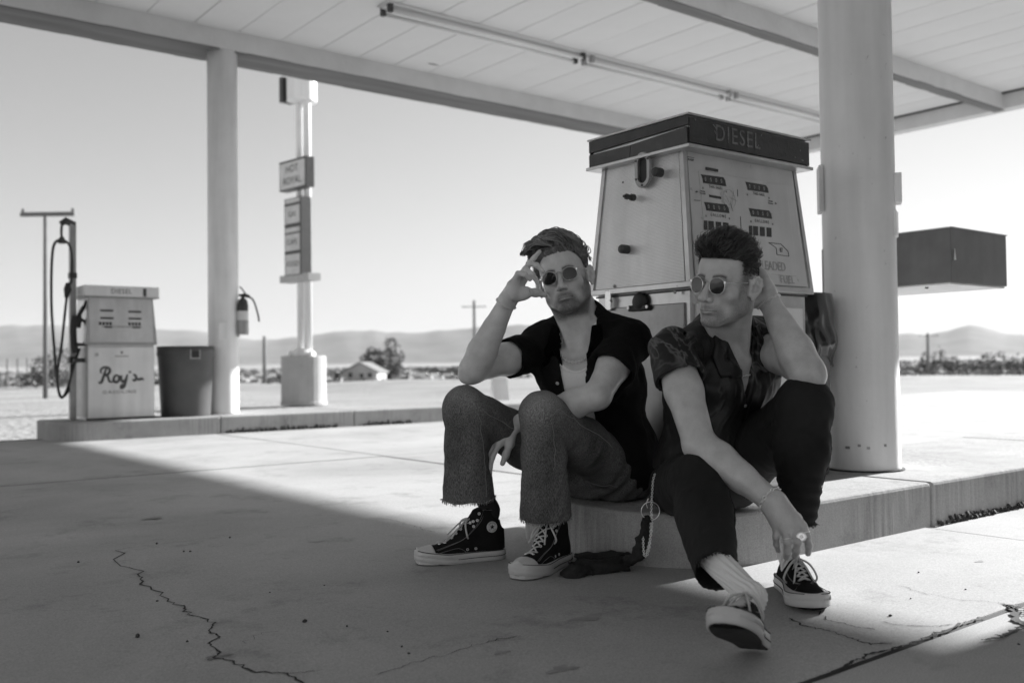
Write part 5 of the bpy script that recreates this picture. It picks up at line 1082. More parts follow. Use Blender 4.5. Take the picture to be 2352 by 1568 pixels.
    for s_ in (-1, 1):
        if hi:
            for g in (0, 0.003):
                st([(s_ * (0.028 + g), 0.235 - g, 0.04), (s_ * (0.030 + g), 0.19, 0.06), (s_ * (0.033 + g), 0.15, 0.075), (s_ * (0.034 + g), 0.12 - g, 0.10), (s_ * 0.032, 0.095 - g * 2, 0.13), (s_ * 0.03, 0.078 - g * 2, 0.163)])
            st([(s_ * 0.05, 0.23, 0.042), (s_ * 0.05, 0.20, 0.050), (s_ * 0.05, 0.165, 0.052), (s_ * 0.05, 0.14, 0.038)])
            st([(s_ * 0.03, 0.085, 0.163), (s_ * 0.034, 0.06, 0.162), (s_ * 0.03, 0.035, 0.163), (s_ * 0.01, 0.022, 0.164)])
        else:
            for g in (0, 0.003): st([(s_ * (0.016 + g), 0.222 + g, 0.06), (s_ * (0.026 + g), 0.20, 0.06), (s_ * (0.031 + g), 0.15, 0.06), (s_ * (0.033 + g), 0.11, 0.07)])
            st([(s_ * 0.012, 0.225, 0.055), (s_ * 0.03, 0.245, 0.045), (s_ * 0.04, 0.25, 0.036)])
    mb.build('stitching', M_stitch, so)
    return so, L, UF

def combed(L, HF, N, seed, cond, length, comb, vol, w0=0.0018, w1=0.0007, segs=10, wave=0.5, wk=70.0, tint=(0.45, 1.9), clump=0.5):
    """locks that follow the cap: comb(q) local direction, vol(q, t) height above the cap"""
    p, lq, nr = scalp_pts(L, HF, N, seed, cond); r = np.random.default_rng(seed + 1); N = len(p)
    ln = length(lq) * r.uniform(0.7, 1.15, N); P_ = [p]; gz_ = (nr @ L.M)[:, 2:3]; d = np.where(gz_ < 0.15, nr * 0.35 + comb(lq, 0.0) @ L.M.T, nr * 0.8)
    ph = r.uniform(0, 1.0, N); v0 = vol(lq)
    for k in range(1, segs + 1):
        t = k / segs; x = P_[-1]; q = L.inv(x); g = HF.grad(x); f = HF.ev(x)
        c = comb(q, t) @ L.M.T
        sd = np.cross(g, c); sd /= np.maximum(np.linalg.norm(sd, axis=1, keepdims=True), 1e-9)
        c = c - g * (c * g).sum(1, keepdims=True) * 0.8
        tgt = v0 * math.sin(min(1.0, t * 1.25) * math.pi * 0.62) * (0.6 + 0.8 * ph)
        nd = c + sd * (wave * np.sin(wk * (q[:, 0] * 0.9 + q[:, 1] * 0.7 + q[:, 2] * 0.4) + 4.5 * t + ph * clump * 3))[:, None] + g * np.clip((tgt - f) / (0.25 * ln), -1.2, 2.0)[:, None]
        nd /= np.maximum(np.linalg.norm(nd, axis=1, keepdims=True), 1e-9); d = d * 0.35 + nd * 0.65
        P_.append(x + d * (ln / segs)[:, None])
    P_ = np.stack(P_, 1); tt = np.linspace(0, 1, segs + 1); rad = (w0 + (w1 - w0) * tt ** 1.5)[None, :] * r.uniform(0.6, 1.4, N)[:, None]
    V, Q = tubes_np(P_, rad, 3); cl = 0.5 + 0.5 * np.sin(lq[:, 0] * 210 + lq[:, 1] * 170 + lq[:, 2] * 90)
    ti = tint[0] + (tint[1] - tint[0]) * (0.5 * r.uniform(0, 1, N) + 0.5 * cl)
    return V, Q, np.repeat(ti, (segs + 1) * 3)
def sleeve(F, sh, e, el, r0, r1, rc0, rc1, disp=None, k=0.035, fl=1.0):
    sh, e, el = Vector(sh), Vector(e), Vector(el); ax = (el - sh).normalized(); W_ = Field()
    W_.cone(sh, e + ax * 0.03, r0, r1, 0.02); W_.plane(e, ax, 0.003, c=e, rad=5)
    W_.cone(e - ax * 0.035, e + ax * 0.12, rc0, rc1, 0.003, 's')
    F.add(lambda p: W_.ev(p), (sh + e) / 2, (e - sh).length / 2 + max(r0, r1) + 0.03, k)
# ================================================================ common body pieces
def torso(F, L, w_=1.0, grow=0.0, neck=True, k=0.03):
    g = grow
    for s_ in (-1, 1):
        L.cone(F, (0, -0.025, 0.005), (s_ * 0.155 * w_, -0.012, -0.045), 0.048 + g, 0.048 + g, k)
        L.ell(F, (s_ * 0.068, 0.062, -0.14), (0.078 + g, 0.045 + g, 0.062 + g), k=k)
    L.ell(F, (0, -0.008, -0.19), (0.158 * w_ + g, 0.108 + g, 0.19 + g), k=k)
    L.ell(F, (0, 0.0, -0.37), (0.142 * w_ + g, 0.105 + g, 0.17 + g), k=k)
def neckf(F, T, H, r=0.057):
    a = H.w(0, -0.022, -0.045); F.cone(a, T.w(0, -0.02, -0.03), r, r * 1.06, 0.025)
    for s_ in (-1, 1):
        F.cone(H.w(s_ * 0.058, -0.022, -0.04), T.w(s_ * 0.014, 0.066, -0.058), 0.015, 0.011, 0.018)
        F.cone(T.w(s_ * 0.012, 0.072, -0.062), T.w(s_ * 0.15, 0.03, -0.035), 0.010, 0.011, 0.014)
        F.cone(H.w(s_ * 0.022, -0.055, -0.03), T.w(s_ * 0.05, -0.05, -0.01), 0.026, 0.030, 0.03)
    F.ell(H.w(0, -0.022, -0.045) * 0.45 + T.w(0, -0.02, -0.03) * 0.55 + H.M[:, 1] * 0.048, (0.011, 0.011, 0.014), None, 0.02)
def neck_only(F, T, H, r): F.cone(H.w(0, -0.022, -0.045), T.w(0, -0.015, -0.02), r, r * 1.1, 0.02); F.cone(T.w(0, -0.015, -0.02), T.w(0, 0.02, -0.06), r * 1.1, r * 0.9, 0.02)
def ss(x, a, b): t = np.clip((x - a) / (b - a), 0, 1); return t * t * (3 - 2 * t)
def face_tint(H, beard, lips=0.78, brow=0.12, fade=None, skip=None):
    def f(V):
        q = H.inv(V); x, y, z = np.abs(q[:, 0]), q[:, 1], q[:, 2]; near = (x < 0.084) & (y > -0.105) & (np.abs(z) < 0.15); EF = Field(); ears(EF, H); rg = near & (x > 0.06); near[rg] &= EF.ev(V[rg]) > 0.0012
        t = np.ones(len(V))
        # beard
        jaw = ss(-z, 0.030, 0.052) * ss(y, -0.028, 0.0) * (1 - ss(-z, 0.118, 0.14))
        side = ss(x, 0.048, 0.060) * ss(-z, -0.005, 0.02) * ss(y, -0.020, -0.004) * (1 - ss(y, 0.030, 0.045))
        must = ss(0.040 - x, 0, 0.022) * ss(-z, 0.044, 0.062); cheek = 1 - ss(0.066 - x, 0.002, 0.026) * ss(z + 0.55 * np.maximum(x - 0.02, 0), -0.088, -0.050) * ss(y, 0.015, 0.05) * (1 - must)
        b = np.maximum(jaw * cheek, side * 0.9) * (1 - 0.35 * ss(z, -0.070, -0.050) * (x < 0.045) * (y > 0.05)); lip = np.exp(-((x / 0.020) ** 4 + ((z + 0.0735) / 0.0055) ** 2)) * (y > 0.07)
        b = b * (1 - lip); t *= 1 - beard * b
        t *= 1 - (1 - lips) * lip
        line = np.exp(-(((z + 0.0725) / 0.0016) ** 2)) * (x < 0.026) * (y > 0.075); t *= 1 - 0.6 * line
        arch = 0.0195 + 0.004 * np.sin(np.clip((x - 0.012) / 0.038, 0, 1) * math.pi) - 0.10 * np.maximum(x - 0.034, 0)
        br = np.exp(-((z - arch) / 0.0050) ** 2) * ss(x, 0.009, 0.014) * (1 - ss(x, 0.044, 0.053)) * (y > 0.04); t *= 1 - (1 - brow) * br
        if fade: t *= fade(x, y, z, q)
        
        if skip is not None: near = near & (np.min([np.linalg.norm(V - arr(c), axis=1) for c in skip], axis=0) > (0.030 if fade else 0.0195))
        return np.where(near, t, 1.0)
    return f
def cloth_tint(L=None, amp=0.25, s=9.0, seed=3): return lambda V: 1.0 + amp * wav(V, s, seed)
def person(label): return empty('person', (0, 0, 0), 0, label, 'person')
# ================================================================ MAN 1: hand at his temple, flared jeans
p1 = person('seated man in open black shirt and flared jeans, hand raised to his temple')
H1 = headframe(P(1296, 642, 3.10), (-0.20, -0.98, 0), -13, 3); H1.k = 0.985
N1 = P(1337, 757, 3.13); PV1 = P(1397, 1085, 3.30)
T1 = headframe(N1, Vector((-0.50, -0.87, 0)) - (N1 - PV1).normalized() * (N1 - PV1).normalized().dot(Vector((-0.50, -0.87, 0))), 0, 0, (N1 - PV1))
shR, elR, wrR = P(1222, 806, 3.20), P(1087, 848, 3.0), P(1164, 694, 2.93)
shL, elL, wrL = P(1438, 788, 3.06), P(1372, 908, 2.93), P(1196, 968, 3.09)
B1 = Field(); build_head(B1, H1, 1.0, 1.0); neckf(B1, T1, H1, 0.058); torso(B1, T1)
def arm(F, sh, el, wr, ru=0.049, re=0.041, rf=0.044, rw=0.0265, nrm=None):
    sh, el, wr = Vector(sh), Vector(el), Vector(wr)
    F.cone(sh, sh.lerp(el, 0.45), ru * 1.12, ru * 1.03, 0.04); F.cone(sh.lerp(el, 0.45), el, ru * 1.03, re, 0.02)
    m_ = el.lerp(wr, 0.28); F.cone(el, m_, re, rf, 0.018); F.cone(m_, wr, rf, rw, 0.018, n=nrm, fl=0.86)
    F.cone(el, el.lerp(wr, 0.62), re * 0.9, rw * 1.18, 0.015)
arm(B1, shR, elR, wrR); arm(B1, shL, elL, wrL)
B1.ell(elR + Vector((-0.02, 0.02, -0.022)), (0.026, 0.026, 0.022), None, 0.025)
# right hand, palm towards the camera, fingers curling to the temple
def palm(F, wr, mcs, r=0.0125, th=None):
    wr = Vector(wr); mcs = [Vector(m_) for m_ in mcs]; c = sum(mcs, Vector()) / len(mcs)
    for i, m_ in enumerate(mcs): F.cone(wr.lerp(wr + (m_ - c) * 0.55, 1.0), m_, r * 1.15, r * 0.92, 0.016)
    F.cone(wr, wr.lerp(c, 0.5), 0.024, 0.022, 0.02)
wp = wrR
mi, mm, mr_, mp = P(1208, 634, 2.95), P(1195, 638, 2.925), P(1183, 645, 2.90), P(1174, 655, 2.885)
palm(B1, P(1168, 687, 2.93), [mi, mm, mr_, mp], 0.0135)
finger(B1, [mp, P(1190, 628, 2.875), P(1206, 631, 2.87), P(1217, 642, 2.875)], 0.0088, 0.0062)
finger(B1, [mr_, P(1207, 617, 2.885), P(1223, 630, 2.87), P(1234, 649, 2.875)], 0.0094, 0.0066)
finger(B1, [mm, P(1216, 604, 2.915), P(1233, 609, 2.90), P(1247, 624, 2.895)], 0.0097, 0.0068)
finger(B1, [mi, P(1214, 606, 2.945), P(1227, 592, 2.94), P(1239, 578, 2.945)], 0.0092, 0.0064)
finger(B1, [P(1178, 682, 2.915), P(1207, 671, 2.905), P(1230, 672, 2.925), P(1250, 677, 2.95)], 0.0165, 0.0085, 0.014)
B1.ell(P(1196, 676, 2.90), (0.024, 0.015, 0.017), None, 0.02); B1.ell(P(1178, 668, 2.885), (0.013, 0.014, 0.026), None, 0.018)
# left hand hanging in front of the shin
li, lm, lr_, lp = P(1146, 1020, 3.075), P(1136, 1020, 3.095), P(1133, 1014, 3.115), P(1134, 1004, 3.13)
palm(B1, P(1188, 972, 3.12), [li, lm, lr_, lp], 0.0135)
finger(B1, [li, P(1131, 1050, 3.06), P(1126, 1073, 3.065), P(1126, 1091, 3.075)], 0.0092, 0.0066)
finger(B1, [lm, P(1117, 1052, 3.085), P(1112, 1078, 3.085), P(1113, 1098, 3.09)], 0.0096, 0.0066)
finger(B1, [lr_, P(1113, 1044, 3.11), P(1109, 1068, 3.11), P(1112, 1088, 3.12)], 0.0092, 0.0064)
finger(B1, [lp, P(1117, 1030, 3.135), P(1112, 1048, 3.14), P(1115, 1064, 3.15)], 0.0084, 0.006)
finger(B1, [P(1180, 985, 3.095), P(1172, 1018, 3.08), P(1162, 1044, 3.075), P(1154, 1064, 3.08)], 0.0145, 0.0082, 0.012)
body1 = sculpt(B1, 'body', 0.0024, M_skin1, p1, face_tint(H1, 0.70, skip=[P(1250, 677, 2.95), P(1240, 674, 2.94), P(1230, 672, 2.925), P(1216, 671, 2.91), P(1247, 624, 2.895), P(1233, 609, 2.90), P(1234, 649, 2.875), P(1239, 578, 2.945), P(1227, 592, 2.94), P(1218, 642, 2.875)]), relax=1)
for s_ in (-1, 1): MB().lathe([(0.001, -0.012), (0.009, -0.009), (0.012, 0), (0.009, 0.009), (0.001, 0.012)], 12, Matrix.Translation(H1.w(s_ * 0.031, 0.075, -0.002))).build('eye', M_eye, p1, smooth=True)
glasses(p1, H1, 0.0240, 0.0215, 0.0335, 0.002, 0.0015, M_clear, 0.103, 'sunglasses with clear frame and black round lenses')
# hair
def hair_cap(L, F, p, m, top=0.016, sides=0.007, front=(0.080, 0.072), nape=-0.05, seed=1, rough=0.006, low=None):
    HF = Field(); L.ell(HF, (0, -0.014, 0.034), (0.0745 + sides, 0.095 + sides, 0.087 + sides), k=0.01)
    L.ell(HF, (0, 0.006, 0.058), (0.066 + sides, 0.078 + top * 0.5, 0.066 + top), k=0.025)
    c0 = (front[0] - front[1]) / math.sqrt(2)
    HF.plane(L.w(0, front[0], front[1]), L.M @ np.array([0, 0.72, -0.69]), 0.006, c=L.w(0, 0, 0), rad=.3)
    HF.plane(L.w(0, 0, nape), L.M @ np.array([0, 0.0, -1.0]), 0.01, c=L.w(0, 0, 0), rad=.3)
    for s_ in (-1, 1): L.ell(HF, (s_ * 0.088, -0.004, -0.018), (0.034, 0.030, 0.046), k=0.004, op='s')
    if low is not None: HF.plane(L.w(*low[0]), L.M @ np.array(low[1]), 0.02, c=L.w(0, 0, 0), rad=.3)
    HF.disp = lambda q: rough * wav(q, 130, seed, 6) * 0.6
    return HF
def scalp_pts(L, HF, N, seed, cond):
    r = np.random.default_rng(seed); d = r.normal(size=(N * 5, 3)); d[:, 2] = np.abs(d[:, 2]) * 1.0 - 0.25; d /= np.linalg.norm(d, axis=1, keepdims=True)
    q = d * np.array([0.08, 0.1, 0.1]) + np.array([0, -0.012, 0.034]); p = np.array([L.w(*a) for a in q]); p = HF.snap(p, -0.002, 6)
    lq = L.inv(p); gz = (HF.grad(p) @ L.M)[:, 2]; ok = ~((gz < -0.15) & (lq[:, 1] > 0.015)) & cond(lq) & (np.abs(HF.ev(p)) < 0.004); p = p[ok][:N]; return p, L.inv(p), HF.grad(p)
HC1 = hair_cap(H1, B1, p1, M_hair1, top=0.020, sides=0.007, front=(0.078, 0.088), nape=-0.045)
H1.ell(HC1, (-0.045, 0.065, 0.088), (0.034, 0.034, 0.024), k=0.02); H1.ell(HC1, (-0.072, 0.062, 0.062), (0.018, 0.022, 0.022), k=0.015)
def cap_mesh(HC, L, a, b):   # the solid core under the locks, kept inside them
    K_ = Field(); K_.add(lambda p: HC.ev(p) + 0.0045, L.w(0, 0, 0.05), 0.16, 0); K_.plane(L.w(0, a, b), L.M @ np.array([0, 0.80, -0.60]), 0.008, c=L.w(0, 0, 0), rad=.3); return sdf_mesh(K_, 0.003)
V, Q = cap_mesh(HC1, H1, 0.080, 0.103); parts = [(V, Q, np.full(len(V), 0.55) + 0.5 * wav(V, 160, 4))]
def dirv(L, x, y, z): v = L.M @ np.array([x, y, z], dtype=float); return v / np.linalg.norm(v)
def comb1(q, t):
    f = ss(q[:, 1], -0.06, 0.05)[:, None]; side = ss(np.abs(q[:, 0]), 0.045, 0.075)[:, None] * (1 - ss(q[:, 2], 0.05, 0.08))[:, None]
    top = np.array([-0.85, 0.20, 0.50]) * f + np.array([-0.55, -0.5, 0.3]) * (1 - f); return top * (1 - side) + np.array([0, -0.85, -0.25]) * side
top1 = lambda q: (q[:, 2] > 0.066 + 0.026 * ss(q[:, 1], 0.02, 0.06))
parts.append(combed(H1, HC1, 2600, 11, top1, lambda q: 0.045 + 0.040 * ss(q[:, 1], -0.04, 0.06), comb1, lambda q: 0.008 + 0.014 * ss(q[:, 1], -0.08, 0.05), 0.0022, 0.0008, 11, 0.75, 85.0))
parts.append(combed(H1, HC1, 700, 15, top1, lambda q: np.full(len(q), 0.035), lambda q, t: np.array([-0.3, 0.3, 0.4]) + 0 * q, lambda q: np.full(len(q), 0.020), 0.0014, 0.0005, 10, 1.6, 130.0))
parts.append(combed(H1, HC1, 2600, 13, lambda q: (q[:, 2] < 0.075) & (q[:, 1] < 0.045) & ~((q[:, 2] < 0.028) & (q[:, 1] > -0.045)), lambda q: 0.012 + 0.018 * ss(q[:, 2], 0.03, 0.07), comb1, lambda q: 0.002 + 0.006 * ss(q[:, 2], 0.03, 0.07), 0.0011, 0.0005, 5, 0.3, 60.0))
parts.append(combed(H1, HC1, 900, 17, lambda q: (q[:, 2] > 0.045) & (q[:, 1] > 0.0), lambda q: 0.024 + 0 * q[:, 0], lambda q, t: np.array([-0.45, -0.15, 1.0]) + 0 * q, lambda q: 0.003 + 0 * q[:, 0], 0.0015, 0.0006, 6, 0.35, 90.0))
HLN = lambda q, a, b: a + (b - a) * ss(q[:, 1], 0.01, 0.055)
parts.append(combed(H1, B1, 2200, 51, lambda q: (q[:, 2] > HLN(q, 0.040, 0.074)) & (q[:, 2] < HLN(q, 0.075, 0.105)) & (q[:, 1] > -0.06), lambda q: 0.026 + 0 * q[:, 0], lambda q, t: np.array([-0.5, -0.15, 1.0]) + 0 * q, lambda q: 0.011 + 0 * q[:, 0], 0.0014, 0.0006, 6, 0.4, 90.0))
V, Q, T = join_np(parts); np_mesh('hair', V, Q, M_hair1, p1, T)
# tank top and shirt
def grow_f(F, g):
    return lambda p: F.ev(p) - g
TB1 = Field(); torso(TB1, T1)
TK = Field(); TK.add(grow_f(TB1, 0.004), T1.w(0, 0, -0.22), 0.36, 0)
T1.ell(TK, (0, 0.09, -0.02), (0.070, 0.12, 0.085), k=0.006, op='s'); 
for s_ in (-1, 1): T1.ell(TK, (s_ * 0.19, 0, -0.06), (0.08, 0.14, 0.12), k=0.006, op='s')
TK.plane(T1.w(0, 0, -0.53), T1.M @ np.array([0, 0, -1.]), c=T1.w(0, 0, -.2), rad=.7)
sculpt(TK, 'tank_top', 0.004, M_tank, p1)
a_ = [Vector(q) for q in TK.snap([Vector(T1.w(0.070 * math.sin(t), 0.11, -0.02 - 0.085 * math.cos(t))) for t in np.linspace(-1.35, 1.35, 22)], 0.0, 8)]
MB().tube(a_, 0.0035, 6).build('neck_band', M_tank, p1, smooth=True)
SB1 = Field(); torso(SB1, T1, 1.03, 0.004); arm(SB1, shR, elR, wrR, 0.054, 0.05); arm(SB1, shL, elL, wrL, 0.056, 0.05)
SH1 = Field(); torso(SH1, T1, 1.05, 0.019, k=0.035); T1.ell(SH1, (0, -0.01, -0.44), (0.168, 0.135, 0.16), k=0.03)
T1.ell(SH1, (0.10, 0.02, -0.44), (0.10, 0.11, 0.14), k=0.03)
eR = Vector(shR).lerp(elR, 0.42); eL = Vector(shL).lerp(elL, 0.52)
sleeve(SH1, shR, eR, elR, 0.062, 0.070, 0.054, 0.066); sleeve(SH1, shL, eL, elL, 0.066, 0.080, 0.060, 0.074)
SH1.cone(T1.w(0, -0.03, 0.01), T1.w(0, -0.01, 0.045), 0.072, 0.070, 0.02)
sF = lambda p: (lambda q: np.maximum(np.maximum(np.abs(q[:, 0] - np.interp(q[:, 2], [-.5, -.3, -.1, 0.03], [0.005, 0.0, 0.0, 0.0])) - np.interp(q[:, 2], [-0.5, -0.30, -0.12, -0.02, 0.05], [0.060, 0.042, 0.046, 0.058, 0.07]), 0.0 - q[:, 1]), q[:, 2] - 0.2))(T1.inv(p))
SH1.add(sF, T1.w(0, 0.1, -0.2), 0.45, 0.006, 's')
SH1.add(lambda p: np.maximum(TB1.ev(p) + 0.006, (T1.inv(p)[:, 2] < -0.45) * 0.1), T1.w(0, 0, -0.2), 0.4, 0.0, 's')
NB1 = Field(); neck_only(NB1, T1, H1, 0.058)
SH1.add(lambda p: NB1.ev(p) - 0.008, T1.w(0, 0, 0.02), 0.2, 0.004, 's')
SH1.plane(T1.w(0, 0, 0.062), T1.M @ np.array([0, 0.5, 1.0]), 0.004, c=T1.w(0, 0, .1), rad=.15)
SH1.plane(Vector((0, 0, 0.185)), (0, 0, -1), 0.004, c=T1.w(0, 0, -.5), rad=.4)
SH1.disp = lambda p: 0.0045 * wav(p * np.array([1, 1, .6]), 34, 8, 5) + 0.0022 * wav(p, 75, 9, 4)
shirt1 = sculpt(SH1, 'shirt', 0.004, M_shirt1, p1, lambda V: 1 + 0.5 * wav(V, 20, 3), one=True)
# open camp collar: two lapels
def lapel(T, F, pts, m, root, name='collar', lift=0.009):
    q = smooth_path([Vector(T.w(*a)) for a in pts], 1, True); dense = []
    for i in range(len(q)):
        for k in range(4): dense.append(q[i].lerp(q[(i + 1) % len(q)], k / 4))
    c = sum(dense, Vector()) / len(dense); n_ = len(dense); rings_ = [np.array([arr(c + (a - c) * f) for a in dense]) for f in (0.03, 0.35, 0.7, 0.97, 1.0)]
    top = [F.snap(r_, lift if f_ < 4 else lift - 0.003, 6) for f_, r_ in enumerate(rings_)]; bot = F.snap(rings_[4], lift - 0.010, 6)
    V = np.concatenate(top + [bot]); Q = []
    for i in range(5):
        for k in range(n_): Q.append((i * n_ + k, i * n_ + (k + 1) % n_, (i + 1) * n_ + (k + 1) % n_, (i + 1) * n_ + k))
    mb = MB(); mb.add([tuple(v_) for v_ in V], Q + [tuple(range(n_))]); return mb.build(name, m, root, smooth=True)
for s_ in (-1, 1):
    lapel(T1, SH1, [(s_ * 0.05, 0.06, 0.04), (s_ * 0.085, 0.03, 0.03), (s_ * 0.115, 0.07, -0.045), (s_ * 0.085, 0.10, -0.070), (s_ * 0.105, 0.10, -0.095), (s_ * 0.050, 0.10, -0.15), (s_ * 0.050, 0.09, -0.06)], M_shirt1, p1)
for zz in (-0.135, -0.225, -0.315):
    c_ = Vector(SH1.snap([Vector(T1.w(-0.058, 0.12, zz))], 0.001, 8)[0]); n_ = Vector(T1.M[:, 1])
    MB().lathe([(0.0058, 0), (0.0058, 0.002), (0.003, 0.0026)], 14, Matrix.Translation(c_) @ n_.to_track_quat('Z', 'Y').to_matrix().to_4x4()).build('button', M_rubber, p1, smooth=True)
# necklace
cp = [Vector(T1.w(0.062 * math.sin(t) , 0.015 + 0.075 * math.cos(t * 0.62), -0.025 - 0.052 * math.cos(t) if abs(t) < 1.57 else -0.025 + 0.045 * (abs(t) - 1.57))) for t in np.linspace(-2.2, 2.2, 50)]
cp = [Vector(q) for q in B1.snap(cp, 0.0025, 8)]
chain_links(p1, cp, 'necklace', 'heavy silver curb chain necklace', 0.0036, 0.0016, 0.0060)
def ring_on(F, c, ax, r, n=26, lift=0.002, tilt=(0, 0, 0)):
    c = Vector(c); ax = Vector(ax).normalized(); u = ax.orthogonal().normalized(); v_ = ax.cross(u)
    pts = [c + (u * math.cos(a) + v_ * math.sin(a)) * r + Vector(tilt) * math.cos(a) for a in np.linspace(0, 2 * math.pi, n)]
    return [Vector(q) for q in F.snap(pts, lift, 6)]
ax = (Vector(wrR) - Vector(elR)).normalized()
chain_links(p1, ring_on(B1, Vector(wrR).lerp(elR, 0.02), ax, 0.032, 30), 'bracelet', 'silver chain bracelet', 0.0026, 0.0010, 0.0048)
# jeans
kR, kL = P(1067, 936, 3.06), P(1246, 952, 2.93)
hpR, hpL = P(1338, 1088, 3.34), P(1418, 1082, 3.20)
hmR, hmL = P(1076, 1143, 3.09), P(1253, 1186, 2.97)
def trousers(F, hips, kneesA, hems, rt=0.088, rk=0.066, rh=0.082, pelvis=None, pr=(0.17, 0.125, 0.12), T=None, flare=True, ks=0.03):
    for hp, kn, hm in zip(hips, kneesA, hems):
        hp, kn, hm = Vector(hp), Vector(kn), Vector(hm)
        F.cone(hp, hp.lerp(kn, 0.5), rt, rt * 0.92, 0.04); F.cone(hp.lerp(kn, 0.5), kn, rt * 0.92, rk, ks)
        md = kn.lerp(hm, 0.4); F.cone(kn, md, rk, rk * 1.02, ks); F.cone(md, hm, rk * 1.02, rh, 0.02)
    if pelvis is not None: T.ell(F, tuple(T.inv(arr(pelvis)[None])[0]), pr, k=0.05)
J1 = Field(); trousers(J1, (hpR, hpL), (kR, kL), (hmR, hmL), 0.090, 0.066, 0.084, P(1398, 1092, 3.30), (0.165, 0.13, 0.115), T1)
J1.plane((0, 0, 0.171), (0, 0, -1), 0.01, c=P(1400, 1150, 3.3), rad=.24)
for kn, hm in ((kR, hmR), (kL, hmL)):
    ax = (hm - kn).normalized(); J1.plane(hm, ax, 0.002, c=hm + ax * 0.1, rad=0.14); J1.cone(hm - ax * 0.10, hm + ax * 0.1, 0.06, 0.084, 0.003, 's')
def folds(segs, seed=1):
    """ring creases round a joint and soft noise"""
    def f(p):
        d = 0.0035 * wav(p, 26, seed, 5) + 0.0014 * wav(p, 70, seed + 1, 4)
        for c, ax, rad, amp, wl in segs:
            q = p - arr(c); a = arr(ax) / np.linalg.norm(arr(ax)); h = q @ a; w0 = np.exp(-(np.linalg.norm(q, axis=1) / rad) ** 2)
            d = d + amp * w0 * np.sin(h * 6.283 / wl + 2.0 * wav(p, 22, seed + 5, 3))
        return d
    return f
J1.disp = folds([(kR + Vector((0.05, 0.03, -0.05)), (0.6, 0.2, 0.75), 0.075, 0.0055, 0.032), (kL + Vector((0.05, 0.04, -0.06)), (0.6, 0.3, 0.7), 0.08, 0.0060, 0.034), (hpL, (-1, -.6, .6), 0.12, 0.006, 0.045)], 2)
jt = lambda V: 0.85 + 0.40 * wav(V, 14, 5) + 0.22 * wav(V * np.array([1, 1, .4]), 55, 6) + 0.85 * np.exp(-(np.minimum(np.linalg.norm(V - arr(kR + Vector((0, -.06, .05))), axis=1), np.linalg.norm(V - arr(kL + Vector((0, -.06, .05))), axis=1)) / 0.09) ** 2)
sculpt(J1, 'jeans', 0.004, M_denim, p1, jt, one=True)
# seams, pocket stitching, frayed hems
mb = MB()
def seam(F, pts, r=0.0009, off=0.0006, mb=mb, sub=8):
    q = smooth_path(pts, sub); q = F.snap(q, off, 6); mb.tube([Vector(a) for a in q], r, 4)
seam(J1, [P(1104, 952, 2.98), P(1113, 990, 3.0), P(1120, 1040, 3.02), P(1119, 1095, 3.03), P(1117, 1140, 3.03)])
seam(J1, [P(1104, 942, 3.0), P(1122, 944, 3.0), P(1150, 965, 3.05), P(1185, 990, 3.1)])
seam(J1, [P(1265, 965, 2.86), P(1271, 1000, 2.88), P(1268, 1060, 2.9), P(1254, 1120, 2.9), P(1244, 1185, 2.9)])
seam(J1, [P(1267, 953, 2.87), P(1285, 940, 2.88), P(1320, 955, 2.9), P(1365, 990, 2.98), P(1402, 1028, 3.05)])
seam(J1, [P(1322, 1143, 3.1), P(1338, 1129, 3.1), P(1360, 1124, 3.1), P(1389, 1115, 3.1), P(1418, 1125, 3.1)])
seam(J1, [P(1324, 1145, 3.1), P(1338, 1160, 3.12)])
mb.build('stitching', M_stitch, p1)
def fray(F, hm, kn, r, n, m, root, seed=1, ln=0.012, name='frayed_hem', ax=None):
    r_ = np.random.default_rng(seed); hm, kn = Vector(hm), Vector(kn); ax = (hm - kn).normalized() if ax is None else Vector(ax).normalized(); u = ax.orthogonal().normalized(); v_ = ax.cross(u)
    an = r_.uniform(0, 6.283, n); base = np.array([arr(hm - ax * 0.004 + (u * math.cos(a) + v_ * math.sin(a)) * r) for a in an]); base = F.snap(base, -0.001, 5)
    base = base - arr(ax)[None] * ((base - arr(hm)) @ arr(ax) + 0.002)[:, None]
    out = base - arr(hm); out /= np.linalg.norm(out, axis=1, keepdims=True)
    d0 = out * 0.9 + arr(ax) * 0.5 + r_.normal(size=base.shape) * 0.5; d0 /= np.linalg.norm(d0, axis=1, keepdims=True)
    V, Q, T = strands('f', None, None, base, d0, r_.uniform(0.3, 1.0, n) * ln, 4, lambda p, t: arr(ax) * 0.7 + np.sin(p * 900 + seed) * 0.8, 0.0011, 0.0005, 0.6, 1.0, seed, tint=(0.6, 4.0))
    o = np_mesh(name, V, Q, m, root, T); return tag(o, kind='stuff')
fray(J1, hmR, kR, 0.084, 420, M_denim, p1, 1); fray(J1, hmL, kL, 0.084, 420, M_denim, p1, 2)
# socks and shoes
hA, tA = G(1160, 1281), G(962, 1297); hA.z = tA.z = 0.001
hB, tB = G(1300, 1290), G(1172, 1340); hB.z = tB.z = 0.001
sa, LA, UA = shoe(p1, hA, hA + (tA - hA).normalized(), 0.0, True, 'black canvas high-top sneaker with round star patch, pointing left', pitch=0.0)
sb_, LB, UB = shoe(p1, hB, hB + (tB - hB).normalized(), 0.0, True, 'black canvas high-top sneaker with loosely tied laces, pointing at the camera', sc=1.04)
for L_, kn in ((LA, kR), (LB, kL)):
    SK = Field(); a = L_.w(0, 0.054, 0.08); b = L_.w(0, 0.05, 0.155); c = a + (arr(kn) - a) * 0.42; SK.cone(a, b, 0.028, 0.029, 0.01); SK.cone(b, c, 0.029, 0.034, 0.02); SK.disp = lambda p: 0.002 * wav(p, 90, 3)
    sculpt(SK, 'sock', 0.003, M_bsock, p1)
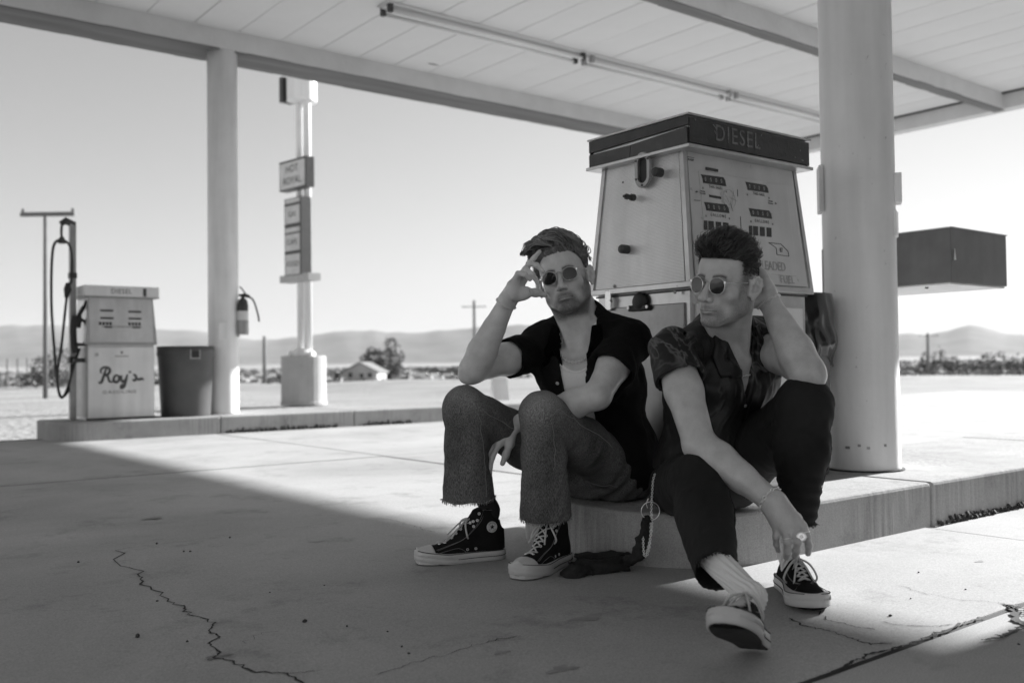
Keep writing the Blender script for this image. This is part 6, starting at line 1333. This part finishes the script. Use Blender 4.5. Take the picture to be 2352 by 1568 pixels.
# round patch with star and lettering on the ankle of the first shoe
pc = Vector(UA.snap(np.array([LA.w(-0.06, 0.052, 0.110)]), 0.0012, 10)[0]); pn = Vector(UA.grad(np.array([arr(pc)]))[0]); pz = Vector(LA.M[:, 2])
PF = frame(pc, pz.cross(pn) * 1.0, pz); PF = frame(pc, pz.cross(pn), pn.cross(pz.cross(pn)), None)
pt_ = MB(PF).lathe([(0.0175, -0.006), (0.0175, 0.0004), (0.0168, 0.001)], 28).build('round_patch', M_rubber, sa)
st5 = [((0.0085 if k % 2 == 0 else 0.0036) * math.sin(math.pi * k / 5), (0.0085 if k % 2 == 0 else 0.0036) * math.cos(math.pi * k / 5)) for k in range(10)]
MB(PF).prism(st5, 0.001, 0.0016, axis='z').build('star', M_canvas, pt_)
for word, a0, fl_ in (('CONVERSE', 0, 1), ('ALL STAR', 180, -1)):
    for i, ch in enumerate(word):
        if ch == ' ': continue
        an = R(a0 + fl_ * (i - (len(word) - 1) / 2) * 15.5); pos = Matrix.Translation((0.0132 * math.sin(an), 0.0132 * math.cos(an), 0.0011)) @ Matrix.Rotation(-an + (0 if fl_ > 0 else math.pi), 4, 'Z')
        text(ch, 0.0052, M_canvas, pt_, PF @ pos, 'letter', 0.0002)
# ================================================================ MAN 2: hand behind his head, satin shirt
p2 = person('seated man with swept-up hair and round wire sunglasses, looking aside, hand behind his head')
H2 = headframe(P(1668, 654, 2.66), (-0.69, -0.724, 0), 7, -2); H2.k = 0.99
N2 = P(1674, 768, 2.80); PV2 = P(1618, 1108, 2.99)
ft2 = Vector((0.50, -0.866, 0)); up2 = (N2 - PV2).normalized()
T2 = headframe(N2, ft2 - up2 * up2.dot(ft2), 0, 0, up2)
sR2, eR2, wR2 = P(1543, 803, 2.69), P(1607, 1022, 2.52), P(1768, 1146, 2.37)
sL2, eL2, wL2 = P(1757, 788, 2.88), P(1852, 853, 2.60), P(1764, 688, 2.72)
B2 = Field(); build_head(B2, H2, 1.04, 1.08); neckf(B2, T2, H2, 0.061); torso(B2, T2)
arm(B2, sR2, eR2, wR2, 0.049, 0.042, 0.044, 0.029); arm(B2, sL2, eL2, wL2, 0.051, 0.046, 0.047, 0.028)
B2.ell(eL2 + Vector((0.012, -0.01, -0.018)), (0.030, 0.030, 0.024), None, 0.03)
# right hand over the foot, back of the hand to the camera
qi, qm, qr, qp = P(1842, 1208, 2.335), P(1824, 1216, 2.325), P(1803, 1216, 2.33), P(1784, 1208, 2.345)
palm(B2, P(1776, 1152, 2.365), [qi, qm, qr, qp], 0.0145)
finger(B2, [qi, P(1853, 1232, 2.325), P(1858, 1253, 2.335), P(1856, 1270, 2.35)], 0.0102, 0.0078)
finger(B2, [qm, P(1832, 1243, 2.30), P(1831, 1262, 2.32), P(1826, 1276, 2.345)], 0.0106, 0.0082)
finger(B2, [qr, P(1808, 1243, 2.305), P(1809, 1265, 2.32), P(1806, 1279, 2.345)], 0.0104, 0.0080)
finger(B2, [qp, P(1783, 1232, 2.335), P(1784, 1250, 2.345), P(1788, 1263, 2.36)], 0.0094, 0.0072)
finger(B2, [P(1800, 1165, 2.40), P(1828, 1190, 2.42), P(1845, 1215, 2.42), P(1852, 1240, 2.42)], 0.0155, 0.0088, 0.012)
# left hand cupping the back of the head
hi_, hm_, hr_, hp_ = P(1752, 628, 2.735), P(1757, 640, 2.72), P(1760, 652, 2.705), P(1760, 664, 2.69)
palm(B2, P(1765, 690, 2.72), [hi_, hm_, hr_, hp_], 0.0135)
finger(B2, [hi_, P(1742, 612, 2.75), P(1725, 606, 2.765), P(1708, 606, 2.77)], 0.0094, 0.007)
finger(B2, [hm_, P(1744, 625, 2.745), P(1727, 621, 2.765), P(1708, 622, 2.775)], 0.0098, 0.007)
finger(B2, [hr_, P(1746, 642, 2.73), P(1730, 640, 2.755), P(1713, 641, 2.77)], 0.0096, 0.007)
finger(B2, [hp_, P(1748, 658, 2.71), P(1734, 658, 2.735), P(1720, 660, 2.75)], 0.0088, 0.0065)
finger(B2, [P(1760, 688, 2.715), P(1746, 682, 2.71), P(1737, 690, 2.715), P(1733, 700, 2.725)], 0.0155, 0.010, 0.012)
def fade2(x, y, z, q):
    side = ss(-y, -0.045, -0.020) * ss(z, -0.035, 0.015); g = ss(z, 0.0, 0.075)
    front = ss(z, 0.066, 0.074); back = ss(-y, 0.045, 0.065) * ss(z, -0.06, -0.02)
    m_ = np.maximum(np.maximum(side, back), front); return 1 - m_ * (0.58 + 0.36 * g)
body2 = sculpt(B2, 'body', 0.0024, M_skin2, p2, face_tint(H2, 0.46, 0.85, 0.16, fade2, [hi_, hm_, hr_, hp_, P(1765, 690, 2.72), P(1762, 665, 2.71), P(1742, 612, 2.75), P(1744, 625, 2.745), P(1748, 658, 2.71), P(1746, 642, 2.73), P(1740, 690, 2.715)]), relax=1)
for s_ in (-1, 1): MB().lathe([(0.001, -0.012), (0.009, -0.009), (0.012, 0), (0.009, 0.009), (0.001, 0.012)], 12, Matrix.Translation(H2.w(s_ * 0.031, 0.075, -0.002))).build('eye', M_eye, p2, smooth=True)
glasses(p2, H2, 0.0215, 0.0225, 0.0318, 0.001, 0.0010, M_wire, 0.104, 'round sunglasses with thin silver wire frame', -0.003)
HC2 = hair_cap(H2, B2, p2, M_hair2, top=0.013, sides=0.002, front=(0.080, 0.077), nape=0.058)
H2.ell(HC2, (0, 0.052, 0.104), (0.050, 0.034, 0.026), k=0.03); H2.ell(HC2, (0.0, -0.005, 0.108), (0.055, 0.06, 0.022), k=0.03)
V, Q = cap_mesh(HC2, H2, 0.080, 0.094); parts = [(V, Q, np.full(len(V), 0.5))]
c2 = lambda q, t: np.array([0.15, -0.55, 0.55]) + np.array([0.1, -0.5, -0.5]) * ss(-q[:, 1], -0.01, 0.06)[:, None]
parts.append(combed(H2, HC2, 1200, 41, lambda q: (q[:, 2] > 0.07), lambda q: 0.034 + 0.022 * ss(q[:, 1], 0.0, 0.06), lambda q, t: np.array([0.1, -0.75, 0.45]) + 0 * q, lambda q: 0.006 + 0.012 * ss(q[:, 1], -0.02, 0.06), 0.0012, 0.0004, 9, 0.45, 60.0, (1.5, 4.5)))
parts.append(combed(H2, HC2, 3000, 21, lambda q: (q[:, 2] > 0.060 + 0.020 * ss(q[:, 1], 0.02, 0.06)), lambda q: 0.028 + 0.016 * ss(q[:, 1], -0.03, 0.05), c2, lambda q: 0.003 + 0.009 * ss(q[:, 1], -0.05, 0.06), 0.0015, 0.0005, 9, 0.28, 75.0, (0.4, 2.2)))
parts.append(combed(H2, HC2, 900, 25, lambda q: (q[:, 2] > 0.07), lambda q: np.full(len(q), 0.030), lambda q, t: np.array([0.1, -0.45, 0.7]) + 0 * q, lambda q: np.full(len(q), 0.014), 0.0010, 0.0004, 8, 0.5, 120.0, (0.5, 2.5)))
parts.append(combed(H2, HC2, 1300, 27, lambda q: (q[:, 2] > 0.035 + 0.045 * ss(q[:, 1], 0.02, 0.06)) & (q[:, 2] < 0.098), lambda q: 0.012 + 0.012 * ss(q[:, 1], 0, 0.05), lambda q, t: np.array([0.0, -0.35, 1.0]) + 0 * q, lambda q: 0.002 + 0 * q[:, 0], 0.0013, 0.0005, 5, 0.25, 90.0, (0.4, 1.6)))
parts.append(combed(H2, B2, 2600, 61, lambda q: (q[:, 2] > HLN(q, 0.050, 0.070)) & (q[:, 2] < HLN(q, 0.085, 0.100)), lambda q: 0.017 + 0.006 * ss(q[:, 1], 0, 0.05), lambda q, t: np.array([0.0, -0.3, 1.0]) + 0 * q, lambda q: 0.009 + 0 * q[:, 0], 0.0012, 0.0005, 5, 0.3, 90.0, (0.4, 1.6)))
parts.append(combed(H2, B2, 2600, 63, lambda q: (q[:, 2] > 0.0) & (q[:, 2] < 0.06) & (q[:, 1] < 0.035) & (np.abs(q[:, 0]) > 0.03) & ~((q[:, 2] < 0.03) & (q[:, 1] > -0.045)), lambda q: 0.004 + 0.006 * ss(q[:, 2], 0.02, 0.06), lambda q, t: np.array([0.0, -0.5, -0.6]) + 0 * q, lambda q: 0.0015 + 0 * q[:, 0], 0.0006, 0.0003, 3, 0.3, 90.0, (0.5, 2.0)))
V, Q, T = join_np(parts); np_mesh('hair', V, Q, M_hair2, p2, T)
# satin short-sleeved shirt, cut-off sleeves, unbuttoned at the neck
SH2 = Field(); torso(SH2, T2, 1.04, 0.016, k=0.035); T2.ell(SH2, (0, 0.0, -0.36), (0.165, 0.125, 0.14), k=0.03); T2.ell(SH2, (-0.06, 0.0, -0.42), (0.12, 0.12, 0.11), k=0.03)
fR, fL = Vector(sR2).lerp(eR2, 0.33), Vector(sL2).lerp(eL2, 0.30)
sleeve(SH2, sR2, fR, eR2, 0.064, 0.074, 0.056, 0.068); sleeve(SH2, sL2, fL, eL2, 0.062, 0.068, 0.055, 0.066)
SH2.cone(T2.w(0, -0.03, 0.01), T2.w(0, -0.015, 0.045), 0.074, 0.072, 0.02)
def vneck(p):
    q = T2.inv(p); return np.maximum(np.maximum(np.abs(q[:, 0] + 0.012) - np.interp(q[:, 2], [-0.165, -0.13, -0.03, 0.05], [-0.004, 0.010, 0.040, 0.065]), -q[:, 1]), -0.2 - q[:, 2])
SH2.add(vneck, T2.w(0, 0.08, -0.06), 0.2, 0.006, 's')
NB2 = Field(); neck_only(NB2, T2, H2, 0.061)
TB2 = Field(); torso(TB2, T2)
SH2.add(lambda p: NB2.ev(p) - 0.008, T2.w(0, 0, 0.02), 0.2, 0.004, 's')
SH2.plane(T2.w(0, 0, 0.060), T2.M @ np.array([0, 0.5, 1.0]), 0.004, c=T2.w(0, 0, .1), rad=.15)
lp0 = T2.w(0, 0, -0.395); SH2.plane(lp0, T2.M @ np.array([0.35, -0.1, -1.]), 0.01, c=T2.w(0, 0, -.45), rad=.35)
def sat(p):
    q = T2.inv(p); return 0.006 * wav(q * np.array([1.2, 1, .55]), 38, 31, 5) + 0.003 * wav(q * np.array([1.5, 1, .5]), 85, 33, 4) + 0.0025 * np.sin(70 * (q[:, 0] * 0.8 - q[:, 2] * 0.6) + 2 * wav(q, 20, 3)) * ss(-q[:, 2], 0.12, 0.28)
SH2.disp = sat
shirt2 = sculpt(SH2, 'shirt', 0.004, M_shirt2, p2, one=True)
for s_ in (-1, 1):
    lapel(T2, SH2, [(s_ * 0.048, 0.06, 0.04), (s_ * 0.080, 0.03, 0.03), (s_ * 0.112, 0.06, -0.03), (s_ * 0.098, 0.09, -0.088), (s_ * 0.045, 0.10, -0.09), (s_ * 0.035, 0.09, -0.05)], M_shirt2, p2)
mb = MB()
q = SH2.snap([Vector(a) for a in smooth_path([T2.w(0.004, 0.13, -0.15), T2.w(0.006, 0.14, -0.22), T2.w(0.004, 0.14, -0.30), T2.w(0.0, 0.13, -0.38)], 8)], 0.001, 6); mb.tube([Vector(a) for a in q], 0.0022, 5); mb.build('placket_edge', M_shirt2, p2)
for zz in (-0.175, -0.245, -0.315):
    c_ = Vector(SH2.snap([Vector(T2.w(-0.012, 0.13, zz))], 0.001, 8)[0]); MB().lathe([(0.0052, 0), (0.0052, 0.002), (0.003, 0.0026)], 14, Matrix.Translation(c_) @ Vector(T2.M[:, 1]).to_track_quat('Z', 'Y').to_matrix().to_4x4()).build('button', M_grey, p2, smooth=True)
for dz, nm, lb, r_, wr_, st_, ra in ((0.0, 'necklace', 'thin silver paperclip chain worn high on the neck', 0.0026, 0.0013, 0.0085, 2.4), (0.045, 'necklace', 'silver rope chain hanging lower on the chest', 0.0024, 0.0012, 0.0042, 1.2)):
    cp = [T2.w(0.060 * math.sin(t), 0.015 + 0.075 * math.cos(t * 0.62), (-0.050 - dz - (0.045 + dz) * math.cos(t)) if abs(t) < 1.57 else (-0.050 - dz + (0.045 + dz) * (abs(t) - 1.57))) for t in np.linspace(-2.3, 2.3, 50)]
    cp = [Vector(a) for a in B2.snap([Vector(c) for c in cp], 0.0025, 8)]; chain_links(p2, cp, nm, lb, r_, wr_, st_, ratio=ra)
ax = (wR2 - eR2).normalized(); chain_links(p2, ring_on(B2, wR2.lerp(eR2, 0.0), ax, 0.034, 30), 'bracelet', 'silver rolo chain bracelet on the lowered wrist', 0.0042, 0.0014, 0.0095)
ax = (wL2 - eL2).normalized(); chain_links(p2, ring_on(B2, wL2.lerp(eL2, 0.03), ax, 0.033, 30, tilt=Vector((0, 0, 0.01))), 'bracelet', 'thin silver chain bracelet on the raised wrist', 0.0026, 0.0010, 0.0055)
a, b = P(1805, 1233, 2.31), P(1807, 1250, 2.31); ax = (b - a).normalized(); MB().tube(ring_on(B2, a.lerp(b, .15), ax, 0.011, 20, 0.0006), 0.0011, 6, closed=True).build('ring', M_silver, p2, smooth=True)
a, b = qi, P(1853, 1232, 2.325); ax = (b - a).normalized(); rg = MB().tube(ring_on(B2, a.lerp(b, .65), ax, 0.012, 20, 0.001), 0.0018, 6, closed=True).build('ring', M_silver, p2, smooth=True)
fc = Vector(B2.snap([P(1852, 1224, 2.29)], 0.003, 6)[0]); fn_ = (Vector((0, 0, .625)) - fc).normalized()
st_ = MB().lathe([(0.0115, 0), (0.012, 0.003), (0.009, 0.0045)], 20, Matrix.Translation(fc) @ fn_.to_track_quat('Z', 'Y').to_matrix().to_4x4()).build('signet', M_silver, rg, smooth=False)
MB().lathe([(0.0045, 0.0046), (0.004, 0.006), (0.002, 0.007)], 5, Matrix.Translation(fc) @ fn_.to_track_quat('Z', 'Y').to_matrix().to_4x4()).build('crest', M_silver, rg)
# trousers
nR, nL = P(1603, 1105, 2.50), P(1848, 928, 2.60)
uR, uL = P(1562, 1118, 2.93), P(1690, 1090, 3.00)
mR, mL = P(1645, 1315, 2.20), P(1832, 1198, 2.62)
J2 = Field(); AXR = ((mR - nR).normalized() + Vector((0.1, -0.55, 0.0))).normalized()
trousers(J2, (uR, uL), (nR, nL), (mR, mL), 0.092, 0.070, 0.050, P(1622, 1105, 2.99), (0.16, 0.12, 0.11), T2)
J2.plane((0, 0, 0.171), (0, 0, -1), 0.01, c=P(1620, 1130, 3.05), rad=.16)
for kn, hm, rr in ((nR, mR, 0.047), (nL, mL, 0.047)):
    ax = (hm - kn).normalized(); axc = AXR if kn is nR else ax; J2.plane(hm, axc, 0.002, c=hm + ax * 0.1, rad=0.13); J2.cone(hm - ax * 0.06, hm + ax * 0.1, 0.043, 0.049, 0.003, 's')
J2.disp = folds([(nR + Vector((0.03, 0.05, -0.06)), (0.1, 0.6, 0.75), 0.09, 0.006, 0.035), (nL + Vector((0.0, 0.05, -0.07)), (0.1, 0.5, 0.8), 0.10, 0.006, 0.04), (mL + Vector((0, 0, .06)), (0, 0, 1), 0.08, 0.004, 0.03)], 12)
sculpt(J2, 'trousers', 0.004, M_trous, p2, lambda V: 1 + 0.5 * wav(V, 9, 6), one=True)
mb = MB(); seam(J2, [P(1668, 1110, 2.45), P(1674, 1180, 2.35), P(1676, 1250, 2.26), P(1676, 1310, 2.2)], 0.001, 0.0005, mb); seam(J2, [P(1893, 930, 2.6), P(1890, 1040, 2.6), P(1868, 1130, 2.6), P(1852, 1200, 2.6)], 0.0012, 0.0005, mb); mb.build('side_seam', M_trous, p2)
fray(J2, mR, nR, 0.049, 200, M_trous, p2, 5, 0.010, ax=AXR); fray(J2, mL, nL, 0.05, 160, M_trous, p2, 6, 0.012)
# shoes: the left one flat, the right one tipped up on its heel
hC, tC = G(1800, 1344), G(1866, 1409); hC.z = tC.z = 0.001
sc_, LC, UC = shoe(p2, hC, hC + (tC - hC).normalized(), 0.0, False, 'flat black suede low sneaker with loose bow, beside the kerb', sc=1.07)
hD = G(1736, 1496); hD.z = 0.002
sd_, LD, UD = shoe(p2, hD, hD + Vector((-0.43, -0.90, 0)), 0.0, False, 'black suede low sneaker tipped back on its heel, dark sole showing', pitch=22, roll=2, sc=1.0)
for L_, kn, hm in ((LC, nL, mL), (LD, nR, mR)):
    SK = Field(); a = L_.w(0, 0.062, 0.058); b = L_.w(0, 0.052, 0.105); SK.cone(a, b, 0.022, 0.028, 0.02); SK.cone(b, arr(hm) + (arr(kn) - arr(hm)) * 0.15, 0.027, 0.034, 0.02)
    bb = b; axs = arr(hm) - bb; axs /= np.linalg.norm(axs); e1 = np.cross(axs, [0, 1, 0.1]); e1 /= np.linalg.norm(e1); e2 = np.cross(axs, e1)
    SK.disp = (lambda bb, e1, e2: lambda p: 0.0018 * np.cos(np.arctan2((p - bb) @ e2, (p - bb) @ e1) * 17))(bb, e1, e2)
    sculpt(SK, 'sock', 0.0022, M_sock, p2)
# key chain, ring and bandana hanging from the waistband
kc = empty('key_chain', P(1505, 1090, 2.86), 0, 'long silver chain hanging from a belt loop past a large key ring', 'chain')
o0 = P(1505, 1090, 2.86)
def rel(pts): return [Vector(p) - o0 for p in pts]
chain_links(kc, rel(smooth_path([P(1505, 1088, 2.84), P(1500, 1105, 2.83), P(1497, 1150, 2.82), P(1495, 1200, 2.82), P(1493, 1245, 2.81), P(1487, 1272, 2.81), P(1481, 1277, 2.81), P(1478, 1262, 2.82), P(1477, 1225, 2.83), P(1477, 1192, 2.83)], 8)), 'link_chain', None, 0.0030, 0.0011, 0.0056)
chain_links(kc, rel(smooth_path([P(1497, 1180, 2.815), P(1497, 1215, 2.81), P(1489, 1255, 2.805), P(1482, 1274, 2.805)], 8)), 'link_chain', None, 0.0030, 0.0011, 0.0056)
MB().tube(rel([P(1494 + 21 * math.cos(a), 1173 + 21 * math.sin(a), 2.83) for a in np.linspace(0, 6.283, 40)[:-1]]), 0.0014, 6, closed=True).build('split_ring', M_silver, kc, smooth=True)
MB().tube(rel([P(1489, 1144, 2.83), P(1484, 1156, 2.83), P(1487, 1166, 2.83)]), 0.0012, 5).build('snap_hook', M_silver, kc)
bd = empty('bandana', (0, 0, 0), 0, 'black paisley bandana knotted to the ring, trailing over the floor', 'bandana')
def ribbon(path, wds, thick=0.004, seed=1, twist=0.5):
    path = smooth_path(path, 8); n = len(path); W_ = np.interp(np.linspace(0, 1, n), np.linspace(0, 1, len(wds)), wds); V = []; Q = []; m = 12; r_ = random.Random(seed)
    for i, p in enumerate(path):
        t = (path[min(i + 1, n - 1)] - path[max(i - 1, 0)]).normalized(); s_ = t.cross(Vector((0.1, -0.5, 0.85))).normalized(); u = s_.cross(t)
        a0 = twist * math.sin(i * 0.35)
        for k in range(m):
            a = 2 * math.pi * k / m + a0; rr = 1 + 0.22 * math.sin(3 * a + i * 0.5) + 0.12 * math.sin(5 * a - i * 0.8)
            V.append(p + s_ * math.cos(a) * W_[i] * rr + u * math.sin(a) * W_[i] * 0.5 * rr)
    for i in range(n - 1):
        for k in range(m): Q.append((i * m + k, i * m + (k + 1) % m, (i + 1) * m + (k + 1) % m, (i + 1) * m + k))
    Q.append(tuple(range(m - 1, -1, -1))); Q.append(tuple(range((n - 1) * m, n * m))); return MB().add(V, Q)
g0 = lambda x, y, z: G(x, y) + Vector((0, 0, z))
ribbon([P(1484, 1188, 2.83), P(1482, 1215, 2.83), P(1475, 1248, 2.84), P(1458, 1278, 2.86), g0(1440, 1308, .022), g0(1400, 1315, .02), g0(1350, 1318, .02), g0(1320, 1325, .018), g0(1290, 1322, .01)], [0.010, 0.014, 0.022, 0.028, 0.030, 0.028, 0.030, 0.034, 0.012], seed=1).build('cloth', M_linen, bd, smooth=True)
ribbon([g0(1455, 1296, .03), g0(1420, 1304, .035), g0(1370, 1300, .03), g0(1335, 1290, .02), g0(1325, 1283, .01)], [0.012, 0.022, 0.022, 0.02, 0.008], seed=4).build('cloth', M_linen, bd, smooth=True)
ribbon([P(1484, 1184, 2.835), P(1490, 1192, 2.82), P(1481, 1196, 2.82), P(1488, 1204, 2.83)], [0.006, 0.011, 0.011, 0.007], seed=3).build('knot', M_linen, bd, smooth=True)
# ================================================================ desert haze (even density, closed box)
hz = MB().box((0, 6000, 245), (26000, 20000, 560)).build('haze', None)
hm = bpy.data.materials.new('haze_air'); hm.use_nodes = True; hm.node_tree.nodes.clear()
vo = hm.node_tree.nodes.new('ShaderNodeVolumePrincipled'); vo.inputs['Color'].default_value = (0.97, 0.97, 0.97, 1); vo.inputs['Density'].default_value = 3.8e-5; vo.inputs['Anisotropy'].default_value = -0.1
om = hm.node_tree.nodes.new('ShaderNodeOutputMaterial'); hm.node_tree.links.new(vo.outputs[0], om.inputs['Volume'])
hz.data.materials.append(hm); tag(hz, 'pale desert haze softening the far hills', 'haze', kind='stuff')
